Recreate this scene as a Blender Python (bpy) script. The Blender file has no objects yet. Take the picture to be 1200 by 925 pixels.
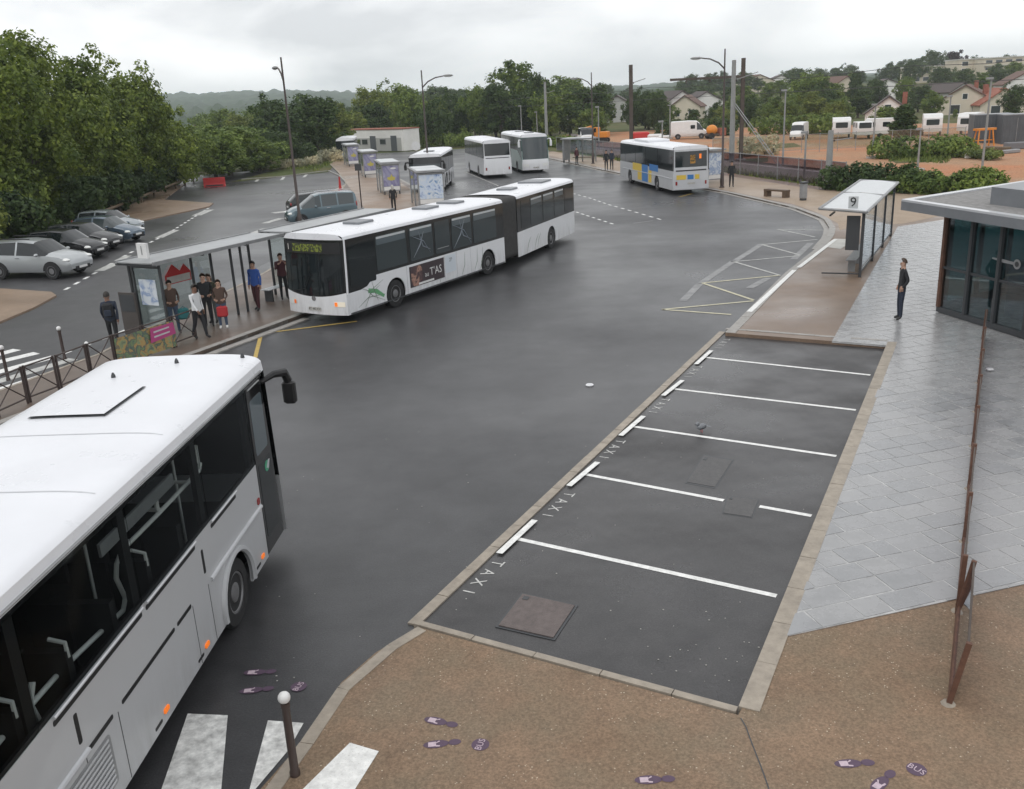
import bpy, bmesh, math, random
import numpy as np
from mathutils import Vector, Matrix
from mathutils import noise as mnoise
rad = math.radians
random.seed(7)
sc = bpy.context.scene
C = sc.collection

# ---------------------------------------------------------------- camera
PITCH, ROLL, FPX, CAMH = rad(17.9), rad(2.85), 1075.0, 6.72
FW = Vector((0, math.cos(PITCH), -math.sin(PITCH)))
_dn = Vector((0, -math.sin(PITCH), -math.cos(PITCH)))
RT = Vector((1, 0, 0)) * math.cos(ROLL) + _dn * math.sin(ROLL)
DN = Vector((1, 0, 0)) * -math.sin(ROLL) + _dn * math.cos(ROLL)
cd = bpy.data.cameras.new('camera')
cam = bpy.data.objects.new('camera', cd)
C.objects.link(cam)
cam.matrix_world = Matrix(((RT.x, -DN.x, -FW.x, 0), (RT.y, -DN.y, -FW.y, 0), (RT.z, -DN.z, -FW.z, CAMH), (0, 0, 0, 1)))
cd.sensor_width = 36
cd.lens = 36 * FPX / 1200
cd.clip_end = 12000
sc.camera = cam

# ---------------------------------------------------------------- sky, sun, exposure
w = bpy.data.worlds.new('World')
sc.world = w
w.use_nodes = True
wn, wl = w.node_tree.nodes, w.node_tree.links
bg = wn['Background']
sky = wn.new('ShaderNodeTexSky')
sky.sky_type = 'NISHITA'
sky.sun_disc = False
SUN_EL, SUN_AZ = rad(52), rad(215)
sky.sun_elevation, sky.sun_rotation = SUN_EL, SUN_AZ
tc = wn.new('ShaderNodeTexCoord')
mp = wn.new('ShaderNodeMapping')
mp.inputs['Scale'].default_value = (1.0, 1.0, 3.2)
n1 = wn.new('ShaderNodeTexNoise')
n1.inputs['Scale'].default_value = 3.2
n1.inputs['Detail'].default_value = 6
n1.inputs['Roughness'].default_value = 0.5
n1.inputs['Distortion'].default_value = 0.35
cr = wn.new('ShaderNodeValToRGB')
cr.color_ramp.elements[0].position, cr.color_ramp.elements[1].position = 0.38, 0.63
cr.color_ramp.elements[0].color = (8.1, 8.25, 8.5, 1)
cr.color_ramp.elements[1].color = (14.2, 14.2, 14.2, 1)
mx = wn.new('ShaderNodeMix')
mx.data_type = 'RGBA'
mx.inputs['Factor'].default_value = 0.94
wl.new(tc.outputs['Generated'], mp.inputs['Vector'])
wl.new(mp.outputs['Vector'], n1.inputs['Vector'])
wl.new(n1.outputs['Fac'], cr.inputs['Fac'])
wl.new(sky.outputs['Color'], mx.inputs['A'])
wl.new(cr.outputs['Color'], mx.inputs['B'])
wl.new(mx.outputs['Result'], bg.inputs['Color'])
bg.inputs['Strength'].default_value = 0.1
sd = bpy.data.lights.new('sun', 'SUN')
sd.energy, sd.angle, sd.color = 0.7, rad(25), (1, 0.97, 0.93)
so = bpy.data.objects.new('sun', sd)
C.objects.link(so)
sdir = Vector((math.sin(SUN_AZ) * math.cos(SUN_EL), math.cos(SUN_AZ) * math.cos(SUN_EL), math.sin(SUN_EL)))
so.rotation_euler = sdir.to_track_quat('Z', 'Y').to_euler()
sc.view_settings.view_transform = 'Standard'
sc.view_settings.look = 'None'
sc.view_settings.exposure = 0.06
sc.view_settings.gamma = 1.0
sc.cycles.max_bounces = 6
sc.cycles.volume_bounces = 2
sc.cycles.transparent_max_bounces = 12
sc.cycles.use_denoising = True

# ---------------------------------------------------------------- survey helpers
def ray(u, v):
    return RT * ((u - 600) / FPX) + DN * ((v - 462.5) / FPX) + FW
def gp(u, v, z=0.0):
    d = ray(u, v); t = (z - CAMH) / d.z
    return Vector((d.x * t, d.y * t, z))
def at(u, v, Y):
    d = ray(u, v); t = Y / d.y
    return Vector((d.x * t, Y, CAMH + d.z * t))
def sstep(a, b, x):
    t = min(1, max(0, (x - a) / (b - a))); return t * t * (3 - 2 * t)

# ---------------------------------------------------------------- materials
MATS = {}
def _nt(name):
    m = bpy.data.materials.new(name); m.use_nodes = True
    nt = m.node_tree
    return m, nt.nodes, nt.links, nt.nodes['Principled BSDF']
def mat(name, col, rough=0.6, metal=0.0, var=0.0, vscale=3.0, bump=0.0, bscale=40.0, spec=0.5, emit=None, estr=0.0, rvar=0.0, coat=0.0, var2=None):
    """plain or gently mottled surface; texture space is the object's own"""
    if name in MATS: return MATS[name]
    m, N, L, b = _nt(name)
    b.inputs['Base Color'].default_value = (*col, 1)
    b.inputs['Roughness'].default_value = rough
    b.inputs['Metallic'].default_value = metal
    b.inputs['Specular IOR Level'].default_value = spec
    b.inputs['Coat Weight'].default_value = coat
    if emit:
        b.inputs['Emission Color'].default_value = (*emit, 1); b.inputs['Emission Strength'].default_value = estr
    if var or bump or rvar:
        t = N.new('ShaderNodeTexCoord')
    if var or rvar:
        n = N.new('ShaderNodeTexNoise'); n.inputs['Scale'].default_value = vscale; n.inputs['Detail'].default_value = 7; n.inputs['Roughness'].default_value = .65
        L.new(t.outputs['Object'], n.inputs['Vector'])
        if var:
            r = N.new('ShaderNodeValToRGB'); r.color_ramp.elements[0].position = .3; r.color_ramp.elements[1].position = .7
            c2 = var2 or tuple(min(1, c * (1 + var)) for c in col)
            r.color_ramp.elements[0].color = (*[c * (1 - var) for c in col], 1); r.color_ramp.elements[1].color = (*c2, 1)
            L.new(n.outputs['Fac'], r.inputs['Fac']); L.new(r.outputs['Color'], b.inputs['Base Color'])
        if rvar:
            mr = N.new('ShaderNodeMapRange'); mr.inputs['From Min'].default_value = .3; mr.inputs['From Max'].default_value = .7
            mr.inputs['To Min'].default_value = max(.03, rough - rvar); mr.inputs['To Max'].default_value = min(1, rough + rvar)
            L.new(n.outputs['Fac'], mr.inputs['Value']); L.new(mr.outputs['Result'], b.inputs['Roughness'])
    if bump:
        n2 = N.new('ShaderNodeTexNoise'); n2.inputs['Scale'].default_value = bscale; n2.inputs['Detail'].default_value = 4
        bp = N.new('ShaderNodeBump'); bp.inputs['Strength'].default_value = bump; bp.inputs['Distance'].default_value = .02
        L.new(t.outputs['Object'], n2.inputs['Vector']); L.new(n2.outputs['Fac'], bp.inputs['Height']); L.new(bp.outputs['Normal'], b.inputs['Normal'])
    MATS[name] = m
    return m
def ground_mat(name, base, dark, speck, speck_amt, rough_lo, rough_hi, big=.12, fine=60., bump=.25, spec=.5, tint=None):
    """worn ground: broad wet and dry patches, mid mottling, fine aggregate"""
    m, N, L, b = _nt(name)
    t = N.new('ShaderNodeTexCoord')
    def noise(s, d, r=.6):
        n = N.new('ShaderNodeTexNoise'); n.inputs['Scale'].default_value = s; n.inputs['Detail'].default_value = d; n.inputs['Roughness'].default_value = r
        L.new(t.outputs['Object'], n.inputs['Vector']); return n.outputs['Fac']
    def ramp(src, p0, p1, c0, c1):
        r = N.new('ShaderNodeValToRGB'); r.color_ramp.elements[0].position = p0; r.color_ramp.elements[1].position = p1
        r.color_ramp.elements[0].color = (*c0, 1); r.color_ramp.elements[1].color = (*c1, 1); L.new(src, r.inputs['Fac']); return r.outputs['Color']
    def mix(f, a, c, mode='MIX'):
        x = N.new('ShaderNodeMix'); x.data_type = 'RGBA'; x.blend_type = mode
        for s, v in (('Factor', f), ('A', a), ('B', c)):
            if isinstance(v, (int, float)): x.inputs[s].default_value = v
            else: L.new(v, x.inputs[s])
        return x.outputs['Result']
    nb, nm, nf = noise(big, 5, .55), noise(1.3, 6, .7), noise(fine, 3, .7)
    col = ramp(nm, .32, .68, dark, base)
    if tint:
        col = mix(ramp(noise(big * 3.1, 5), .42, .62, (0, 0, 0), (1, 1, 1)), col, ramp(nm, .3, .7, tint, tuple(c * .8 for c in tint)))
    fn = ramp(nf, .35, .65, (.72, .72, .72), (1.28, 1.28, 1.28))
    col = mix(1.0, col, fn, 'MULTIPLY')
    v = N.new('ShaderNodeTexVoronoi'); v.inputs['Scale'].default_value = fine * .55; L.new(t.outputs['Object'], v.inputs['Vector'])
    sp = ramp(v.outputs['Distance'], .08, .2, (speck_amt,) * 3, (0, 0, 0))
    sx = mix(1.0, sp, ramp(noise(fine * .12, 2), .5, .62, (0, 0, 0), (1, 1, 1)), 'MULTIPLY')
    spk = N.new('ShaderNodeRGB'); spk.outputs[0].default_value = (*speck, 1)
    col = mix(sx, col, spk.outputs[0])
    L.new(col, b.inputs['Base Color'])
    mr = N.new('ShaderNodeMapRange'); mr.inputs['From Min'].default_value = .36; mr.inputs['From Max'].default_value = .64
    mr.inputs['To Min'].default_value = rough_lo; mr.inputs['To Max'].default_value = rough_hi
    L.new(nb, mr.inputs['Value']); L.new(mr.outputs['Result'], b.inputs['Roughness'])
    b.inputs['Specular IOR Level'].default_value = spec
    bp = N.new('ShaderNodeBump'); bp.inputs['Strength'].default_value = bump; bp.inputs['Distance'].default_value = .01
    L.new(nf, bp.inputs['Height']); L.new(bp.outputs['Normal'], b.inputs['Normal'])
    MATS[name] = m
    return m
def leaf_mat(name, c0, c1):
    m, N, L, b = _nt(name)
    g = N.new('ShaderNodeNewGeometry'); r = N.new('ShaderNodeValToRGB')
    r.color_ramp.elements[0].color = (*c0, 1); r.color_ramp.elements[1].color = (*c1, 1)
    L.new(g.outputs['Random Per Island'], r.inputs['Fac'])
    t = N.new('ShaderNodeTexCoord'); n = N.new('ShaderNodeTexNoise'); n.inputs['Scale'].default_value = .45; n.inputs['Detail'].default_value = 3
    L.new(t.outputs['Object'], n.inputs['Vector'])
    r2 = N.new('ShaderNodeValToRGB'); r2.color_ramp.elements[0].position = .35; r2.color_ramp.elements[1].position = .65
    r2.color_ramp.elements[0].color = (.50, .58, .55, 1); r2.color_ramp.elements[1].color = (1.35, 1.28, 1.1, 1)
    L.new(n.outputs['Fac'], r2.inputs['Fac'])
    x = N.new('ShaderNodeMix'); x.data_type = 'RGBA'; x.blend_type = 'MULTIPLY'; x.inputs['Factor'].default_value = 1
    L.new(r.outputs['Color'], x.inputs['A']); L.new(r2.outputs['Color'], x.inputs['B'])
    L.new(x.outputs['Result'], b.inputs['Base Color'])
    b.inputs['Roughness'].default_value = .55; b.inputs['Specular IOR Level'].default_value = .3
    tr = N.new('ShaderNodeBsdfTranslucent'); ms = N.new('ShaderNodeMixShader'); ms.inputs['Fac'].default_value = .3
    L.new(x.outputs['Result'], tr.inputs['Color']); L.new(b.outputs[0], ms.inputs[1]); L.new(tr.outputs[0], ms.inputs[2])
    L.new(ms.outputs[0], N['Material Output'].inputs['Surface'])
    MATS[name] = m
    return m
def glass_mat(name, tint, refl=.12, alpha=.35, power=4.5):
    """window glass: tinted see-through plus a mirror coat growing at grazing angles"""
    m, N, L, b = _nt(name)
    N.remove(b)
    tr = N.new('ShaderNodeBsdfTransparent'); tr.inputs['Color'].default_value = (*[c * alpha for c in tint], 1)
    gl = N.new('ShaderNodeBsdfGlossy'); gl.inputs['Roughness'].default_value = .04; gl.inputs['Color'].default_value = (.9, .95, 1, 1)
    fr = N.new('ShaderNodeLayerWeight'); fr.inputs['Blend'].default_value = .5
    pw = N.new('ShaderNodeMath'); pw.operation = 'POWER'; pw.inputs[1].default_value = power
    ad = N.new('ShaderNodeMath'); ad.operation = 'ADD'; ad.inputs[1].default_value = refl + .03; ad.use_clamp = True
    mxs = N.new('ShaderNodeMixShader')
    L.new(fr.outputs['Facing'], pw.inputs[0]); L.new(pw.outputs[0], ad.inputs[0]); L.new(ad.outputs[0], mxs.inputs['Fac']); L.new(tr.outputs[0], mxs.inputs[1]); L.new(gl.outputs[0], mxs.inputs[2])
    L.new(mxs.outputs[0], N['Material Output'].inputs['Surface'])
    MATS[name] = m
    return m
def grimy(name, col, rough, coat):
    """vehicle paint with road dirt thrown up over the lowest half metre and faint streaks"""
    m, N, L, b = _nt(name)
    t = N.new('ShaderNodeTexCoord'); sx = N.new('ShaderNodeSeparateXYZ'); L.new(t.outputs['Object'], sx.inputs[0])
    mr = N.new('ShaderNodeMapRange'); mr.inputs['From Min'].default_value = .28; mr.inputs['From Max'].default_value = .95; mr.inputs['To Min'].default_value = .42; mr.inputs['To Max'].default_value = .0
    L.new(sx.outputs['Z'], mr.inputs['Value'])
    mp_ = N.new('ShaderNodeMapping'); mp_.inputs['Scale'].default_value = (2.5, 2.5, .5); L.new(t.outputs['Object'], mp_.inputs['Vector'])
    n = N.new('ShaderNodeTexNoise'); n.inputs['Scale'].default_value = 2.2; n.inputs['Detail'].default_value = 8; n.inputs['Roughness'].default_value = .7; L.new(mp_.outputs[0], n.inputs['Vector'])
    r = N.new('ShaderNodeMapRange'); r.inputs['From Min'].default_value = .35; r.inputs['From Max'].default_value = .75; L.new(n.outputs['Fac'], r.inputs['Value'])
    a = N.new('ShaderNodeMath'); a.operation = 'ADD'; a.inputs[1].default_value = .05; L.new(mr.outputs[0], a.inputs[0])
    f = N.new('ShaderNodeMath'); f.operation = 'MULTIPLY'; L.new(a.outputs[0], f.inputs[0]); L.new(r.outputs[0], f.inputs[1])
    x = N.new('ShaderNodeMix'); x.data_type = 'RGBA'; x.inputs['A'].default_value = (*col, 1); x.inputs['B'].default_value = (.20, .185, .165, 1)
    L.new(f.outputs[0], x.inputs['Factor']); L.new(x.outputs['Result'], b.inputs['Base Color'])
    b.inputs['Roughness'].default_value = rough; b.inputs['Coat Weight'].default_value = coat
    MATS[name] = m
    return m
def led_mat(name, col):
    m, N, L, b = _nt(name)
    t = N.new('ShaderNodeTexCoord'); n = N.new('ShaderNodeTexNoise'); n.inputs['Scale'].default_value = 14; n.inputs['Detail'].default_value = 1
    r = N.new('ShaderNodeValToRGB'); r.color_ramp.elements[0].position = .47; r.color_ramp.elements[1].position = .53
    r.color_ramp.elements[0].color = (.0, .0, .0, 1); r.color_ramp.elements[1].color = (*col, 1)
    L.new(t.outputs['Object'], n.inputs['Vector']); L.new(n.outputs['Fac'], r.inputs['Fac'])
    b.inputs['Base Color'].default_value = (.02, .025, .01, 1)
    L.new(r.outputs['Color'], b.inputs['Emission Color']); b.inputs['Emission Strength'].default_value = .28
    MATS[name] = m
    return m
def poster_mat(name, cols, scale=2.2, seed=0.0):
    """a printed poster: blotches of several inks"""
    m, N, L, b = _nt(name)
    t = N.new('ShaderNodeTexCoord'); mpn = N.new('ShaderNodeMapping'); mpn.inputs['Location'].default_value = (seed, seed * .7, seed * 1.3)
    n = N.new('ShaderNodeTexNoise'); n.inputs['Scale'].default_value = scale; n.inputs['Detail'].default_value = 3; n.inputs['Distortion'].default_value = .8
    r = N.new('ShaderNodeValToRGB'); r.color_ramp.interpolation = 'LINEAR'
    while len(r.color_ramp.elements) < len(cols): r.color_ramp.elements.new(.5)
    for i, c in enumerate(cols):
        r.color_ramp.elements[i].position = .3 + .4 * i / (len(cols) - 1); r.color_ramp.elements[i].color = (*c, 1)
    L.new(t.outputs['Object'], mpn.inputs['Vector']); L.new(mpn.outputs[0], n.inputs['Vector']); L.new(n.outputs['Fac'], r.inputs['Fac']); L.new(r.outputs['Color'], b.inputs['Base Color'])
    b.inputs['Roughness'].default_value = .25
    MATS[name] = m
    return m

ground_mat('asphalt', (.050, .050, .053), (.029, .029, .031), (.15, .15, .15), .35, .27, .50, big=.11, fine=42, bump=.25)
ground_mat('bay_asphalt', (.052, .050, .051), (.028, .027, .028), (.22, .22, .21), .3, .20, .55, big=.33, fine=48, bump=.2)
ground_mat('side_asphalt', (.062, .061, .064), (.042, .042, .044), (.16, .16, .16), .3, .26, .5, big=.09, fine=36, bump=.25)
ground_mat('gravel_path', (.262, .178, .116), (.175, .119, .078), (.62, .54, .42), .85, .5, .8, big=.35, fine=34, bump=.6, spec=.3, tint=(.218, .162, .108))
ground_mat('tan_path', (.30, .215, .150), (.225, .160, .112), (.35, .28, .2), .3, .26, .62, big=.16, fine=50, bump=.15, spec=.5, tint=(.27, .19, .135))
ground_mat('wet_tan_path', (.215, .150, .105), (.155, .108, .076), (.3, .24, .18), .3, .22, .58, big=.18, fine=50, bump=.15, spec=.5, tint=(.19, .132, .095))
mat('worn_white', (.62, .62, .60), .5, var=.45, vscale=7, bump=.2)
ground_mat('far_path', (.34, .26, .185), (.28, .21, .15), (.35, .3, .2), .3, .4, .8, big=.1, fine=30, bump=.15)
ground_mat('island_path', (.155, .115, .09), (.11, .083, .066), (.2, .17, .13), .3, .3, .6, big=.2, fine=50, bump=.15)
ground_mat('earth', (.42, .255, .155), (.29, .185, .115), (.5, .42, .32), .4, .8, 1, big=.035, fine=8, bump=.5, spec=.2, tint=(.46, .205, .105))
ground_mat('grass_ground', (.085, .105, .03), (.05, .068, .02), (.2, .19, .08), .3, .8, 1, big=.05, fine=6, bump=.6, spec=.2, tint=(.11, .10, .04))
ground_mat('ballast', (.16, .13, .115), (.09, .075, .065), (.3, .27, .24), .5, .7, 1, big=.2, fine=18, bump=1, spec=.2)
mat('stone_kerb', (.31, .27, .22), .6, var=.22, vscale=5, bump=.3, bscale=30)
mat('stone_kerb_grey', (.30, .285, .265), .55, var=.2, vscale=6, bump=.3, bscale=30)
mat('road_paint', (.74, .74, .72), .5, var=.22, vscale=9, bump=.15)
mat('worn_paint', (.42, .42, .40), .5, var=.35, vscale=5)
mat('faint_paint', (.20, .20, .20), .45, var=.4, vscale=3)
mat('yellow_paint', (.46, .32, .08), .5, var=.25, vscale=7)
mat('cream_paint', (.50, .47, .33), .5, var=.25, vscale=6)
mat('purple_paint', (.085, .05, .085), .55, var=.12, vscale=20)
mat('lilac_print', (.50, .40, .45), .55, var=.15, vscale=30)
mat('mortar', (.38, .38, .375), .35, var=.4, vscale=3.5)
for i, c in enumerate([(.290, .292, .296), (.305, .306, .308), (.272, .276, .282)]):
    mat('slab_%d' % i, c, .27, var=.12, vscale=2.4, bump=.12, bscale=12, rvar=.10)
grimy('white_paint', (.76, .77, .79), .24, .4)
mat('roof_white', (.72, .73, .76), .30, var=.05, vscale=.9, rvar=.05)
grimy('silver_paint', (.44, .45, .465), .34, .3)
mat('pale_silver', (.50, .51, .53), .3, metal=.1, coat=.3, var=.06, vscale=1.5)
mat('mint_paint', (.42, .52, .50), .3, coat=.3, var=.05)
mat('dark_green', (.03, .07, .065), .2, coat=.4)
mat('black_gloss', (.008, .009, .010), .12, coat=.3)
mat('black_trim', (.008, .008, .009), .5)
mat('letter_paint', (.50, .50, .48), .5, var=.35, vscale=14)
mat('bellows', (.055, .053, .052), .7, var=.2, vscale=6)
mat('rubber', (.016, .016, .017), .75, var=.2, vscale=12)
mat('rim', (.20, .20, .205), .45, metal=.5, var=.2, vscale=9)
mat('chrome', (.5, .5, .52), .25, metal=.9)
mat('grip_grey', (.80, .80, .78), .35)
mat('dark_glass', (.010, .014, .016), .06, spec=.6)
mat('mid_glass', (.035, .046, .050), .07, spec=.7)
mat('pale_glass', (.10, .125, .14), .08, spec=.7)
glass_mat('bus_glass', (.92, .95, .95), refl=-.028, alpha=.80, power=7.5)
glass_mat('station_glass', (.62, .84, .86), refl=.10, alpha=.60)
glass_mat('shelter_glass', (.93, .97, .96), refl=.07, alpha=.95)
glass_mat('fence_mesh', (.62, .57, .62), refl=.03, alpha=.9)
mat('shelter_roof', (.27, .28, .285), .3, var=.15, vscale=2)
mat('frosted', (.52, .54, .55), .35, var=.06)
mat('amber', (.7, .16, .02), .3, emit=(1, .2, .02), estr=.25)
mat('amber_lit', (.85, .2, .02), .3, emit=(1, .20, .015), estr=.4)
mat('red_lens', (.25, .02, .02), .2)
mat('lamp_lens', (.75, .76, .74), .12)
mat('lamp_lit', (.8, .76, .66), .12, emit=(1, .8, .5), estr=.15)
mat('post_brown', (.052, .036, .032), .45, var=.2, vscale=4)
mat('corten', (.115, .055, .035), .7, var=.35, vscale=7)
mat('galv', (.28, .285, .29), .5, metal=.3, var=.15, vscale=3)
mat('mast_grey', (.25, .255, .25), .6, var=.15, vscale=1.5)
mat('mast_brown', (.075, .058, .048), .7, var=.25, vscale=2)
mat('anthracite', (.045, .048, .052), .45)
mat('zinc', (.20, .21, .225), .4, metal=.25, var=.1, vscale=2)
mat('roof_gravel', (.22, .215, .21), .85, var=.3, vscale=6, bump=.6, bscale=25)
mat('concrete', (.38, .37, .345), .8, var=.18, vscale=2.5, bump=.2, bscale=20)
mat('pale_concrete', (.52, .51, .48), .75, var=.12, vscale=2)
mat('wood', (.12, .085, .05), .75, var=.3, vscale=5)
mat('bark', (.07, .055, .04), .9, var=.35, vscale=6, bump=.6, bscale=12)
mat('stem', (.06, .065, .03), .9, var=.3, vscale=6)
mat('bench_wood', (.10, .065, .04), .6, var=.25, vscale=6)
mat('orange', (.62, .22, .02), .45, var=.12, vscale=3)
mat('red', (.50, .03, .03), .4)
mat('brick_red', (.28, .10, .065), .85, var=.25, vscale=5)
mat('roof_tile', (.13, .075, .058), .85, var=.3, vscale=4)
mat('roof_dark', (.075, .06, .057), .85, var=.25, vscale=4)
mat('render_white', (.72, .71, .69), .85, var=.08, vscale=.6)
mat('render_cream', (.58, .52, .42), .85, var=.08, vscale=.5)
mat('render_grey', (.40, .40, .385), .85, var=.1, vscale=.5)
mat('caravan_white', (.70, .70, .69), .35, var=.05)
mat('container', (.085, .095, .105), .5, var=.15, vscale=1.5)
mat('tarp', (.16, .16, .17), .8)
mat('cable', (.04, .04, .042), .6)
mat('manhole', (.115, .092, .086), .55, var=.25, vscale=10, bump=.5, bscale=60)
mat('manhole_grey', (.072, .07, .07), .5, var=.2, vscale=10, bump=.4, bscale=60)
led_mat('led_green', (.40, .48, .04))
led_mat('led_amber', (1, .45, .04))
poster_mat('poster_lilac', [(.36, .36, .48), (.20, .19, .33), (.40, .41, .52), (.55, .56, .62)], .8)
poster_mat('poster_blue', [(.05, .12, .35), (.5, .6, .75), (.65, .7, .75), (.1, .25, .5)], 2.4, 3)
poster_mat('poster_map', [(.62, .66, .70), (.58, .63, .68), (.25, .33, .5), (.6, .64, .68)], 3.2, 5)
poster_mat('flower_print', [(.10, .16, .13), (.20, .26, .12), (.08, .12, .12), (.42, .27, .10), (.26, .31, .16), (.13, .16, .12)], 3.6, 8)
poster_mat('face_print', [(.06, .04, .05), (.10, .06, .06), (.42, .24, .18), (.09, .06, .06)], 2.4, 2.2)
leaf_mat('leaf_left', (.075, .118, .018), (.225, .285, .055))
leaf_mat('leaf_light', (.11, .15, .03), (.25, .29, .075))
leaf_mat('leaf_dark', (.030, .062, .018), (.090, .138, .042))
leaf_mat('leaf_mid', (.08, .135, .026), (.21, .275, .068))
leaf_mat('leaf_far', (.055, .095, .038), (.12, .165, .070))
leaf_mat('leaf_plum', (.030, .018, .026), (.060, .032, .045))
leaf_mat('leaf_straw', (.40, .36, .25), (.62, .58, .46))
leaf_mat('leaf_grass', (.09, .13, .03), (.20, .24, .07))

# ---------------------------------------------------------------- mesh helpers
class MB:
    def __init__(s, M=None):
        s.v, s.f, s.M = [], [], M
    def add(s, vs, fs):
        o = len(s.v); s.v += [tuple(v) for v in vs]; s.f += [tuple(i + o for i in f) for f in fs]; return s
    def box(s, x0, x1, y0, y1, z0, z1):
        return s.add([(x0, y0, z0), (x1, y0, z0), (x1, y1, z0), (x0, y1, z0), (x0, y0, z1), (x1, y0, z1), (x1, y1, z1), (x0, y1, z1)],
                     [(0, 3, 2, 1), (4, 5, 6, 7), (0, 1, 5, 4), (1, 2, 6, 5), (2, 3, 7, 6), (3, 0, 4, 7)])
    def cbox(s, c, d, bev=0.0):
        x, y, z = c; a, b, h = d[0] / 2, d[1] / 2, d[2] / 2
        if not bev: return s.box(x - a, x + a, y - b, y + b, z - h, z + h)
        r = []
        for zz, k in ((-h, bev), (-h + bev, 0), (h - bev, 0), (h, bev)):
            e = bev
            for px, py in ((-a + e, -b), (a - e, -b), (a, -b + e), (a, b - e), (a - e, b), (-a + e, b), (-a, b - e), (-a, -b + e)):
                r.append((x + px * (1 - k / max(a, .001)), y + py * (1 - k / max(b, .001)), z + zz))
        fs = [tuple(reversed(range(8))), tuple(range(24, 32))]
        for j in range(3):
            for i in range(8): fs.append((j * 8 + i, j * 8 + (i + 1) % 8, j * 8 + 8 + (i + 1) % 8, j * 8 + 8 + i))
        return s.add(r, fs)
    def prism(s, poly, z0, z1):
        n = len(poly)
        a = sum(poly[i][0] * poly[(i + 1) % n][1] - poly[(i + 1) % n][0] * poly[i][1] for i in range(n))
        if a < 0: poly = poly[::-1]
        return s.add([(p[0], p[1], z0) for p in poly] + [(p[0], p[1], z1) for p in poly],
                     [tuple(reversed(range(n))), tuple(range(n, 2 * n))] + [(i, (i + 1) % n, n + (i + 1) % n, n + i) for i in range(n)])
    def ext(s, poly, O, U, V, d):
        """polygon in the plane (O; U, V) pushed by the vector d"""
        O, U, V, d = Vector(O), Vector(U), Vector(V), Vector(d); n = len(poly)
        a = [O + U * p[0] + V * p[1] for p in poly]
        fs = [tuple(range(n)), tuple(reversed(range(n, 2 * n)))] + [(i, n + i, n + (i + 1) % n, (i + 1) % n) for i in range(n)]
        ar = sum(poly[i][0] * poly[(i + 1) % n][1] - poly[(i + 1) % n][0] * poly[i][1] for i in range(n))
        if (U.cross(V).dot(d) > 0) == (ar > 0): fs = [tuple(reversed(f)) for f in fs]
        return s.add(a + [p + d for p in a], fs)
    def sheet(s, poly, z):
        n = len(poly)
        a = sum(poly[i][0] * poly[(i + 1) % n][1] - poly[(i + 1) % n][0] * poly[i][1] for i in range(n))
        if a < 0: poly = poly[::-1]
        return s.add([(p[0], p[1], z) for p in poly], [tuple(range(n))])
    def tube(s, path, r, n=8, caps=True):
        path = [Vector(p) for p in path]; k = len(path); rs = r if isinstance(r, (list, tuple)) else [r] * k
        vs, fs, prev = [], [], None
        for i, p in enumerate(path):
            t = (path[min(i + 1, k - 1)] - path[max(i - 1, 0)]).normalized()
            a = t.orthogonal().normalized() if prev is None else (prev - t * prev.dot(t)).normalized()
            prev = a; b = t.cross(a)
            for j in range(n):
                q = 2 * math.pi * j / n; vs.append(p + (a * math.cos(q) + b * math.sin(q)) * rs[i])
        for i in range(k - 1):
            for j in range(n): fs.append((i * n + j, i * n + (j + 1) % n, (i + 1) * n + (j + 1) % n, (i + 1) * n + j))
        if caps: fs += [tuple(reversed(range(n))), tuple(range((k - 1) * n, k * n))]
        return s.add(vs, fs)
    def lathe(s, prof, O, ax, n=16):
        """profile (radius, along) turned about the axis ax through O"""
        O, ax = Vector(O), Vector(ax).normalized(); a = ax.orthogonal().normalized(); b = ax.cross(a); vs, fs = [], []
        for r, h in prof:
            for j in range(n):
                q = 2 * math.pi * j / n; vs.append(O + ax * h + (a * math.cos(q) + b * math.sin(q)) * r)
        for i in range(len(prof) - 1):
            for j in range(n): fs.append((i * n + j, i * n + (j + 1) % n, (i + 1) * n + (j + 1) % n, (i + 1) * n + j))
        fs += [tuple(reversed(range(n))), tuple(range((len(prof) - 1) * n, len(prof) * n))]
        return s.add(vs, fs)
    def ball(s, c, r, n=10, m=6):
        c = Vector(c); r = r if isinstance(r, (list, tuple)) else (r, r, r); vs, fs = [c + Vector((0, 0, -r[2]))], []
        for i in range(1, m):
            th = math.pi * i / m
            for j in range(n):
                q = 2 * math.pi * j / n; vs.append(c + Vector((r[0] * math.sin(th) * math.cos(q), r[1] * math.sin(th) * math.sin(q), -r[2] * math.cos(th))))
        vs.append(c + Vector((0, 0, r[2]))); e = len(vs) - 1
        for j in range(n): fs += [(0, 1 + (j + 1) % n, 1 + j), (e, e - n + j, e - n + (j + 1) % n)]
        for i in range(m - 2):
            for j in range(n): fs.append((1 + i * n + j, 1 + i * n + (j + 1) % n, 1 + (i + 1) * n + (j + 1) % n, 1 + (i + 1) * n + j))
        return s.add(vs, fs)
    def grid(s, fn, nu, nv, flip=False):
        vs = [fn(i / nu, j / nv) for i in range(nu + 1) for j in range(nv + 1)]; fs = []
        for i in range(nu):
            for j in range(nv):
                f = (i * (nv + 1) + j, (i + 1) * (nv + 1) + j, (i + 1) * (nv + 1) + j + 1, i * (nv + 1) + j + 1); fs.append(f[::-1] if flip else f)
        return s.add(vs, fs)
    def build(s, name, m, parent=None, smooth=False):
        me = bpy.data.meshes.new(name)
        vs = [tuple(s.M @ Vector(v)) for v in s.v] if s.M else s.v
        me.from_pydata(vs, [], s.f); me.update()
        return obj(name, me, m, parent, smooth)
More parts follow.
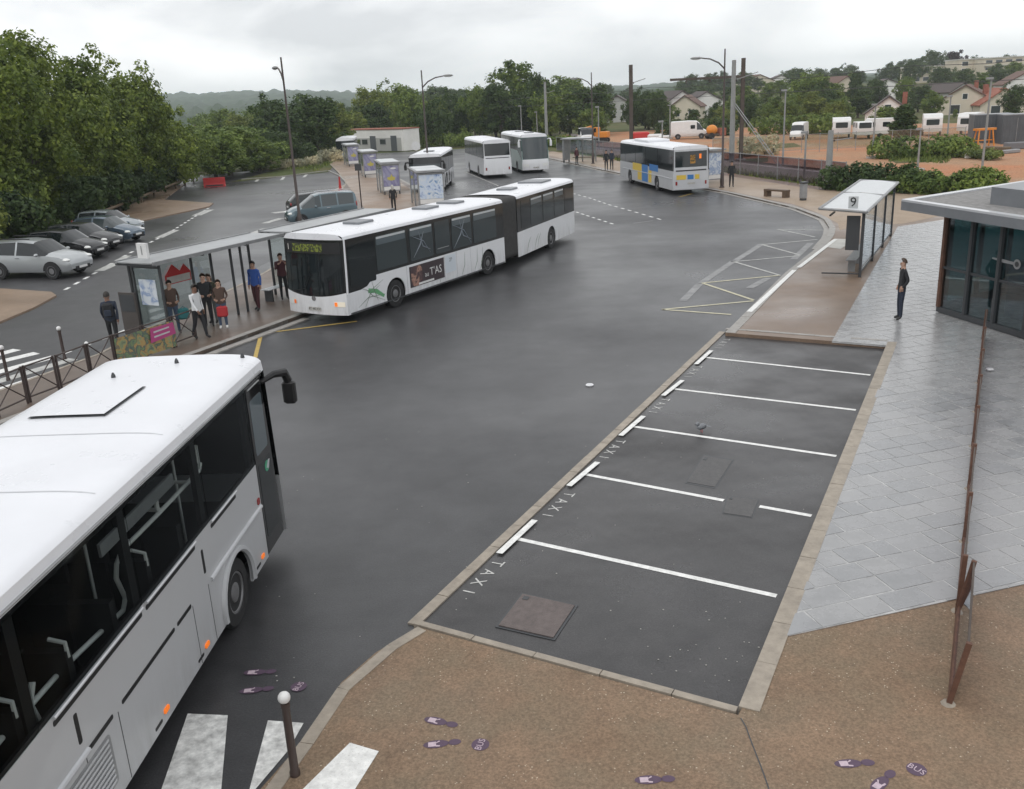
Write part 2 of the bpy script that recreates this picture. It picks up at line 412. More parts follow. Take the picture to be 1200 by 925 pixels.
def obj(name, me, m, parent=None, smooth=False):
    o = bpy.data.objects.new(name, me); C.objects.link(o)
    if m is not None and not me.materials: me.materials.append(MATS[m] if isinstance(m, str) else m)
    if smooth:
        me.polygons.foreach_set('use_smooth', [True] * len(me.polygons))
        try: me.set_sharp_from_angle(angle=rad(38))
        except Exception: pass
    if parent is not None: o.parent = parent
    return o
def tag(o, label=None, cat=None, group=None, kind=None):
    if label: o['label'] = label
    if cat: o['category'] = cat
    if group: o['group'] = group
    if kind: o['kind'] = kind
    return o
def thing(name, label, cat, loc=(0, 0, 0), rz=0.0, group=None):
    o = bpy.data.objects.new(name, None); C.objects.link(o); o.empty_display_size = .3
    o.location = loc; o.rotation_euler = (0, 0, rz)
    return tag(o, label, cat, group)
def copy_tree(o, parent=None):
    c = o.copy(); C.objects.link(c); c.parent = parent
    for ch in list(o.children): copy_tree(ch, c)
    return c
def place(o, loc, rz=0.0, label=None, scale=None):
    o.location = loc; o.rotation_euler = (0, 0, rz)
    if scale: o.scale = (scale, scale, scale) if isinstance(scale, (int, float)) else scale
    if label: o['label'] = label
    return o
def text_data(txt, size, depth=.0):
    cu = bpy.data.curves.new('lettering', 'FONT'); cu.body = txt; cu.size = size; cu.align_x = 'CENTER'; cu.align_y = 'CENTER'; cu.extrude = depth; cu.resolution_u = 2
    o = bpy.data.objects.new('lettering', cu); C.objects.link(o)
    dg = bpy.context.evaluated_depsgraph_get(); me = bpy.data.meshes.new_from_object(o.evaluated_get(dg))
    vs = [v.co.copy() for v in me.vertices]; fs = [tuple(p.vertices) for p in me.polygons]
    bpy.data.objects.remove(o); bpy.data.curves.remove(cu); bpy.data.meshes.remove(me)
    return vs, fs
def text_on(mb, txt, size, O, U, V, depth=.0, stretch=1.0):
    vs, fs = text_data(txt, size, depth); O, U, V = Vector(O), Vector(U).normalized(), Vector(V).normalized(); N = U.cross(V)
    return mb.add([O + U * v.x + V * (v.y * stretch) + N * v.z for v in vs], fs)
def clip(poly, a, b):
    """keep the part of poly left of the line a -> b"""
    out = []; n = len(poly)
    f = lambda p: (b[0] - a[0]) * (p[1] - a[1]) - (b[1] - a[1]) * (p[0] - a[0])
    for i in range(n):
        p, q = poly[i], poly[(i + 1) % n]; fp, fq = f(p), f(q)
        if fp >= 0: out.append(p)
        if fp * fq < 0:
            t = fp / (fp - fq); out.append((p[0] + (q[0] - p[0]) * t, p[1] + (q[1] - p[1]) * t))
    return out
def clip_convex(poly, region):
    for i in range(len(region)):
        poly = clip(poly, region[i], region[(i + 1) % len(region)])
        if len(poly) < 3: return []
    return poly
def strip(pts, wdt):
    """thin band along a line of points, as a polygon"""
    pts = [Vector((p[0], p[1])) for p in pts]; l, r = [], []
    for i, p in enumerate(pts):
        t = (pts[min(i + 1, len(pts) - 1)] - pts[max(i - 1, 0)]).normalized(); nrm = Vector((-t.y, t.x)) * wdt / 2
        l.append(tuple(p + nrm)); r.append(tuple(p - nrm))
    return l + r[::-1]
def resample(pts, step):
    pts = [Vector((p[0], p[1])) for p in pts]; out = [pts[0]]; acc = 0.0
    for a, b in zip(pts, pts[1:]):
        L = (b - a).length; d = step - acc
        while d <= L: out.append(a + (b - a) * (d / L)); d += step
        acc = L - (d - step)
    if acc > .02: out.append(pts[-1])
    return out

# ================================================================ SETTING: terrain and roads
def th(x, y):
    """height of the country round the station"""
    r = math.hypot(x, y)
    h = 5.0 * sstep(190, 330, y) * sstep(20, 120, x) + 0.0 * sstep(330, 700, y)
    a = math.atan2(x, y)
    h += 44 * sstep(700, 2600, r) * (0.30 + .70 * sstep(.12, -.3, a)) + 9 * sstep(600, 1800, r) * mnoise.noise((x / 420, y / 420, 3.1))
    h -= 6 * sstep(150, 420, r) * sstep(.05, -.3, a) * (1 - sstep(700, 1600, r))
    return h
xs = sorted(set([-4200, -3300, -2600, -2100, -1700, -1400, -1150, -950, -780, -640, -520, -420, -340, -270, -210, -160, -120, -90, -60] + list(range(-40, 80, 20)) + [90, 120, 150, 185, 225, 270, 330, 400, 480, 570, 680, 820, 1000, 1250, 1550, 1900, 2400, 3000, 4200]))
ys = [-600, -200, -60, -20] + list(range(0, 200, 20)) + list(range(200, 400, 22)) + [420, 470, 530, 600, 690, 790, 900, 1020, 1150, 1300, 1480, 1680, 1900, 2150, 2450, 2800, 3300, 4200]
g = MB()
for x in xs:
    for y in ys: g.v.append((x, y, th(x, y) - .08))
ny = len(ys)
for i in range(len(xs) - 1):
    for j in range(ny - 1): g.f.append((i * ny + j, (i + 1) * ny + j, (i + 1) * ny + j + 1, i * ny + j + 1))
tag(g.build('ground', 'grass_ground', smooth=True), kind='structure')

road = tag(MB().sheet([(-14.6, -12), (60, -12), (60, 9), (26, 60), (24, 138), (-28, 138), (-21, 118), (-12.5, 60), (-13.5, 20)], 0.0).build('road', 'asphalt'), kind='structure')
side_road = tag(MB().sheet([(-36, -12), (-13.4, -12), (-12.6, 30), (-8.8, 60), (-15, 119), (-26, 114), (-36, 108), (-33, 80), (-29.5, 66), (-31, 40)], .004).build('side_road', 'side_asphalt'), kind='structure')

KZ = .10
P = lambda l, z=KZ: [tuple(gp(u, v, z)[:2]) for u, v in l]
kerb_px = [(850, 390), (880, 360), (920, 320), (958, 290), (970, 276), (972, 267), (965, 256), (930, 243), (850, 225), (760, 210), (700, 198), (655, 188), (620, 181)]
kerb_main = P(kerb_px)
near_kerb = [(-2.95, 5.5)] + P([(305, 925), (345, 880), (400, 800), (440, 765), (490, 735)])
tA, tB, tCc, tD = P([(490, 735), (865, 838), (1040, 405), (850, 390)])
near_pavement = tag(MB().prism([(-2.95, -12)] + near_kerb + [tB, (3.3, 10.0), (16, 13.45), (60, 13.45), (60, -12)], -.05, KZ).build('near_pavement', 'gravel_path'), kind='structure')
bus_platform = tag(MB().prism([tD] + kerb_main[1:] + [(4.0, 118), (6.6, 119), (11.4, 97), (17.4, 80.8), (21.4, 61.6), (29, 56), (60, 50), (60, 13.455), (16, 13.455), (3.3, 10.005), tCc], -.05, KZ).build('bus_platform', 'wet_tan_path'), kind='structure')
far_paving = tag(MB().prism(P([(842, 221.5), (930, 239.5), (960, 250), (982, 262), (984, 270), (1000, 266), (1060, 262), (1150, 243), (1150, 231), (970, 224), (850, 206), (700, 184), (650, 178), (632, 179.5), (700, 195.5), (760, 207.5)], KZ + .004)[::-1], KZ - .02, KZ + .004).build('sandy_pavement', 'far_path'), kind='structure')

# taxi bays, a darker patch of asphalt level with the road
taxi_bays = tag(MB().sheet([tuple(gp(u, v)[:2]) for u, v in [(490, 735), (865, 838), (1040, 405), (850, 390)]], .004).build('taxi_bay_asphalt', 'bay_asphalt'), kind='structure')

# central island with the shelters
isl_r = P([(-60, 522), (0, 497), (150, 441), (235, 412), (350, 370)]) + [(-3.4, 38.5), (-1.2, 44.5), (-1.6, 52), (-3.2, 61), (-5.6, 71), (-8.6, 84), (-12.6, 100), (-17.6, 119)]
isl_l = P([(398, 186), (386, 192), (396, 202), (405, 215), (400, 222)]) + [(-12.4, 63.5), (-9.0, 62.6), (-8.9, 55.0), (-10.0, 46)] + P([(305, 322), (215, 365), (150, 395), (120, 413), (0, 457), (-60, 478)])
bus_island = tag(MB().prism(isl_r + isl_l, -.05, KZ).build('central_platform', 'island_path'), kind='structure')
isl_far = tag(MB().prism([(-3.0, 44.6), (-2.4, 52), (-3.9, 61), (-6.3, 71), (-9.2, 84), (-13.2, 100), (-17.9, 118)] + P([(398, 187), (387, 192), (397, 202), (406, 215)], KZ + .004) + [(-9.2, 62.4), (-9.1, 55), (-8.2, 46)], KZ - .02, KZ + .004).build('sandy_platform', 'tan_path'), kind='structure')
for nm, px in (('refuge_island', [(-70, 352), (0, 338), (60, 342), (66, 346), (40, 360), (0, 377), (-70, 395)]),
               ('verge_island', [(118, 259), (150, 262), (245, 242), (250, 238), (192, 234), (216, 216), (205, 213)]),
               ('parking_pavement', [(338, 241), (424, 236), (405, 216), (392, 222)])):
    tag(MB().prism(P(px, .08), -.05, .08).build(nm, 'tan_path'), kind='structure')
tag(MB().sheet([(-34, 108), (-26, 113)] + [tuple(gp(u, v)[:2]) for u, v in [(270, 214), (385, 202), (395, 190), (405, 183)]] + [(-22, 150), (-80, 150), (-80, 100)], .03).build('planted_verge', 'grass_ground'), kind='structure')
# railway corridor and building site to the right
tag(MB().sheet([(21.4, 61.6), (17.4, 80.8), (11.4, 97), (6.6, 119), (3.4, 138), (6.5, 138), (13.5, 106), (20.5, 86), (25.5, 62), (29, 56)], .045).build('grass_strip', 'grass_ground'), kind='structure')
tag(MB().sheet([(25.6, 56), (23.7, 70), (20.5, 86), (13.5, 106), (4, 150), (12, 170), (30, 170), (60, 150), (90, 118), (95, 60), (60, 52)], .02).build('building_site_ground', 'earth'), kind='structure')

# ---------------------------------------------------------------- kerbs: one stone after another
def kerb(name, pts, wdt, z0, z1, m, side=1, step=1.0):
    q = resample(pts, step); root = None
    par = bpy.data.objects.new(name, None); C.objects.link(par); tag(par, kind='structure')
    for a, b in zip(q, q[1:]):
        t = (b - a).normalized(); nrm = Vector((-t.y, t.x)) * wdt * side; e = t * .006
        dz = random.uniform(-.004, .004)
        MB().prism([tuple(a + e), tuple(b - e), tuple(b - e + nrm), tuple(a + e + nrm)], z0, z1 + dz).build('kerb_stone', m, par)
    return par
g0 = lambda u, v: tuple(gp(u, v)[:2])
kerb('kerb_near', near_kerb, .16, -.05, KZ + .012, 'stone_kerb', -1)
kerb('kerb_taxi_strip', [g0(490, 735), g0(850, 390)], .17, -.05, .03, 'stone_kerb', 1, .8)
kerb('kerb_taxi_end', [g0(490, 735), g0(865, 838)], .10, -.05, KZ + .012, 'stone_kerb', -1, .9)
kerb('kerb_taxi_back', [g0(865, 838), g0(1040, 405)], .235, -.05, KZ + .014, 'stone_kerb', -1, .95)
kerb('kerb_taxi_far', [g0(1040, 405), g0(850, 390)], .14, -.05, KZ + .012, 'stone_kerb_grey', -1, .95)
kerb('kerb_platform', kerb_main, .28, -.05, KZ + .012, 'stone_kerb_grey', -1)
kerb('kerb_platform_gutter', kerb_main[3:], .24, -.05, .022, 'stone_kerb_grey', 1)
kerb('kerb_island', isl_r, .24, -.05, KZ + .012, 'stone_kerb_grey', 1)
kerb('kerb_island_gutter', [(p[0] + .17, p[1] - .08) for p in isl_r[:5]], .26, -.05, .04, 'stone_kerb_grey', -1)
kerb('kerb_island_back', isl_l, .12, -.05, KZ + .008, 'stone_kerb', 1)
kerb('kerb_parking', P([(283, 211), (330, 208), (384, 201), (397, 207), (404, 214)], 0), .14, -.05, .12, 'stone_kerb_grey', 1)

# ---------------------------------------------------------------- painted markings (each its own piece of the road)
def paint(name, poly, m, parent, z=.008):
    return MB().sheet(poly, z).build(name, m, parent)
def line_px(name, a, b, wdt, m, parent, z=.008):
    return paint(name, strip([gp(*a), gp(*b)], wdt), m, parent, z)
kd = (Vector(tD) - Vector(tA)).normalized(); kn = Vector((kd.y, -kd.x))
for a, b in [((602, 631), (910, 699)), ((684, 556), (848, 587)), ((890, 594), (951, 605)), ((740, 500), (980, 535)), ((788, 456), (1003, 481)), ((824, 419), (1020, 440))]:
    line_px('bay_line', a, b, .10, 'road_paint', taxi_bays)
for a, b in [((581, 650), (623, 611)), ((663, 571), (697, 543)), ((724, 512), (751, 489)), ((774, 465), (797, 447)), ((813, 428), (831, 412))]:
    a, b = gp(*a), gp(*b); o = kn * .06
    paint('bay_tick', strip([(a.x + o.x, a.y + o.y), (b.x + o.x, b.y + o.y)], .11), 'road_paint', taxi_bays, .036)
for u, v in [(566, 677), (654, 592), (717, 527), (772, 476), (812, 436), (846, 403)]:
    c = gp(u, v); mb = MB()
    for k, ch in enumerate('TAXI'):
        p = c - Vector((kd.x, kd.y, 0)) * (k - 1.5) * .30
        text_on(mb, ch, .27, (p.x, p.y, .009), (-kd.x, -kd.y, 0), (kn.x, kn.y, 0), stretch=1.05)
    mb.build('taxi_lettering', 'letter_paint' if v > 450 else 'worn_paint', taxi_bays)
zz = [((857, 369), (776, 363), 'cream_paint'), ((776, 363), (883, 353), 'cream_paint'), ((883, 352), (823, 332), 'cream_paint'), ((823, 332), (914, 323), 'cream_paint'),
      ((914, 323), (860, 307), 'worn_paint'), ((860, 307), (937, 300), 'worn_paint'), ((937, 299), (893, 287), 'worn_paint'), ((893, 287), (958, 281), 'worn_paint'), ((955, 278), (911, 269), 'worn_paint'), ((911, 269), (965, 270), 'worn_paint')]
for a, b, m in zz: line_px('zigzag_line', a, b, .12, m, road)
for a, b in [((800, 353), (820, 333)), ((822, 332), (860, 306)), ((860, 307), (893, 286)), ((878, 338), (900, 326)), ((930, 304), (950, 285))]:
    line_px('worn_line', a, b, .28, 'faint_paint', road, .006)
def dashes(name, pts, n, frac, wdt, m, parent):
    q = resample([gp(*p) for p in pts], .05); k = len(q)
    for i in range(n):
        a = int(i * k / n); b = min(k - 1, int((i + frac) * k / n))
        paint(name, strip([q[a], q[b]], wdt), m, parent)
dashes('lane_dash', [(660, 224), (690, 232), (713, 240), (745, 249), (779, 259)], 17, .5, .12, 'road_paint', road)
dashes('lane_dash', [(664, 245), (685, 252), (722, 264)], 9, .5, .12, 'road_paint', road)
line_px('lane_line', (546, 202), (584, 218), .12, 'worn_paint', road)
line_px('lane_line', (742, 262), (765, 259), .14, 'faint_paint', road)
line_px('yellow_line', (299, 420), (306, 392), .12, 'yellow_paint', road)
line_px('yellow_line', (308, 391), (418, 377), .12, 'yellow_paint', road)
line_px('yellow_line', (796, 231), (812, 227), .12, 'yellow_paint', road)
for k, (a, b) in enumerate([((878, 366), (931, 317)), ((936, 314), (979, 281))]):
    a, b = gp(*a, KZ), gp(*b, KZ); paint('platform_edge_line', strip([a, b], .17), 'road_paint', bus_platform, KZ + .0165)
paint('tactile_pad', P([(963, 289), (978, 280), (1003, 281), (985, 292)]), 'pale_concrete', bus_platform, KZ + .006)
dashes('side_dash', [(76, 340), (110, 321), (150, 298), (200, 272), (246, 243)], 26, .45, .16, 'road_paint', side_road)
for a, b, wd in [((116, 318), (136, 309), .5), ((138, 306), (150, 300), .4), ((186, 279), (206, 270), .5), ((230, 253), (246, 246), .7), ((320, 250), (336, 248), .8), ((310, 262), (330, 256), .5), ((296, 274), (312, 268), .5)]:
    line_px('side_patch', a, b, wd, 'worn_paint', side_road, .009)
dashes('edge_dash', [(72, 416), (96, 407), (123, 397), (145, 388), (172, 376)], 5, .45, .14, 'road_paint', side_road)
for a, b in [((300, 213), (308, 205)), ((330, 211), (336, 204)), ((356, 208), (363, 201))]: line_px('bay_mark', a, b, .3, 'worn_paint', side_road, .009)
for a, b in [((-40, 426), (20, 410)), ((-40, 434), (43, 414)), ((-40, 447), (65, 418)), ((-40, 459), (86, 421)), ((-40, 470), (104, 424))]:
    line_px('crossing_stripe', a, b, .42, 'road_paint' if a[1] != 459 else 'worn_paint', side_road, .009)
paint('crossing_stripe', [g0(*p) for p in [(220, 837), (267, 839), (252, 1010), (160, 1010)]], 'worn_white', road)
paint('crossing_stripe', [g0(*p) for p in [(314, 845), (356, 848), (338, 880), (300, 925), (290, 960), (270, 1010)]], 'worn_white', road)
ta = P([(410, 871), (444, 881), (388, 970), (330, 950)])
tact = paint('crossing_pad', ta, 'road_paint', near_pavement, KZ + .006)
studs = MB()
for i in range(5):
    for j in range(16):
        u, v = (i + .5) / 5, (j + .5) / 16
        p = Vector(ta[0]).lerp(Vector(ta[1]), u).lerp(Vector(ta[3]).lerp(Vector(ta[2]), u), v)
        studs.lathe([(.013, 0), (.011, .005)], (p.x, p.y, KZ + .006), (0, 0, 1), 6)
studs.build('stud', 'road_paint', tact)

# purple footprints and BUS roundels
def footprint(u, v, ang, parent, z, s=1.22):
    c = gp(u, v, z); d = Vector((math.cos(ang), math.sin(ang))); n = Vector((-d.y, d.x))
    ov = lambda cx, rx, ry, k=18: [(c.x + d.x * (cx + rx * math.cos(q)) * s + n.x * ry * math.sin(q) * s, c.y + d.y * (cx + rx * math.cos(q)) * s + n.y * ry * math.sin(q) * s) for q in [2 * math.pi * i / k for i in range(k)]]
    f = MB().sheet(ov(.03, .115, .052), z + .004).sheet(ov(-.135, .058, .04), z + .004).build('footprint', 'purple_paint', parent)
    p = MB()
    w2 = lambda a, b: (c.x + (d.x * a + n.x * b) * s, c.y + (d.y * a + n.y * b) * s)
    p.sheet([w2(.03, -.03), (w2(.10, -.03)), w2(.10, .03), w2(.03, .03)], z + .006)
    p.sheet([w2(.03, .018), w2(.035, .036), w2(.0, .04), w2(-.005, .025)], z + .007).sheet([w2(.03, -.018), w2(.0, -.04), w2(-.005, -.025), w2(.03, -.008)], z + .007)
    p.build('printed_emblem', 'lilac_print', f)
def roundel(u, v, ang, parent, z, txt='BUS', rr=.098):
    c = gp(u, v, z)
    f = MB().sheet([(c.x + rr * math.cos(q), c.y + rr * math.sin(q)) for q in [math.pi * 2 * i / 22 for i in range(22)]], z + .004).build('roundel', 'purple_paint', parent)
    text_on(MB(), txt, .105, (c.x, c.y, z + .006), (math.cos(ang), math.sin(ang), 0), (-math.sin(ang), math.cos(ang), 0)).build('bus_lettering', 'lilac_print', f)
PI = math.pi
footprint(514, 846, PI * .88, near_pavement, KZ); footprint(515, 872, PI * 1.03, near_pavement, KZ); roundel(563, 873, rad(72), near_pavement, KZ)
footprint(764, 914, PI * 1.0, near_pavement, KZ); footprint(998, 895, PI * 1.0, near_pavement, KZ); footprint(1033, 917, PI * 1.22, near_pavement, KZ); roundel(1074, 902, rad(-52), near_pavement, KZ)
footprint(302, 788, PI * 1.0, road, .004); footprint(298, 809, PI * 1.03, road, .004); roundel(350, 805, rad(70), road, .004)

# manhole covers, each lying in its frame
def cover(px, label, m, zr):
    q = [g0(*p) for p in px]; c = sum((Vector(p) for p in q), Vector((0, 0))) / 4
    t = thing('manhole_cover', label, 'manhole', (c.x, c.y, .0), group='covers in the taxi bays')
    loc = [(p[0] - c.x, p[1] - c.y) for p in q]
    MB().prism([(p[0] * 1.06, p[1] * 1.06) for p in loc], 0, zr * .55).build('frame', 'anthracite', t)
    MB().prism([(p[0] * .97, p[1] * .97) for p in loc], 0, zr).build('plate', m, t)
    MB().prism([(p[0] * .1 + loc[0][0] * .75, p[1] * .1 + loc[0][1] * .75) for p in loc], zr, zr + .006).build('lifting_eye', 'anthracite', t)
cover([(612, 697), (675, 711), (649, 750), (583, 735)], 'large brown manhole cover standing proud in the nearest taxi bay', 'manhole', .028)
cover([(825, 534), (859, 540), (838, 572), (804, 566)], 'grey manhole plate lying inside the third taxi bay', 'manhole_grey', .012)
cover([(853, 582), (889, 586), (881, 607), (847, 602)], 'square grey plate interrupting a white taxi bay line', 'manhole_grey', .012)
# dropped things
tag(MB().lathe([(.055, 0), (.09, 0), (.10, .02), (.085, .035), (.06, .035), (.05, .015)], gp(691, 452), (0, 0, 1), 18).build('plastic_lid', 'white_paint', smooth=True), 'small white plastic ring lying on the open road', 'litter')
tag(MB().cbox(Vector(gp(1160, 433, KZ + .05)), (.16, .12, .06), .02).build('paper_cup', 'white_paint'), 'crumpled white paper on the wet slabs by the glass building', 'litter')
pg = thing('pigeon', 'small grey pigeon standing in a taxi bay', 'bird', gp(822, 507), rad(200))
MB().ball((0, 0, .13), (.12, .06, .065), 10, 7).ball((.10, 0, .20), (.05, .035, .045), 8, 6).add([(-.1, -.03, .13), (-.1, .03, .13), (-.22, .03, .09), (-.22, -.03, .09), (-.1, 0, .155), (-.22, 0, .10)], [(0, 3, 2, 1), (0, 4, 5, 3), (1, 2, 5, 4), (2, 3, 5)]).build('body', 'zinc', pg, True)
MB().add([(.14, -.01, .2), (.14, .01, .2), (.175, 0, .19), (.14, 0, .212)], [(0, 1, 2), (1, 3, 2), (3, 0, 2)]).build('beak', 'anthracite', pg)
for s in (-1, 1): MB().tube([(0, s * .025, .09), (0, s * .025, .0)], .006, 5).build('leg', 'red', pg)

# ---------------------------------------------------------------- grey stone slabs
regA = [(3.31, 10.02), (16, 13.45), (24, 30), (13.0, 27.2), tuple(Vector(tCc) + Vector((.12, -.1)))]
regB = [tuple(gp(975, 400, KZ)[:2]), tuple(Vector(tCc) + Vector((.12, -.1))), (24, 34), (26, 46.5), tuple(gp(1110, 257, KZ)[:2]), tuple(gp(1052, 266, KZ)[:2])]
paving = tag(MB().prism([regA[0], regA[1], (24, 34), (26, 46.5), regB[4], regB[5], regB[0], regA[4]], KZ - .04, KZ + .006).build('slab_paving', 'mortar'), kind='structure')
sa = rad(16.0); U2, V2 = Vector((math.cos(sa), math.sin(sa))), Vector((-math.sin(sa), math.cos(sa)))
O2 = Vector((3.31, 10.02)); slabs = []
rnd = random.Random(3)
r_ = -4
while r_ < 90:
    v0 = r_ * .43; u = -16 + rnd.uniform(0, .6)
    while u < 26:
        lw = rnd.choice([.38, .46, .55, .55, .64]); e = .013; jt = lambda: rnd.uniform(-.012, .012)
        q = [(u + e + jt(), v0 + e + jt()), (u + lw - e + jt(), v0 + e + jt()), (u + lw - e + jt(), v0 + .43 - e + jt()), (u + e + jt(), v0 + .43 - e + jt())]
        q = [tuple(O2 + U2 * a + V2 * b) for a, b in q]
        for reg in (regA, regB):
            cl = clip_convex(q, reg)
            if len(cl) >= 3:
                ar = abs(sum(cl[i][0] * cl[(i + 1) % len(cl)][1] - cl[(i + 1) % len(cl)][0] * cl[i][1] for i in range(len(cl)))) / 2
                cx_, cy_ = sum(p[0] for p in cl) / len(cl), sum(p[1] for p in cl) / len(cl)
                if ar > .012 and not (cx_ > 13.7 + (26 - cy_) * .2 and cy_ < 27):
                    slabs.append((cx_ * cx_ + cy_ * cy_, cl, rnd.random()))
        u += lw
    r_ += 1
slabs.sort(key=lambda t: t[0])
rest = MB()
for k, (d2, cl, rv) in enumerate(slabs):
    zt = KZ + .0105 + (rv - .5) * .005
    if k < 300: MB().prism(cl, KZ - .01, zt).build('slab', 'slab_%d' % int(rv * 2.99), paving)
    else: rest.prism(cl, KZ + .0, zt)
tag(rest.build('slab_field', 'slab_1', paving), kind='stuff')

# crack in the near pavement, chips of grit in the taxi bays
MB().sheet(strip([gp(u, v, KZ) for u, v in [(868, 842), (874, 852), (879, 866), (886, 884), (893, 902), (900, 922), (908, 950)]], .014), KZ + .004).build('crack', 'anthracite', near_pavement)
rg_ = random.Random(21); ch = MB()
for k in range(150):
    u, v = (rg_.gauss(820, 70), rg_.gauss(770, 40)) if k < 30 else (rg_.uniform(300, 1000), rg_.uniform(420, 880))
    if k >= 120 and rg_.random() < .4: continue
    p = gp(u, v); s = rg_.uniform(.004, .010)
    if k < 120 and not (Vector((p.x, p.y)) - Vector(tA)).dot(kn) < 4.2: continue
    ch.cbox((p.x, p.y, s * .4 + .004), (s * 2, s * 1.6, s * .8))
tag(ch.build('grit', 'concrete'), 'pale grit scattered over the road and taxi bays', 'grit', kind='stuff')
# site ground cover: rough green and brown patches over the bare earth
for px in ([(868, 172), (930, 168), (940, 172), (880, 178)], [(1040, 186), (1105, 176), (1125, 181), (1100, 190), (1050, 192)], [(620, 176), (760, 172), (830, 178), (830, 184), (700, 181)], [(830, 190), (900, 185), (900, 190), (840, 196)]):
    tag(MB().sheet([g0(*p) for p in px], .034).build('rough_grass_patch', 'grass_ground'), kind='structure')

# ================================================================ BUSES (local frame: x forward with the nose at 0, y to the left, z up)
def arch_poly(x0, x1, zs, ztop, arches, r, zc=.48):
    """flank outline with wheel arches; ztop is a height or a list of (x, z) from x1 back to x0"""
    p = [(x0, zs)]
    for xa in sorted(arches):
        if not (x0 < xa < x1): continue
        a0 = math.asin((zc - zs) / r)
        for i in range(13):
            q = math.pi + a0 - (math.pi + 2 * a0) * i / 12
            p.append((xa + r * math.cos(q), zc + r * math.sin(q)))
    p.append((x1, zs))
    p += [(x1, ztop), (x0, ztop)] if not isinstance(ztop, list) else ztop
    return p
def wheel(parent, x, ysign, yface, R=.48, wd=.3, M=None):
    t = MB(M); ax = (0, ysign, 0); O = (x, ysign * (yface - wd), R)
    t.lathe([(R * .62, 0), (R * .93, .01), (R, .05), (R, wd - .05), (R * .95, wd - .008), (R * .62, wd), (R * .58, wd - .03)], O, ax, 26)
    o = t.build('wheel', 'rubber', parent, True)
    MB(M).lathe([(R * .60, wd - .05), (R * .60, wd - .012), (R * .55, wd - .012), (R * .50, wd - .07), (R * .32, wd - .075), (R * .28, wd - .02), (R * .2, wd - .01), (R * .12, wd - .005)], O, ax, 22).build('rim', 'rim', o, True)
    n = MB(M)
    for k in range(8):
        q = k * PI / 4; n.lathe([(.022, wd - .075), (.018, wd - .05)], (x + math.cos(q) * R * .42, O[1], R + math.sin(q) * R * .42), ax, 6)
    n.build('wheel_nut', 'chrome', o)
def rrect(x0, x1, z0, z1, r, k=4):
    p = []
    for cx_, cz_, a in ((x1 - r, z0 + r, -PI / 2), (x1 - r, z1 - r, 0), (x0 + r, z1 - r, PI / 2), (x0 + r, z0 + r, PI)):
        for i in range(k + 1):
            q = a + PI / 2 * i / k; p.append((cx_ + r * math.cos(q), cz_ + r * math.sin(q)))
    return p
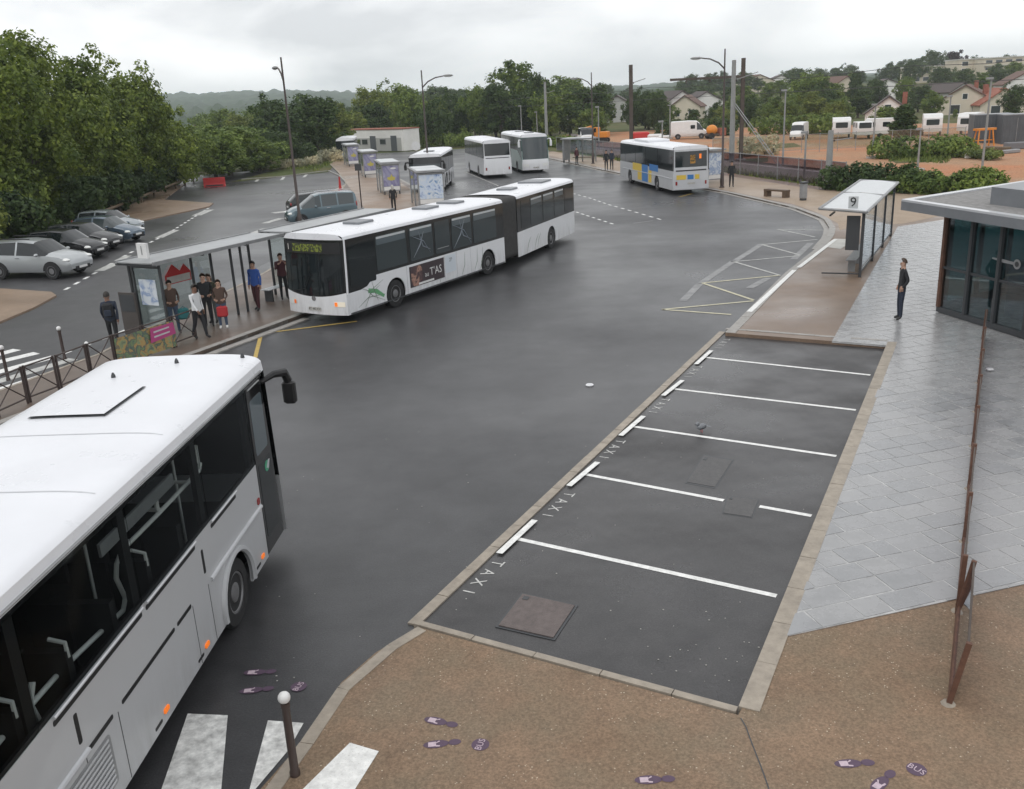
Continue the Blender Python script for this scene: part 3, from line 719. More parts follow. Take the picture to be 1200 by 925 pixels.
class Bus:
    def __init__(s, name, label, loc, rz, L, W, H, zs, zb, zt, body, roof='roof_white', b=.16, rake=.08, sq=3.6, x1=0.0, M=None, root=None, group='buses and coaches at the station', lower=None):
        s.t = root or thing(name, label, 'bus', loc, rz, group)
        s.L, s.W, s.H, s.zs, s.zb, s.zt, s.body, s.roof, s.b, s.rake, s.sq, s.M, s.x1 = L, W, H, zs, zb, zt, body, roof, b, rake, sq, M, x1
        s.h = W / 2
    def mb(s): return MB(s.M)
    def xf(s, sy, z, off=0.0):
        return s.x1 - s.b * abs(sy) ** 2.6 - s.rake * max(0, z - 1.0) + off
    def xr(s, sy, z, off=0.0):
        return s.x1 - s.L + .09 * abs(sy) ** 3 + .05 * max(0, z - 1.2) - off
    def ztop(s, sy):
        return s.zt + (s.H - s.zt) * (1 - abs(sy) ** s.sq) ** (1 / s.sq)
    def flank(s, sy, arches, r=.56, m=None, top_front=None, x0=None, x1=None, zs=None, ztop=None, name='side_panel', th=.04):
        x0 = s.x1 - s.L + .09 if x0 is None else x0; x1 = s.x1 - s.b if x1 is None else x1
        zt_ = ztop if ztop is not None else s.zb
        p = arch_poly(x0, x1, zs or s.zs, zt_ if not top_front else top_front, arches, r)
        return s.mb().ext(p, (0, sy * (s.h - th), 0), (1, 0, 0), (0, 0, 1), (0, sy * th, 0)).build(name, m or s.body, s.t)
    def band(s, sy, x0=None, x1=None, m='black_gloss', z0=None, z1=None, name='window_band'):
        x0 = s.x1 - s.L + .09 if x0 is None else x0; x1 = s.x1 - s.b if x1 is None else x1
        z0 = s.zb if z0 is None else z0; z1 = s.zt if z1 is None else z1
        e = s.rake if x1 > s.x1 - .3 else 0
        p = [(x0, z0 + .002), (x1 - e * (z0 - 1), z0 + .002), (x1 - e * (z1 - 1), z1), (x0, z1)]
        return s.mb().ext(p, (0, sy * (s.h - .045), 0), (1, 0, 0), (0, 0, 1), (0, sy * .041, 0)).build(name, m, s.t)
    def pane(s, sy, x0, x1, z0, z1, m='dark_glass', name='window', r=.06, off=.006, parent=None):
        return s.mb().ext(rrect(x0, x1, z0, z1, r), (0, sy * (s.h - .01), 0), (1, 0, 0), (0, 0, 1), (0, sy * (.01 + off), 0)).build(name, m, parent or s.t)
    def plate(s, sy, poly, m, name, off=.004, parent=None, th=.004):
        return s.mb().ext(poly, (0, sy * (s.h + off - th), 0), (1, 0, 0), (0, 0, 1), (0, sy * th, 0)).build(name, m, parent or s.t)
    def roofing(s, nx=10, ny=22, front=True, rear=True, x0=None, x1=None):
        def fn(u, v):
            sy = -1 + 2 * v; sy = math.copysign(1 - (1 - abs(sy)) ** 1.6, sy); z = s.ztop(sy)
            xa = s.xr(sy, z) if rear else (s.x1 - s.L if x0 is None else x0)
            xb = s.xf(sy, z) if front else (s.x1 if x1 is None else x1)
            return (xa + (xb - xa) * u, sy * s.h, z)
        r = s.mb().grid(fn, nx, ny).build('roof', s.roof, s.t, True); s.roof_o = r
        return r
    def face(s, where, z0, z1, m, name, s0=-1, s1=1, off=0.0, nz=4, ny=16, top=False, parent=None):
        fx = s.xf if where == 'front' else s.xr
        f0 = z0 if callable(z0) else (lambda q: z0); f1 = z1 if callable(z1) else (lambda q: z1)
        def fn(u, v):
            sy = s0 + (s1 - s0) * u; a = f0(sy); bz = s.ztop(sy) if top else f1(sy); z = a + (bz - a) * v
            return (fx(sy, z, off), sy * s.h, z)
        return s.mb().grid(fn, ny, nz, flip=(where != 'front')).build(name, m, parent or s.t, True)
    def under(s, x0, x1):
        s.mb().box(x0, x1, -s.h + .12, s.h - .12, s.zs - .02, s.zs + .25).build('underbody', 'black_trim', s.t)
    def hatch(s, x, lx, ly, m='zinc', y=0.0):
        z = s.ztop(y / s.h)
        s.mb().cbox((x, y, z + .035), (lx, ly, .09), .02).build('roof_hatch', m, s.roof_o)
    def mirror(s, sy, z, out=.28, fwd=.32, h=.42, m='black_trim', drop=.45):
        a = (s.xf(sy, z, 0) - .05, sy * (s.h - .05), z)
        pth = [a, (a[0] + fwd * .45, sy * (s.h + out * .4), z + .07), (a[0] + fwd * .9, sy * (s.h + out * .85), z + .05), (a[0] + fwd, sy * (s.h + out), z - .1)]
        o = s.mb().tube(pth, [.04, .055, .07, .065], 8).build('mirror', m, s.t, True)
        s.mb().cbox((a[0] + fwd, sy * (s.h + out), z - .1 - h / 2), (.13, .2, h), .03).build('mirror_head', m, o)
    def rear_lamps(s, z=.75):
        for sy in (-.82, .82):
            s.face('rear', z, z + .24, 'red_lens', 'tail_light', sy - .05, sy + .05, .014, 1, 3)
    def plate_no(s, where, z, txt, wd=.52):
        o = s.face(where, z, z + .12, 'pale_concrete', 'number_plate', -wd / s.W, wd / s.W, .02, 1, 2)
        fx = s.xf if where == 'front' else s.xr; sg = 1 if where == 'front' else -1
        text_on(s.mb(), txt, .11, (fx(0, z, .026), 0, z + .06), (0, sg, 0), (0, 0, 1)).build('plate_lettering', 'black_trim', o)

# ---------------------------------------------------------------- the coach leaving in the foreground
def heading(dx, dy): return math.atan2(dy, dx)
d = Vector((math.sin(rad(3.3)), math.cos(rad(3.3)), 0)); lf = Vector((-d.y, d.x, 0))
wc = Vector((-3.86, 11.05, 0)) + d * .10
F = Bus('coach', 'silver coach with white roof cut off by the left edge of the picture', tuple(wc + d * 2.38 + lf * 1.25), heading(d.x, d.y), 11.6, 2.5, 3.25, .33, 1.82, 3.0, 'silver_paint', b=.10, rake=.05, sq=5.0)
WX = (-2.38, -8.6)
F.under(-11.2, -1.2)
for sy in (1, -1):
    for xw in WX: wheel(F.t, xw, sy, F.h - .03)
# far side, closed
F.flank(1, WX, .58); F.band(1)
for k in range(6): F.pane(1, -2.9 - k * 1.4, -1.6 - k * 1.4, 1.9, 2.95)
# near side: flank, moulding, flared arch, seams, slots, lights
F.flank(-1, WX, .58, x1=-1.08)
for xw in WX:
    rim_ = [(.60, .0), (.66, .0)]
    o = MB(); pts = []
    for i in range(17):
        q = math.pi * 1.06 - (math.pi * 1.12) * i / 16; pts.append((xw + .60 * math.cos(q), -F.h - .012, .48 + .60 * math.sin(q)))
    o.tube(pts, .045, 6).build('wheel_arch_lip', 'silver_paint', F.t, True)
    MB().ext(arch_poly(xw - .6, xw + .6, .34, .34, [], .5) if False else [(xw + .57 * math.cos(q), .48 + .57 * math.sin(q)) for q in [math.pi * i / 12 for i in range(13)]], (0, -F.h + .3, 0), (1, 0, 0), (0, 0, 1), (0, -.02, 0)).build('wheel_well', 'black_trim', F.t)
MB().tube([(-1.12, -F.h - .006, 1.18), (-2.9, -F.h - .012, 1.17), (-3.2, -F.h - .006, 1.14)], .032, 8).build('moulding', 'pale_silver', F.t, True)
MB().tube([(-6.4, -F.h - .004, 1.17), (-10.5, -F.h - .004, 1.17)], .032, 8).build('moulding', 'pale_silver', F.t, True)
for a, b_ in [(-4.28, -3.86), (-5.70, -4.36), (-6.42, -5.90), (-8.0, -6.9)]: F.plate(-1, rrect(a, b_, 1.135, 1.185, .02), 'black_trim', 'locker_slot')
for a, b_ in [(-2.95, -2.0), (-4.9, -3.5), (-6.8, -5.0)]:
    F.plate(-1, rrect(a, b_, 1.72, 1.775, .02), 'black_trim', 'window_rubber'); MB().tube([(a, -F.h - .02, 1.815), (b_, -F.h - .02, 1.815)], .018, 6).build('window_trim', 'pale_silver', F.t)
for x in (-3.33, -6.48): F.plate(-1, rrect(x - .03, x + .03, 1.30, 1.62, .02), 'black_trim', 'vent_slot')
for x in (-1.32, -3.62, -4.88):
    o = F.plate(-1, rrect(x - .06, x + .06, .44, .50, .02), 'amber_lit', 'side_marker_light', off=.016, th=.016)
    F.plate(-1, rrect(x - .30, x - .12, .40, .44, .015), 'black_trim', 'marker_bracket', parent=o)
F.plate(-1, rrect(-1.24, -1.14, 1.24, 1.34, .03), 'red_lens', 'side_repeater', off=.014, th=.012)
F.plate(-1, rrect(-1.24, -1.12, 1.12, 1.2, .03), 'lamp_lens', 'side_lamp', off=.014, th=.012)
for x in (-3.3, -3.82, -5.8, -6.45): F.plate(-1, [(x - .006, .34), (x + .006, .34), (x + .006, 1.13), (x - .006, 1.13)], 'anthracite', 'panel_seam', off=.002)
gr = F.plate(-1, rrect(-7.2, -6.02, .50, 1.06, .05), 'galv', 'grille', off=.004)
for k in range(9):
    z = .535 + k * .058; MB().ext([(-7.15, z), (-6.08, z), (-6.08, z + .028), (-7.15, z + .028)], (0, -F.h - .004, 0), (1, 0, 0), (0, 0, 1), (0, -.014, .008)).build('grille_slat', 'pale_silver', gr)
# near side glazing: frame bars and clear panes, cabin behind
F.mb().box(-11.4, -.30, -F.h + .01, -F.h + .05, 2.94, 3.035).build('cant_rail', 'black_gloss', F.t)
F.mb().box(-11.4, -1.08, -F.h + .008, -F.h + .045, 1.80, 1.865).build('waist_rail', 'black_trim', F.t)
wins = [(-2.97, -1.09), (-4.94, -2.98), (-6.97, -4.95), (-8.92, -6.98), (-11.3, -8.93)]
for a, b_ in wins: F.pane(-1, a, b_, 1.83, 3.0, 'bus_glass', off=.004)
for x in (-1.10, -2.975, -4.945, -6.975, -8.925): F.mb().box(x - .07, x + .07, -F.h + .06, -F.h + .12, 1.8, 3.0).build('window_pillar', 'black_trim', F.t)
MB().ext([(-5.4, 2.62), (-3.6, 2.62), (-3.6, 2.76), (-5.4, 2.76)], (0, -F.h + .10, 0), (1, 0, 0), (0, 0, 1), (0, -.03, 0)).build('opening_vent', 'galv', F.t)
F.mb().box(-11.3, -.5, -1.1, 1.15, .95, 1.0).build('cabin_floor', 'black_trim', F.t)
F.mb().box(-11.3, -.4, -1.1, 1.15, 2.93, 2.96).build('cabin_ceiling', 'black_trim', F.t)
F.mb().box(-11.3, -.6, 1.12, 1.16, 1.0, 2.95).build('cabin_lining', 'black_trim', F.t)
for k in range(8):
    x = -3.6 - k * .86
    for y in (-.95, -.5, .5, .92):
        st = F.mb().box(x, x + .44, y - .21, y + .21, 1.36, 1.46).box(x - .1, x + .0, y - .21, y + .21, 1.4, 2.12).build('passenger_seat', 'black_trim', F.t)
        if y < -.9 and k in (1, 3, 4): MB().tube([(x - .05, y - .2, 2.05), (x - .05, y - .2, 2.2), (x - .05, y - .05, 2.24)], .022, 6).build('grab_handle', 'grip_grey', st)
hr = MB()
hr.tube([(-2.45, -1.03, 2.42), (-2.52, -1.03, 2.34), (-3.8, -1.03, 2.34), (-4.75, -1.03, 2.36), (-4.9, -1.03, 2.28), (-4.96, -1.03, 2.15), (-4.86, -1.03, 1.86), (-4.95, -1.03, 1.76), (-6.1, -1.03, 1.88), (-7.6, -1.03, 1.9)], .026, 8)
hr.tube([(-6.62, -1.03, 2.06), (-6.72, -1.03, 1.9), (-6.66, -1.03, 1.7)], .03, 7)
for x in (-2.9, -3.7, -4.5): hr.tube([(x, -1.03, 2.34), (x - .03, -.85, 2.36)], .026, 6)
hr.build('handrail', 'grip_grey', F.t, True)
for x, z in ((-2.45, 2.42), (-3.75, 2.34)): MB().tube([(x, -1.0, z), (x, -1.0, z + .24)], .028, 7).build('stanchion', 'grip_grey', F.t)
for x, y in ((-2.2, -.55), (-4.6, -.55)): MB().tube([(x, y, 1.0), (x, y, 2.94)], .018, 7).build('stanchion', 'grip_grey', F.t)
# front door, nose and roof
F.mb().ext([(-1.06, .36), (-.24, .36), (-.40, 2.96), (-1.06, 2.96)], (0, -F.h + .03, 0), (1, 0, 0), (0, 0, 1), (0, -.03, 0)).build('door', 'black_gloss', F.t)
dr = bpy.data.objects[F.t.children[-1].name]
F.pane(-1, -.98, -.46, 1.9, 2.75, 'pale_glass', 'door_glass', .05, .004, dr); F.pane(-1, -.98, -.40, .6, 1.75, 'dark_glass', 'door_glass', .05, .004, dr)
lg = MB().ext([(-.62 + .10 * math.cos(q), 1.62 + .085 * math.sin(q)) for q in [i * PI / 6 for i in range(12)]], (0, -F.h - .0045, 0), (1, 0, 0), (0, 0, 1), (0, -.003, 0)).build('door_emblem', mat('emblem_green', (.05, .30, .17), .4), dr)
MB().ext([(-.66, 1.60), (-.57, 1.56), (-.48, 1.68), (-.55, 1.70)], (0, -F.h - .0085, 0), (1, 0, 0), (0, 0, 1), (0, -.002, 0)).build('emblem_swoosh', 'pale_silver', lg)
MB().tube([(-1.02, -F.h - .01, 2.93), (-.5, -F.h - .01, 2.93)], .012, 6).build('door_rail', 'galv', dr)
F.face('front', .3, 1.25, 'silver_paint', 'front_bumper'); F.face('front', 1.25, 3.0, 'black_gloss', 'windscreen_frame'); F.face('front', 1.32, 2.7, 'dark_glass', 'windscreen', -.93, .93, .012)
F.face('front', 3.0, 3.25, 'roof_white', 'front_dome', top=True)
F.face('rear', .33, 3.0, 'silver_paint', 'rear_panel'); F.face('rear', 3.0, 3.25, 'roof_white', 'rear_dome', top=True)
F.face('rear', 1.9, 2.9, 'dark_glass', 'rear_window', -.85, .85, .012); F.rear_lamps()
for sy in (-.75, .75): F.face('front', .62, .82, 'lamp_lens', 'headlight', sy - .13, sy + .13, .014, 1, 3)
F.roofing(16, 30)
F.mb().grid(lambda u, v: (-2.9 + 1.15 * u, .22 + .95 * v - .35, F.ztop((.22 + .95 * v - .35) / F.h) + .03), 2, 4).build('roof_hatch', 'roof_white', F.roof_o)
fr_ = MB(); zf = lambda y: F.ztop(y / F.h) + .012
fr_.add([(-2.92, -.15, zf(-.15)), (-1.74, -.15, zf(-.15)), (-1.74, .83, zf(.83)), (-2.92, .83, zf(.83)), (-2.92, -.15, zf(-.15) + .004), (-1.74, -.15, zf(-.15) + .004), (-1.74, .83, zf(.83) + .004), (-2.92, .83, zf(.83) + .004)], [(4, 5, 6, 7), (0, 1, 5, 4), (1, 2, 6, 5), (2, 3, 7, 6), (3, 0, 4, 7)]).build('hatch_gasket', 'anthracite', F.roof_o)
for x, y in ((-1.2, .55), (-.55, -.1), (-.3, -1.0)): MB().lathe([(.035, -.02), (.03, .03), (.012, .07)], (x, y, F.ztop(y / F.h)), (0, 0, 1), 8).build('roof_stud', 'anthracite', F.roof_o)
F.mirror(-1, 2.82, .26, .36, .36); F.mirror(1, 2.7, .26, .36, .4)
for x in (-3.55, -5.2, -7.6):
    F.mb().grid(lambda u, v: (x + .025 * u, -1.12 + 2.24 * v, F.ztop((-1.12 + 2.24 * v) / F.h) + .003), 1, 16).build('roof_seam', mat('seam_grey', (.52, .53, .55), .5), F.roof_o)
for sy in (-1, 1): MB().tube([(-11.2, sy * (F.h + .004), 3.03), (-.35, sy * (F.h + .004), 3.03)], .016, 6).build('rain_gutter', 'galv', F.t)
F.mb().cbox((-5.9, .1, 3.30), (.8, .7, .12), .03).build('roof_vent', 'roof_white', F.roof_o)

# ---------------------------------------------------------------- articulated bus at the stop
dv = Vector((-.513, -.859, 0)).normalized(); lv = Vector((-dv.y, dv.x, 0))
c0 = Vector((-3.82, 31.32, 0)) - lv * 1.24 + dv * 2.77
ROOT = tuple(c0)
A = Bus('articulated_bus', 'long white articulated bus with grey bellows pulling in at the shelter', ROOT, heading(dv.x, dv.y), 10.2, 2.5, 2.90, .28, 1.32, 2.70, 'white_paint', b=.16, rake=.05, sq=3.4, group='buses and coaches at the station')
AW = (-2.77, -8.9)
for sy in (1, -1):
    for xw in AW: wheel(A.t, xw, sy, A.h - .02)
    top = [(-.16, .98), (-.9, .98), (-1.25, 1.04), (-1.6, 1.27), (-1.75, 1.32), (-10.2, 1.32)]
    A.flank(sy, AW, .56, top_front=top, x0=-10.2)
    A.mb().ext([(-10.2, 1.322), (-1.75, 1.322), (-1.6, 1.272), (-1.25, 1.042), (-.9, .982), (-.16, .982), (-.16 - .05 * 1.7, 2.70), (-10.2, 2.70)], (0, sy * (A.h - .045), 0), (1, 0, 0), (0, 0, 1), (0, sy * .041, 0)).build('window_band', 'black_gloss', A.t)
    MB().tube([(-.22, sy * (A.h - .01), .95), (-.26, sy * (A.h - .01), 1.7), (-.30, sy * (A.h - .02), 2.70)], .045, 8).build('corner_pillar', 'white_paint', A.t, True)
    for xw in AW:
        MB().ext([(xw + .55 * math.cos(q), .48 + .55 * math.sin(q)) for q in [math.pi * i / 12 for i in range(13)]], (0, sy * (A.h - .32), 0), (1, 0, 0), (0, 0, 1), (0, sy * .02, 0)).build('wheel_well', 'black_trim', A.t)
AWINS = [(-1.75, -.42, 1.15, 2.5, 0), (-3.55, -1.85, 1.42, 2.58, 1), (-5.15, -3.75, 1.42, 2.58, 1), (-6.25, -5.3, 1.42, 2.58, 2), (-7.75, -6.4, 1.42, 2.58, 1), (-9.6, -7.9, 1.42, 2.58, 1)]
for sy in (1, -1):
    for a, b_, z0, z1, k in AWINS:
        w_ = A.pane(sy, a, b_, z0, z1, 'mid_glass' if k else 'dark_glass')
        if k == 1: A.pane(sy, a + .05, b_ - .05, z1 - .30, z1 - .05, 'pale_glass', 'top_light', .04, .012, w_); A.plate(sy, rrect(a + .05, b_ - .05, z1 - .10, z1 - .03, .02), 'frosted', 'vent_lip_glint', .016, w_)  # pale strip along the vent lip: its white reflection put into the colour
        if k == 2: MB().tube([(a + .1, sy * (A.h + .012), 1.6), (b_ - .1, sy * (A.h + .012), 1.6)], .012, 6).build('safety_rail', 'galv', w_)
# brush-stroke decals, advert, number
wht = 'caravan_white'
for (xc, zc_, sc_) in ((-4.4, 1.98, 1.0), (-7.05, 1.98, 1.15)):
    dcl = MB()
    for a0, a1, a2 in (((-.55, -.42), (-.15, .05), (.5, .30)), ((-.2, .38), (.05, -.05), (.48, -.45)), ((-.55, -.3), (-.1, -.12), (.1, .42))):
        pts = [(xc + sc_ * p[0], A.h + .010, zc_ + sc_ * p[1]) for p in (a0, a1, a2)]; dcl.tube(pts, [.006, .024, .004], 5)
    dcl.build('window_decal', mat('decal_grey', (.20, .23, .27), .4), A.t, True)
mat('decal_dark', (.16, .20, .16), .5)
for a0, a1, a2 in (((-1.05, .36), (-1.35, .75), (-1.9, .95)), ((-.7, .42), (-1.25, .66), (-2.15, .60)), ((-1.15, .95), (-1.5, .65), (-2.1, .40)), ((-1.5, 1.12), (-1.6, .8), (-1.75, .45)), ((-.95, 1.0), (-1.35, .85), (-2.1, 1.1))):
    MB().tube([(p[0], A.h + .003, p[1]) for p in (a0, a1, a2)], [.004, .014, .004], 5).build('brush_stroke', 'decal_dark', A.t, True)
for x in (-5.4, -6.9, -7.8, -8.2): MB().tube([(x, A.h + .003, .32), (x - .25, A.h + .003, .7), (x - .3, A.h + .003, 1.2)], [.003, .010, .003], 5).build('brush_stroke', 'decal_dark', A.t, True)
A.plate(1, [(-1.25, .80), (-1.6, .74), (-2.05, .50), (-2.12, .58), (-1.75, .84), (-1.3, .95)], mat('decal_green', (.13, .36, .17), .4), 'green_stroke')
ad = A.plate(1, [(-5.75, .50), (-3.6, .50), (-3.6, 1.24), (-5.75, 1.24)], mat('advert_dark', (.05, .035, .04), .3), 'advert_board', .010, th=.012)
A.plate(1, rrect(-4.35, -3.68, .52, 1.22, .2), 'face_print', 'printed_portrait', .013, ad, th=.003)
text_on(MB(), "T'AS", .40, (-5.2, A.h + .014, .86), (-1, 0, 0), (0, 0, 1)).build('advert_lettering', wht, ad)
text_on(MB(), "au", .26, (-4.62, A.h + .014, .82), (-1, 0, 0), (0, 0, 1)).build('advert_lettering', wht, ad)
A.plate(1, [(-5.05, .53), (-4.1, .53), (-4.1, .60), (-5.05, .60)], wht, 'advert_strip', .014, ad, th=.003)
ip = A.plate(1, [(-6.55, .62), (-5.85, .62), (-5.85, 1.26), (-6.55, 1.26)], mat('info_panel', (.60, .65, .70), .3), 'info_panel', .006)
text_on(MB(), "2P", .2, (-6.2, A.h + .008, 1.08), (-1, 0, 0), (0, 0, 1)).build('panel_lettering', 'container', ip)
for x in (-3.45, -5.8, -6.62, -7.6): A.plate(1, [(x - .005, .3), (x + .005, .3), (x + .005, 1.31), (x - .005, 1.31)], 'zinc', 'panel_seam', .002)
A.plate(1, [(-10.15, .285), (-.3, .285), (-.3, .33), (-10.15, .33)], 'anthracite', 'skirt_rubber', .004)
# nose
zl = lambda q: 1.02 - .16 * (1 - q * q)
A.face('front', .28, zl, 'white_paint', 'front_panel', nz=6); A.face('front', zl, 2.70, 'black_gloss', 'windscreen_frame', nz=6)
A.face('front', lambda q: zl(q) + .06, 2.2, 'dark_glass', 'windscreen', -.93, .93, .010, 6)
ds = A.face('front', 2.26, 2.62, 'black_trim', 'destination_box', -.92, .92, .010, 2)
A.face('front', 2.32, 2.56, 'led_green', 'destination_display', -.62, .40, .016, 2, parent=ds)
text_on(MB(), '1', .28, (A.xf(.78, 2.44, .03), -.78 * A.h, 2.44), (0, 1, 0), (0, 0, 1)).build('route_number', 'pale_concrete', ds)
A.face('front', 2.70, 2.9, 'roof_white', 'front_dome', top=True)
for sy, mm in ((-.80, 'lamp_lens'), (.80, 'lamp_lit')):
    o = A.face('front', .56, .72, mm, 'headlight', sy - .15, sy + .15, .014, 2, 4)
    A.face('front', .575, .705, 'amber_lit' if sy > 0 else 'amber', 'indicator', sy - .14 if sy > 0 else sy + .06, sy - .06 if sy > 0 else sy + .14, .02, 1, 2, parent=o)
A.plate_no('front', .40, 'BT 482 KV')
MB().lathe([(.085, 0), (.085, .01), (.07, .012)], (A.xf(0, .8, .004), 0, .80), (1, 0, 0), 18).build('front_badge', 'chrome', A.t)
A.mb().tube([(A.xf(.2, 1.0, .02), -.9, 1.0), (A.xf(.1, 1.1, .03), -.3, 1.12), (A.xf(0, 1.5, .03), -.1, 1.5)], .012, 5).build('wiper', 'black_trim', A.t)
A.under(-10.1, -.5)
A.roofing(12, 22, rear=False)
for x, lx, ly in ((-2.6, .85, .7), (-6.6, .85, .7), (-8.3, .7, .9)): A.hatch(x, lx, ly)
A.mb().box(-10.22, -10.16, -1.22, 1.22, .3, 2.8).build('end_frame', 'black_trim', A.t)
# rear section turned about the joint
PIV = Matrix.Translation((-10.75, 0, 0)) @ Matrix.Rotation(rad(7.2), 4, 'Z') @ Matrix.Translation((10.75, 0, 0))
RS = Bus('', '', None, 0, 7.35, 2.5, 2.90, .28, 1.32, 2.70, 'white_paint', b=.0, rake=0, sq=3.4, x1=-11.32, M=PIV, root=A.t)
RWX = -15.35
for sy in (1, -1):
    wheel(A.t, RWX, sy, A.h - .02, M=PIV)
    RS.flank(sy, (RWX,), .56, x1=-11.32); RS.band(sy, x1=-11.32)
    RS.mb().ext([(RWX + .55 * math.cos(q), .48 + .55 * math.sin(q)) for q in [math.pi * i / 12 for i in range(13)]], (0, sy * (A.h - .32), 0), (1, 0, 0), (0, 0, 1), (0, sy * .02, 0)).build('wheel_well', 'black_trim', A.t)
    for a, b_, k in ((-12.75, -11.75, 0), (-14.2, -12.85, 1), (-15.65, -14.35, 1), (-17.05, -15.8, 1), (-18.3, -17.2, 0)):
        w_ = RS.pane(sy, a, b_, 1.42, 2.58, 'mid_glass' if k else 'dark_glass')
        if k: RS.pane(sy, a + .05, b_ - .05, 2.28, 2.53, 'pale_glass', 'top_light', .04, .012, w_); RS.plate(sy, rrect(a + .05, b_ - .05, 2.48, 2.55, .02), 'frosted', 'vent_lip_glint', .016, w_)  # lip strip again pale, imitating a bright reflection by colour
RS.face('rear', .28, 1.5, 'white_paint', 'rear_panel'); RS.face('rear', 1.5, 2.70, 'white_paint', 'rear_upper_panel'); RS.face('rear', 1.55, 2.45, 'dark_glass', 'rear_window', -.85, .85, .01); RS.face('rear', 2.7, 2.9, 'roof_white', 'rear_dome', top=True)
RS.rear_lamps(.8)
for x in (-12.3, -13.2, -13.5): RS.mb().tube([(x, A.h + .003, .32), (x - .2, A.h + .003, .7), (x - .5, A.h + .003, .95)], [.003, .012, .003], 5).build('brush_stroke', 'decal_dark', A.t, True)
RS.roofing(10, 22, front=False, rear=True); RS.hatch(-13.3, .8, .7); RS.hatch(-16.6, 1.3, 1.2)
RS.mb().box(-18.5, -11.4, -1.1, 1.1, .26, .5).build('underbody', 'black_trim', A.t)
RS.mb().box(-11.36, -11.30, -1.22, 1.22, .3, 2.8).build('end_frame', 'black_trim', A.t)
bl = MB(); nb = 18
def bring(i):
    f = i / nb; x = -10.2 - 1.12 * f; M = Matrix.Translation((-10.75, 0, 0)) @ Matrix.Rotation(rad(7.2) * f, 4, 'Z') @ Matrix.Translation((10.75, 0, 0))
    k = .0 if i % 2 else -.055
    p = rrect(-1.235 - k * 0 + (-k) * 1, 1.235 + k, .34 - k, 2.86 + k, .16, 3)
    return [M @ Vector((x, a, b)) for a, b in p]
rings = [bring(i) for i in range(nb + 1)]; n_ = len(rings[0])
bl.add([v for r in rings for v in r], [(i * n_ + j, (i + 1) * n_ + j, (i + 1) * n_ + (j + 1) % n_, i * n_ + (j + 1) % n_) for i in range(nb) for j in range(n_)])
bl.build('bellows', 'bellows', A.t)

# ---------------------------------------------------------------- buses further off
def simple_bus(name, label, corner, far, side, L, W, H, body, zb, zt, wins, arches, where_front, roof='roof_white', lower=None, rake=.08, glass='dark_glass', b=.16):
    """corner and far are the ground ends of the visible flank, nose end first"""
    a, f = Vector(corner), Vector(far); dd = (a - f).normalized(); l = Vector((-dd.y, dd.x, 0))
    o = a - l * (side * W / 2)
    B = Bus(name, label, tuple(o), heading(dd.x, dd.y), L, W, H, .3, zb, zt, body, roof, b=b, rake=rake, group='buses and coaches at the station')
    for sy in (1, -1):
        for xw in arches: wheel(B.t, xw, sy, B.h - .02)
        B.flank(sy, arches, .56); B.band(sy)
        for x0, x1 in wins: B.pane(sy, x0, x1, zb + .06, zt - .08, glass)
        for xw in arches:
            MB().ext([(xw + .55 * math.cos(q), .48 + .55 * math.sin(q)) for q in [math.pi * i / 10 for i in range(11)]], (0, sy * (B.h - .32), 0), (1, 0, 0), (0, 0, 1), (0, sy * .02, 0)).build('wheel_well', 'black_trim', B.t)
    B.under(-L + .3, -.5); B.roofing(8, 18)
    B.face('front', zt, H, roof, 'front_dome', top=True); B.face('rear', zt, H, roof, 'rear_dome', top=True)
    return B
# silver regional coach with colour blocks, seen from behind
cR, cF = gp(789, 229), gp(718, 209)
dd_ = (cF - cR).normalized()
B3 = simple_bus('coach', 'silver coach with yellow and blue blocks, its back towards us', cR + dd_ * 13.2, cR, 1, 13.2, 2.5, 3.15, 'silver_paint', 1.55, 2.92, [(-1.6, -.3), (-4.4, -1.7), (-7.0, -4.5), (-9.8, -7.1), (-12.9, -9.9)], (-2.9, -9.6), 0, roof='roof_white')
B3.face('front', .3, 1.3, 'silver_paint', 'front_bumper'); B3.face('front', 1.3, 2.92, 'dark_glass', 'windscreen')
B3.face('rear', .3, 2.92, 'pale_silver', 'rear_panel', nz=6); B3.face('rear', 1.78, 2.80, 'dark_glass', 'rear_window', -.88, .88, .012)
rw = B3.face('rear', 2.0, 2.55, 'led_amber', 'rear_display', -.22, .06, .02, 2, 2); B3.face('rear', 2.3, 2.6, 'amber_lit', 'rear_route_light', -.56, -.44, .02, 1, 2)
B3.face('rear', 1.52, 1.60, 'black_trim', 'rear_grille', -.85, .85, .012, 1); B3.face('rear', .34, .5, 'pale_silver', 'rear_bumper', -1, 1, .04, 1)
yl, bu = mat('block_yellow', (.62, .44, .06), .4), mat('block_blue', (.03, .16, .42), .4)
for s0, s1, mm in ((.30, .82, yl), (-.12, .22, bu), (-.45, -.2, yl)): B3.face('rear', .98, 1.28, mm, 'colour_block', s0, s1, .012, 1, 2)
for x0, x1, z0, z1, mm in ((-6.0, -3.7, 1.08, 1.62, yl), (-6.0, -5.0, .45, 1.08, yl), (-7.5, -6.1, 1.08, 1.62, bu), (-7.5, -6.1, .42, 1.06, bu), (-9.9, -7.9, 1.3, 1.75, bu), (-8.4, -7.7, .45, 1.3, yl)):
    B3.plate(1, [(x0, z0), (x1, z0), (x1, z1), (x0, z1)], mm, 'colour_block', .010, th=.008)
MB().tube([(-1.0, B3.h + .01, 1.06), (-12.9, B3.h + .01, 1.06)], .025, 6).build('moulding', 'pale_silver', B3.t)
B3.rear_lamps(.62); B3.plate_no('rear', .66, 'CK 716 RD')
B3.mb().cbox((-4.5, 0, 3.22), (3.4, 1.7, .2), .05).build('roof_unit', 'roof_white', B3.roof_o)
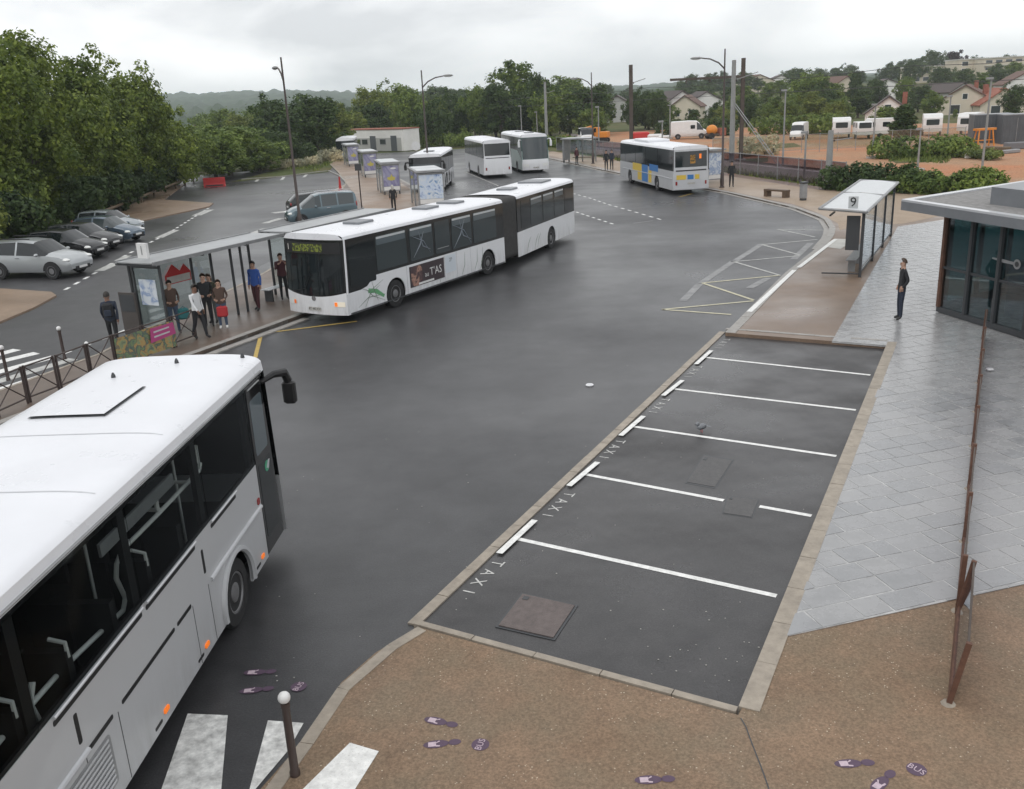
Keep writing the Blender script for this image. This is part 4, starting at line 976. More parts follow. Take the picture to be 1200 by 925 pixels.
# grey coach from behind
cR, cF = gp(568, 210), gp(541, 198); dd_ = (cF - cR).normalized()
B1 = simple_bus('coach', 'pale grey coach seen from behind with a rounded rear window', cR + dd_ * 11.5, cR, 1, 11.5, 2.5, 3.3, 'pale_silver', 1.75, 3.02, [(-3.5, -.5), (-5.6, -3.6), (-7.7, -5.7), (-11.1, -7.8)], (-2.6, -8.2), 0, glass='mid_glass')
B1.face('front', .3, 1.3, 'white_paint', 'front_bumper'); B1.face('front', 1.3, 3.02, 'dark_glass', 'windscreen')
B1.face('rear', .3, 3.02, 'white_paint', 'rear_panel', nz=6); B1.face('rear', 1.95, 2.98, 'dark_glass', 'rear_window', -.9, .9, .012); B1.face('rear', 1.72, 1.78, 'black_trim', 'rear_grille', -.85, .85, .012, 1); B1.face('rear', .34, .6, 'white_paint', 'rear_bumper', -1, 1, .05, 1)
B1.rear_lamps(.7)
# mint and white touring coach facing us
cF, cR = gp(613, 204), gp(583, 192.5); dd_ = (cF - cR).normalized()
B2 = simple_bus('coach', 'white and mint touring coach with a huge dark windscreen facing us', cF, cF - dd_ * 12, -1, 12, 2.5, 3.5, 'mint_paint', 2.0, 3.2, [(-4.2, -1.2), (-6.6, -4.3), (-9, -6.7), (-11.5, -9.1)], (-3.0, -8.8), 1, rake=.16, b=.2)
B2.face('front', .3, 1.25, 'white_paint', 'front_bumper', nz=3); B2.face('front', 1.25, 3.2, 'dark_green', 'windscreen_frame', nz=5); B2.face('front', 1.3, 3.15, 'mid_glass', 'windscreen', -.92, .92, .012, 5)
for sy in (-1, 1): MB().ext([(-2.6, 2.0), (-.25, 1.15), (-.22, 1.3), (-.6, 3.15), (-2.6, 3.15)], (0, sy * (B2.h - .01), 0), (1, 0, 0), (0, 0, 1), (0, sy * .022, 0)).build('cab_window', 'dark_green', B2.t)
for sy in (-.72, .72): B2.face('front', .62, .85, 'lamp_lens', 'headlight', sy - .2, sy + .2, .014, 1, 3)
B2.mirror(-1, 2.95, .25, .35, .5, 'white_paint'); B2.mirror(1, 2.95, .25, .35, .5, 'white_paint'); B2.hatch(-3, .9, .8); B2.hatch(-8, .9, .8); B2.face('rear', .3, 3.2, 'mint_paint', 'rear_panel')
B2.plate_no('front', .45, 'AX 205 LM')
# short white bus parked behind the shelter
cF, cR = gp(519, 226), gp(536, 209); dd_ = (cF - cR).normalized()
B4 = simple_bus('bus', 'short white bus parked nose towards us behind the nearest platform shelter', cF, cF - dd_ * 10.5, 1, 10.5, 2.5, 2.95, 'white_paint', 1.3, 2.7, [(-1.9, -.4), (-3.9, -2.0), (-5.9, -4.0), (-8, -6.0), (-10.2, -8.1)], (-2.7, -7.8), 1)
B4.face('front', .3, 1.0, 'white_paint', 'front_bumper'); B4.face('front', 1.0, 2.7, 'black_gloss', 'windscreen_frame'); B4.face('front', 1.06, 2.2, 'mid_glass', 'windscreen', -.92, .92, .012); B4.face('rear', .3, 2.7, 'white_paint', 'rear_panel')
for x0, x1 in ((-4.4, -3.4), (-6.4, -5.6)): B4.plate(1, [(x0, .4), (x1, .4), (x1, 1.25), (x0, 1.25)], 'black_gloss', 'door_panel', .006)
for sy in (-.75, .75): B4.face('front', .55, .72, 'lamp_lens', 'headlight', sy - .13, sy + .13, .014, 1, 3)
B4.mirror(1, 2.3, .25, .3, .4); B4.mirror(-1, 2.3, .25, .3, .4); B4.hatch(-3.5, .9, .8)
# far white midibus by the low building
cF = gp(417, 189); dd_ = Vector((.10, -1, 0)).normalized()
B5 = simple_bus('bus', 'small white bus waiting far off by the low white building', cF, cF - dd_ * 9, 1, 9, 2.3, 2.9, 'white_paint', 1.25, 2.55, [(-2.2, -.4), (-5, -2.3), (-8.6, -5.1)], (-2.2, -6.6), 1)
B5.face('front', .3, 1.1, 'white_paint', 'front_bumper'); B5.face('front', 1.1, 2.55, 'dark_glass', 'windscreen'); B5.face('rear', .3, 2.55, 'white_paint', 'rear_panel')
for sy in (-.75, .75): B5.face('front', .6, .75, 'lamp_lens', 'headlight', sy - .13, sy + .13, .014, 1, 3)

# ================================================================ SHELTERS, STREET FURNITURE
def frame_at(o, dxy):
    """Empty placement with local x along dxy"""
    return tuple(o), math.atan2(dxy[1], dxy[0])
# shelter 9 on the right platform
loc, rz = frame_at((12.5, 32.0, KZ), (.473, .881))
S9 = thing('bus_shelter', 'bus shelter numbered 9 with frosted roof and glass back wall', 'bus shelter', loc, rz, 'bus shelters')
SL, SD, SH = 9.9, 1.45, 2.32
for x in (0.0, 3.3, 6.6, 9.7): MB().box(x - .04, x + .04, -.05, .05, 0, SH - .02).build('post', 'anthracite', S9)
for x0, x1 in ((.06, 3.24), (3.36, 6.54), (6.66, 9.64)):
    o = MB().box(x0, x1, -.012, .012, .22, SH - .12).build('back_pane', 'shelter_glass', S9); MB().box(x0, x1, -.02, .02, .14, .20).build('bottom_rail', 'anthracite', o)
slope = .10
zr = lambda y: SH + slope * y / SD
for a, b in (((-.3, -.12), (SL, -.12)), ((-.3, SD), (SL, SD)), ((-.3, -.12), (-.3, SD)), ((SL, -.12), (SL, SD)), ((SL / 2 - .1, -.12), (SL / 2 - .1, SD))):
    MB().tube([(a[0], a[1], zr(a[1])), (b[0], b[1], zr(b[1]))], .05, 6).build('roof_rail', 'galv', S9)
for x0, x1 in ((-.25, SL / 2 - .16), (SL / 2 - .04, SL - .05)):
    MB().grid(lambda u, v: (x0 + (x1 - x0) * u, -.07 + (SD + .02) * v, zr(-.07 + (SD + .02) * v) + .10 * math.sin(PI * v) * .5), 6, 8).build('roof_panel', 'frosted', S9, True)
MB().box(.5, 1.1, .05, .09, .9, 1.9).box(.0, 1.0, SD - .35, SD - .3, SH - .2, SH - .15).build('hanging_bar', 'anthracite', S9)
MB().box(-.02, .02, .1, .55, .95, 2.15).build('timetable_case', 'anthracite', S9)
MB().box(.7, 4.8, .25, .6, .44, .48).build('bench_seat', 'galv', S9)
for x in (1.0, 2.7, 4.5): MB().box(x - .03, x + .03, .3, .55, 0, .44).build('bench_leg', 'galv', S9)
MB().tube([(0, .0, .12), (0, 1.3, .10)], .03, 6).build('foot_rail', 'anthracite', S9)
mbp = MB().ext([(-.16, -.22), (.16, -.22), (.16, .19), (-.16, .19)], (-.2, .35, zr(.35) + .30), (0, -1, 0), (0, 0, 1), (.04, 0, 0))
np_ = mbp.build('number_plate', 'frosted', S9)
text_on(MB(), '9', .46, (-.206, .35, zr(.35) + .285), (0, -1, 0), (0, 0, 1)).build('number', 'black_trim', np_)
# left shelter 1 and its neighbour
def island_shelter(label, o, dxy, L, D=1.65, H=2.35, first=True):
    loc, rz = frame_at(o, dxy)
    s = thing('bus_shelter', label, 'bus shelter', loc, rz, 'bus shelters')
    for x in (.35, 2.9, L - 2.2, L - .3): MB().tube([(x, D - .15, 0), (x, D - .15, H - .02)], .05, 8).build('post', 'anthracite', s)
    for x in ((L * .62, L * .70) if first else (L * .4,)): MB().tube([(x, .5, 0), (x, .5, H - .02)], .045, 8).build('post', 'anthracite', s)
    MB().box(0, L, 0, .08, H, H + .11).build('roof_beam', 'galv', s); MB().box(0, L, D - .08, D, H, H + .11).build('roof_beam', 'galv', s)
    MB().box(-.05, L + .05, .08, D - .08, H + .05, H + .08).build('roof_panel', 'shelter_roof', s)
    for x in (0.0, L / 3, 2 * L / 3, L - .06): MB().box(x, x + .06, .0, D, H - .03, H + .02).build('roof_rib', 'anthracite', s)
    for x0, x1 in ((.4, 2.8), (2.95, L - 2.3)): MB().box(x0, x1, D - .16, D - .14, .35, H - .2).build('back_pane', 'shelter_glass', s)
    return s
D1 = (.455, .89)
S1 = island_shelter('long glass bus shelter numbered 1 with people waiting under it', gp(181, 314, 2.4).xy.to_3d() + Vector((0, 0, KZ)), D1, 6.0)
MB().box(.30, .36, .15, .22, 0, 2.3).build('post', 'anthracite', S1); MB().box(.30, .36, 1.3, 1.36, 0, 2.3).build('post', 'anthracite', S1); MB().box(.30, .36, .22, 1.3, 2.2, 2.27).build('end_rail', 'anthracite', S1)
e_ = MB().box(.32, .345, .24, 1.28, .35, 2.18).build('end_pane', 'shelter_glass', S1)
MB().box(.305, .315, .42, 1.12, 1.05, 1.85).build('route_map', 'poster_map', e_)
pp = MB().ext([(-.55, -.25), (.55, -.25), (.55, .05), (.30, .32), (.1, .12), (-.2, .38), (-.55, .05)], (2.2, 1.44, 1.62), (1, 0, 0), (0, 0, 1), (0, -.02, 0)).build('red_poster', 'red', S1)
MB().ext([(-.5, -.22), (.5, -.22), (.5, .0), (-.5, .0)], (2.2, 1.418, 1.62), (1, 0, 0), (0, 0, 1), (0, -.006, 0)).build('poster_print', 'pale_concrete', pp)
nb_ = MB().ext([(-.2, -.2), (.2, -.2), (.2, .25), (-.2, .25)], (.25, .7, 2.72), (0, -1, 0), (0, 0, 1), (.1, 0, 0)).build('number_plate', 'caravan_white', S1)
text_on(MB(), '1', .4, (.244, .7, 2.74), (0, -1, 0), (0, 0, 1)).build('number', 'galv', nb_)
S2 = island_shelter('plain glass bus shelter half hidden by the articulated bus', Vector(S1.location) + Vector((.455, .89, 0)) * 6.5, D1, 6.6, first=False)
# small shelters with a poster end further along the platform
def ad_shelter(label, base, dxy, pm, w_=1.35, L=4.2, sc_=1.0):
    loc, rz = frame_at(base, dxy)
    s = thing('bus_shelter', label, 'bus shelter', (loc[0], loc[1], KZ), rz, 'bus shelters')
    c = MB().box(-.1, .1, -w_ / 2, w_ / 2, .25, 2.25).build('poster_case', 'galv', s)
    MB().box(-.115, -.10, -w_ / 2 + .08, w_ / 2 - .08, .62, 2.15).build('poster', pm, c); MB().box(-.115, -.10, -w_ / 2 + .08, w_ / 2 - .08, .33, .60).build('poster_foot', 'caravan_white', c)
    if pm == 'poster_lilac':
        MB().ext([(-.28, -.12), (.0, -.22), (.26, -.16), (.32, .02), (.12, .10), (.02, .30), (-.06, .08), (-.3, .06)], (-.116, 0, 1.25), (0, -1, 0), (0, 0, 1), (-.004, 0, 0)).build('printed_shape', mat('print_yellow', (.48, .42, .10), .3), c)
        MB().ext([(.22 * math.cos(q) + .2, .07 * math.sin(q)) for q in [i * PI / 8 for i in range(16)]], (-.116, 0, 1.95), (0, -1, 0), (0, 0, 1), (-.004, 0, 0)).build('printed_logo', 'caravan_white', c)
    for y in (-w_ / 2 + .1, w_ / 2 - .1): MB().box(-.06, .06, y - .05, y + .05, 0, .25).build('foot', 'anthracite', s)
    for x in (L * .5, L): MB().box(x - .05, x + .05, w_ / 2 - .05, w_ / 2 + .05, 0, 2.3).build('post', 'galv', s)
    for x0, x1 in ((.15, L * .5 - .06), (L * .5 + .06, L - .06)): MB().box(x0, x1, w_ / 2 - .012, w_ / 2 + .012, .2, 2.2).build('back_pane', 'shelter_glass', s)
    MB().box(-.25, L + .2, -w_ / 2 - .12, w_ / 2 + .15, 2.3, 2.42).build('roof', 'galv', s)
    r = bpy.data.objects[s.children[-1].name]
    for x0, x1 in ((-.1, L * .5 - .1), (L * .5 + .05, L + .05)): MB().box(x0, x1, -w_ / 2, w_ / 2, 2.42, 2.45).build('roof_panel', 'frosted', r)
    MB().box(.6, L - .4, .2, .5, .44, .5).build('bench_seat', 'bench_wood', s)
    s.scale = (sc_,) * 3
    return s
ad_shelter('platform shelter with a blue poster just behind the articulated bus', gp(507, 246), (-.20, .98), 'poster_blue', 1.7)
ad_shelter('second platform shelter, lilac poster with a yellow blot', gp(460, 229.5), (-.22, .975), 'poster_lilac')
ad_shelter('third platform shelter, lilac poster, between two others', gp(435.5, 209), (-.24, .97), 'poster_lilac')
ad_shelter('farthest platform shelter with a pale poster by the small bus', gp(415.5, 196), (-.26, .965), 'poster_lilac')
ad_shelter('grey shelter with a dark poster on the far right platform', gp(664, 190.5, KZ), (.86, -.5), 'face_print', 1.4, 3.0)
ad_shelter('grey shelter partly hidden behind the coach with colour blocks', gp(836, 215, KZ), (-.35, .94), 'poster_map', 1.5, 4.0)

# station building with a glazed front
A_ = Vector((12.72, 26.35, 0)); fd = Vector((.209, -.978, 0)).normalized(); sdv = Vector((.84, .54, 0)).normalized()
SB = thing('station_building', 'glass-fronted station building with flat grey overhanging roof', 'building', tuple(A_), math.atan2(fd.y, fd.x))
toL = Matrix.Rotation(-math.atan2(fd.y, fd.x), 4, 'Z')
sl = toL @ sdv                       # side wall direction in the local frame
GH = 3.0
LEN, DEP = 19.0, 13.0
foot = [(0, 0), (LEN, 0), (LEN + sl.x * DEP, sl.y * DEP), (sl.x * DEP, sl.y * DEP)]
MB().prism(foot, -.05, KZ + .03).build('floor_slab', 'concrete', SB)
MB().box(-.05, LEN, -.07, .07, KZ + .03, KZ + .18).build('plinth', 'anthracite', SB)
mx_ = [0.0, 1.12, 2.25, 3.4, 4.55, 5.7, 6.85, 8.0, 9.15]
for i, x in enumerate(mx_): MB().box(x - .05, x + .05, -.09, .06, KZ + .18, GH).build('mullion', 'corten' if i == 0 else 'anthracite', SB)
for x0, x1 in zip(mx_, mx_[1:]):
    MB().box(x0 + .05, x1 - .05, -.012, .012, KZ + .18, 1.42).build('glass_pane', 'station_glass', SB)
    MB().box(x0 + .05, x1 - .05, -.012, .012, 1.48, GH).build('glass_pane', 'station_glass', SB)
    MB().box(x0 + .05, x1 - .05, -.05, .04, 1.42, 1.48).build('transom', 'anthracite', SB)
MB().box(9.2, LEN, -.08, .08, KZ + .1, GH).build('end_wall', 'zinc', SB)
for a, b in ((Vector((0.1, 0.08, 0)), Vector((sl.x * DEP, sl.y * DEP, 0))),):
    t_ = (b - a).normalized(); n_v = Vector((-t_.y, t_.x, 0)) * .1
    MB().prism([tuple(a.xy), tuple(b.xy), tuple((b + n_v).xy), tuple((a + n_v).xy)], KZ + .03, .4).build('side_plinth', 'anthracite', SB)
    for k in range(8):
        a2, b2 = a.lerp(b, (k + .04) / 8), a.lerp(b, (k + .96) / 8); MB().prism([tuple(a2.xy), tuple(b2.xy), tuple((b2 + n_v * .2).xy), tuple((a2 + n_v * .2).xy)], .4, GH).build('glass_pane', 'station_glass', SB)
        c2 = a.lerp(b, k / 8); MB().box(c2.x - .05, c2.x + .05, c2.y - .05, c2.y + .05, .4, GH).build('mullion', 'anthracite', SB)
MB().prism([(sl.x * DEP * .55 + .3, sl.y * DEP * .55), (LEN, sl.y * DEP * .55), (LEN, sl.y * DEP * .55 + .1), (sl.x * DEP * .55 + .3, sl.y * DEP * .55 + .1)], KZ + .03, 1.7).build('inner_wall', 'render_white', SB)
MB().box(3.2, 6.4, 2.0, 2.7, KZ + .03, 1.15).build('ticket_counter', 'white_paint', SB)
MB().box(1.2, 2.1, 1.2, 1.7, KZ + .03, 1.7).build('ticket_machine', mat('machine_blue', (.03, .14, .25), .4), SB)
MB().box(7.2, 8.2, 1.4, 1.9, KZ + .03, 1.6).build('ticket_machine', 'container', SB)
for x in (1.6, 4.2): MB().tube([(x, 3.0, KZ), (x, 3.0, GH)], .12, 10).build('inner_column', 'pale_concrete', SB)
lg = MB()
lg.ext([(.13 * math.cos(q), .13 * math.sin(q)) for q in [i * PI / 9 for i in range(18)]], (2.85, -.02, 1.98), (1, 0, 0), (0, 0, 1), (0, -.004, 0))
lg.ext([(-.9, -.01), (-.5, -.05), (-.08, -.05), (-.08, .02), (-.5, .04), (-.9, .03)], (2.85, -.025, 2.0), (1, 0, 0), (0, 0, 1), (0, -.004, 0))
lo = lg.build('window_sticker', 'galv', SB)
MB().ext([(.07 * math.cos(q), .07 * math.sin(q)) for q in [i * PI / 9 for i in range(18)]], (2.85, -.0245, 1.98), (1, 0, 0), (0, 0, 1), (0, -.004, 0)).build('sticker_eye', 'anthracite', lo)
ro = [(-1.0, -.85), (LEN + .5, -.85), (LEN + sl.x * DEP, sl.y * DEP + .4), (sl.x * DEP - 1.1, sl.y * DEP + .4)]
cen = (sum(p[0] for p in ro) / 4, sum(p[1] for p in ro) / 4)
inn = [(cen[0] + (p[0] - cen[0]) * .975, cen[1] + (p[1] - cen[1]) * .965) for p in ro]
RF = MB().prism(ro, GH + .05, GH + .30).build('roof', 'zinc', SB)
MB().prism(inn, GH + .30, GH + .315).build('roof_surface', 'roof_gravel', RF)
for i in range(4):
    a, b = Vector(ro[i]), Vector(ro[(i + 1) % 4]); ai, bi = Vector(inn[i]), Vector(inn[(i + 1) % 4])
    MB().prism([tuple(a), tuple(b), tuple(bi), tuple(ai)], GH + .302, GH + .36).build('roof_edge', 'pale_silver', RF)
hq = toL @ (gp(1160, 239, GH + .32) - A_); hx_, hy_ = hq.x, hq.y
MB().prism([(hx_, hy_), (hx_ + 7, hy_ - .0), (hx_ + 7 + sl.x * 4, hy_ + sl.y * 4), (hx_ + sl.x * 4, hy_ + sl.y * 4)], GH + .31, GH + .78).build('roof_housing', 'zinc', RF)
for x, y in ((-.4, 3.2), (.3, 2.0), (-.9, 4.6)): MB().cbox((x, y, GH + .35), (.5, .16, .08), .02).build('roof_vent', 'anthracite', RF)

# rusty-edged low fence leading to the building: one panel after another
fa, fb = Vector((4.66, 8.54, KZ)), Vector((12.45, 23.25, KZ)); fv = (fb - fa); nP = 8
for k in range(nP):
    p0 = fa + fv * (k / nP); pl = fv.length / nP
    t = thing('fence_panel', ['nearest', 'second nearest', 'third', 'fourth', 'fourth last', 'third last', 'second last', 'farthest'][k] + ' panel of the low rusty-posted fence by the slabs', 'fence', tuple(p0), math.atan2(fv.y, fv.x), 'panels of the low rusty fence')
    t.rotation_euler = (rad(9 if k == 0 else 1.5), 0, math.atan2(fv.y, fv.x))
    MB().box(0, .05, -.03, .03, -.03, .82).build('post', 'corten', t)
    if k in (0, nP - 1): MB().box(pl - .07, pl - .02, -.03, .03, -.03, .8).build('post', 'corten', t)
    MB().box(.05, pl - .07, -.012, .012, .775, .795).build('top_rail', 'mast_brown', t); MB().box(.05, pl - .07, -.022, .022, .02, .13).build('bottom_rail', 'corten', t)
    MB().box(.05, pl - .07, -.004, .004, .13, .77).build('mesh_sheet', 'fence_mesh', t)
    MB().lathe([(.09, -.02), (.07, .015), (.03, .02)], (.02, 0, 0), (0, 0, 1), 9).build('footing', 'stone_kerb', t)

# bollards
def bollard(label, base, h=.95):
    t = thing('bollard', label, 'bollard', tuple(base), group='bollards with white heads')
    MB().lathe([(.055, 0), (.055, .05), (.045, .07), (.042, h - .12), (.05, h - .10), (.05, h - .06)], (0, 0, 0), (0, 0, 1), 14).build('post', 'post_brown', t, True)
    MB().ball((0, 0, h), .065, 14, 8).build('white_head', 'caravan_white', t, True)
bollard('brown bollard with white ball head by the near kerb', gp(346, 908, KZ))
bollard('brown bollard with white head at the far end of the crossing', gp(76, 421, KZ), .92)
bollard('brown bollard with white head at the left picture edge', gp(10, 446, KZ), .92)

# crossed barriers on the island, left
bp = [gp(u, v, KZ) for u, v in [(-42, 505), (-2, 489), (35, 472), (72, 458), (108, 443), (138, 431), (172, 419), (206, 407), (232, 397)]]
names = ['at the very edge of the picture', 'first from the left edge', 'second from the left edge', 'third from the left edge', 'beside the dark clothed walker', 'carrying the left half of the flower banner', 'carrying the right half of the flower banner', 'last before the waiting people']
for k, (a, b) in enumerate(zip(bp, bp[1:])):
    v_ = b - a; L_ = v_.length
    t = thing('crossed_barrier', 'brown steel barrier with crossed bars ' + names[k], 'barrier', tuple(a), math.atan2(v_.y, v_.x), 'crossed barriers on the island')
    for x in (.03, L_ - .06): MB().tube([(x, 0, 0), (x, 0, .95)], .032, 8).build('post', 'post_brown', t)
    for z in (.92, .14): MB().tube([(.03, 0, z), (L_ - .06, 0, z)], .024, 6).build('rail', 'post_brown', t)
    MB().tube([(.03, .012, .14), (L_ - .06, .012, .92)], .016, 6).build('cross_bar', 'post_brown', t); MB().tube([(.03, -.012, .92), (L_ - .06, -.012, .14)], .016, 6).build('cross_bar', 'post_brown', t)
    if k == 4: MB().lathe([(.05, 0), (.05, .02), (.02, .05)], (.03, 0, .95), (0, 0, 1), 8).build('post_cap', 'caravan_white', t)
a, b = bp[5], bp[7]; v_ = b - a
bn = thing('flower_banner', 'printed banner of green and orange flowers tied to the barriers', 'banner', tuple(a), math.atan2(v_.y, v_.x))
MB().grid(lambda u, v: (u * v_.length, -.05 - .02 * math.sin(u * 9), .05 + .78 * v), 14, 3).build('cloth', 'flower_print', bn, True)
MB().ext([(.0, .0), (1.0, .05), (.95, .40), (.05, .42)], (v_.length * .56, -.075, .38), (1, 0, 0), (0, 0, 1), (0, -.006, 0)).build('pink_patch', mat('pink', (.42, .06, .20), .5), bn)
for z in (.50, .64): MB().ext([(.0, 0), (.62, .02), (.62, .06), (0, .05)], (v_.length * .56 + .15, -.083, z), (1, 0, 0), (0, 0, 1), (0, -.003, 0)).build('printed_line', 'frosted', bn)
ib = thing('notice_board', 'dark brown notice board standing behind the barriers', 'sign', tuple(gp(158, 396, KZ)), math.atan2(-.455, .89))
MB().box(-.35, .35, -.04, .04, .1, 1.45).build('board', mat('board_brown', (.07, .06, .055), .5, var=.1), ib); MB().box(-.30, .30, -.05, -.041, .85, 1.38).build('notice', 'anthracite', ib)
for x in (-.3, .3): MB().box(x - .03, x + .03, -.03, .03, 0, .1).build('leg', 'anthracite', ib)

def bench(label, base, rz, L, m, mt):
    t = thing('bench', label, 'bench', tuple(base), rz, 'benches')
    if m == 'block':
        MB().box(-L / 2, L / 2, -.22, .22, .36, .46).build('seat', mt, t)
        for s in (-1, 1): MB().box(s * (L / 2 - .13) - .13, s * (L / 2 - .13) + .13, -.20, .20, 0, .36).build('leg', mt, t)
    else:
        for k in range(3): MB().box(-L / 2, L / 2, -.2 + k * .14, -.09 + k * .14, .43, .46).build('slat', mt, t)
        for s in (-1, 1): MB().box(s * (L / 2 - .2) - .03, s * (L / 2 - .2) + .03, -.18, .18, 0, .43).build('leg', 'anthracite', t)
bench('dark timber block bench on the far platform', gp(910, 231, KZ), math.atan2(-1.5, .9), 1.75, 'block', 'bench_wood')
bench('pale slatted bench between the two island shelters', gp(330, 349, KZ), math.atan2(.89, .455), 1.7, 'slat', 'frosted')
bi = thing('litter_bin', 'grey litter bin beside the block bench', 'bin', tuple(gp(941, 235, KZ)), rad(20))
MB().cbox((0, 0, .55), (.36, .36, .9), .05).build('body', 'galv', bi); MB().cbox((0, 0, 1.04), (.42, .42, .10), .03).build('lid', 'anthracite', bi); MB().box(-.14, .14, -.14, .14, 0, .12).build('foot', 'anthracite', bi)
# red cones of the parking area
def cone(label, u, v, h):
    t = thing('traffic_marker', label, 'marker', tuple(gp(u, v, .08)), group='red markers')
    MB().lathe([(.2, 0), (.2, .04), (.13, .05), (.05, h)], (0, 0, 0), (0, 0, 1), 10).build('cone', 'red', t); MB().lathe([(.095, h * .45), (.075, h * .65)], (0, 0, 0), (0, 0, 1), 10).build('white_ring', 'caravan_white', t)
cone('red marker standing at the corner of the parking pavement', 399, 223, 1.1)
rb = thing('road_barrier', 'low red plastic road barrier by the shrubs at the far car park', 'barrier', tuple(gp(252, 219)), rad(8))
MB().ext([(-.22, 0), (.22, 0), (.12, .35), (.10, .85), (-.10, .85), (-.12, .35)], (-1.0, 0, 0), (0, 1, 0), (0, 0, 1), (2.0, 0, 0)).build('shell', 'red', rb); MB().box(-.8, .8, -.23, .23, .08, .2).build('base_slot', 'anthracite', rb)
# guard rail in front of the left trees
ga, gb = gp(112, 262), gp(236, 210); gv = gb - ga; ng = 9
for k in range(ng):
    a = ga + gv * (k / ng); L_ = gv.length / ng
    t = thing('guard_rail', 'length of wooden guard rail under the left trees, ' + ['nearest', 'second', 'third', 'fourth', 'middle', 'fourth from the far end', 'third from the far end', 'second from the far end', 'farthest'][k], 'guard rail', tuple(a), math.atan2(gv.y, gv.x), 'guard rail lengths')
    MB().tube([(0, 0, 0), (0, 0, .75)], .09, 8).build('post', 'wood', t); MB().tube([(0, -.1, .6), (L_, -.1, .6)], .10, 8).build('rail', 'wood', t)

# lamp posts
def lamp(label, base, H, arm, m='post_brown', r=.085):
    t = thing('street_lamp', label, 'street lamp', tuple(base), math.atan2(arm[1], arm[0]), 'street lamps')
    L_ = math.hypot(*arm)
    MB().tube([(0, 0, 0), (0, 0, 1.0), (0, 0, 1.05), (0, 0, H + .5)], [r * 1.5, r * 1.4, r, r * .55], 10).build('pole', m, t, True)
    MB().lathe([(r * 2.2, 0), (r * 2.2, .04), (r * 1.5, .1)], (0, 0, 0), (0, 0, 1), 10).build('base_collar', m, t)
    MB().tube([(0, 0, H - .75), (L_ * .25, 0, H - .35), (L_ * .6, 0, H - .08), (L_ - .1, 0, H)], [.05, .05, .045, .04], 8).build('arm', m, t, True)
    hd = MB().ball((L_ + .28, 0, H + .02), (.42, .15, .09), 12, 6).build('lamp_head', 'mast_grey', t, True)
    MB().ball((L_ + .30, 0, H - .035), (.28, .11, .06), 10, 5).build('lens', 'lamp_lens', hd, True)
lamp('tall brown street lamp beside the blue family car', gp(353, 272), 8.9, (-.5, .9))
lamp('street lamp with arm to the right over the short white bus', gp(504, 224), 8.55, (1.75, -.3))
lamp('tallest street lamp with arm to the left at the right platform', gp(846, 220, KZ), 8.55, (-1.5, .6))
lamp('street lamp with arm to the left by the far right shelter', gp(695, 192, KZ), 8.1, (-1.4, .5))
def sign_post(label, base, h, r=.04):
    t = thing('sign_post', label, 'sign post', tuple(base), 0, 'stop sign posts')
    MB().tube([(0, 0, 0), (0, 0, h)], r, 8).build('pole', 'post_brown', t); MB().box(-.2, .2, -.02, .02, h - .05, h + .35).build('plate', 'anthracite', t)
sign_post('thin brown stop post on the platform behind the blue family car', gp(425, 254), 2.9)

# masts of the railway
def mast(label, u, vb, H, kind, base=None):
    b = base or gp(u, vb)
    t = thing('railway_mast', label, 'mast', (b.x, b.y, 0.02), 0, 'masts beside the railway')
    if kind == 'beam':
        for s in (-1, 1): MB().box(-.16, .16, s * .15 - .02, s * .15 + .02, 0, H).build('flange', 'mast_brown', t)
        MB().box(-.02, .02, -.13, .13, 0, H).build('web', 'mast_brown', t)
    elif kind == 'round':
        MB().tube([(0, 0, 0), (0, 0, H)], [.24, .17], 12).build('pole', 'mast_grey', t, True)
    else:
        MB().tube([(0, 0, 0), (0, 0, H)], [.09, .06], 8).build('pole', 'mast_grey', t, True); MB().box(-.35, .1, -.1, .1, H - .05, H + .1).build('lamp_head', 'galv', t)
    MB().box(-.4, .4, -.4, .4, -.02, .15).build('footing', 'concrete', t)
    if kind != 'thin':
        MB().tube([(0, 0, H * .82), (1.3, -.4, H * .86)], .035, 6).build('bracket', 'galv', t); MB().lathe([(.03, 0), (.08, .05), (.03, .1), (.08, .15), (.03, .2), (.08, .25), (.03, .3)], (0, 0, H * .82), (.95, -.3, .05), 8).build('insulator', 'mast_brown', t)
    return t
mast('dark brown rail mast above the coach with colour blocks', 740, 194, 9.1, 'beam')
mast('thick pale grey rail mast beside the tallest lamp', 857, 199, 8.8, 'round')
mast('dark brown rail mast right of the thick grey one', 868, 188, 9.2, 'beam')
mast('slim grey mast behind the touring coach', 641, 171, 8.6, 'round')
mast('grey mast left of the trees behind the touring coach', 531, 161, 7.2, 'round')
mast('brown mast between two grey ones in front of the wood', 557, 160, 7.0, 'beam')
mast('brown mast standing left of the low white building', 395, 166, 6.6, 'beam')
mast('thin station light behind the grey coach', 577, 163, 4.4, 'thin'); mast('thin station light right of the touring coach', 630, 166, 4.4, 'thin')
mast('thin light pole at the building site behind the bench', 917, 196, 6.2, 'thin'); mast('thin light pole left of the white van', 785, 163, 4.6, 'thin')
mast('grey pole in front of the grey containers', 1150, 205, 6.4, 'thin'); mast('stout grey post at the end of the hedge', 970, 221, 3.7, 'round'); mast('grey post between bench and hedge', 942, 214, 3.4, 'thin')
mast('short grey pole at the rail fence behind the far shelter', 776, 196, 4.0, 'thin')
bm = thing('gantry_beam', 'steel beam spanning between the brown and grey rail masts', 'beam', (0, 0, 0))
pA, pB = gp(740, 194), gp(868, 188); q0 = pA.lerp(pB, .35); MB().box(0, (pB - q0).length, -.1, .1, 0, .22).build('beam', 'mast_brown', bm)
bm.location = (q0.x, q0.y, 7.5); bm.rotation_euler = (0, 0, math.atan2((pB - q0).y, (pB - q0).x))
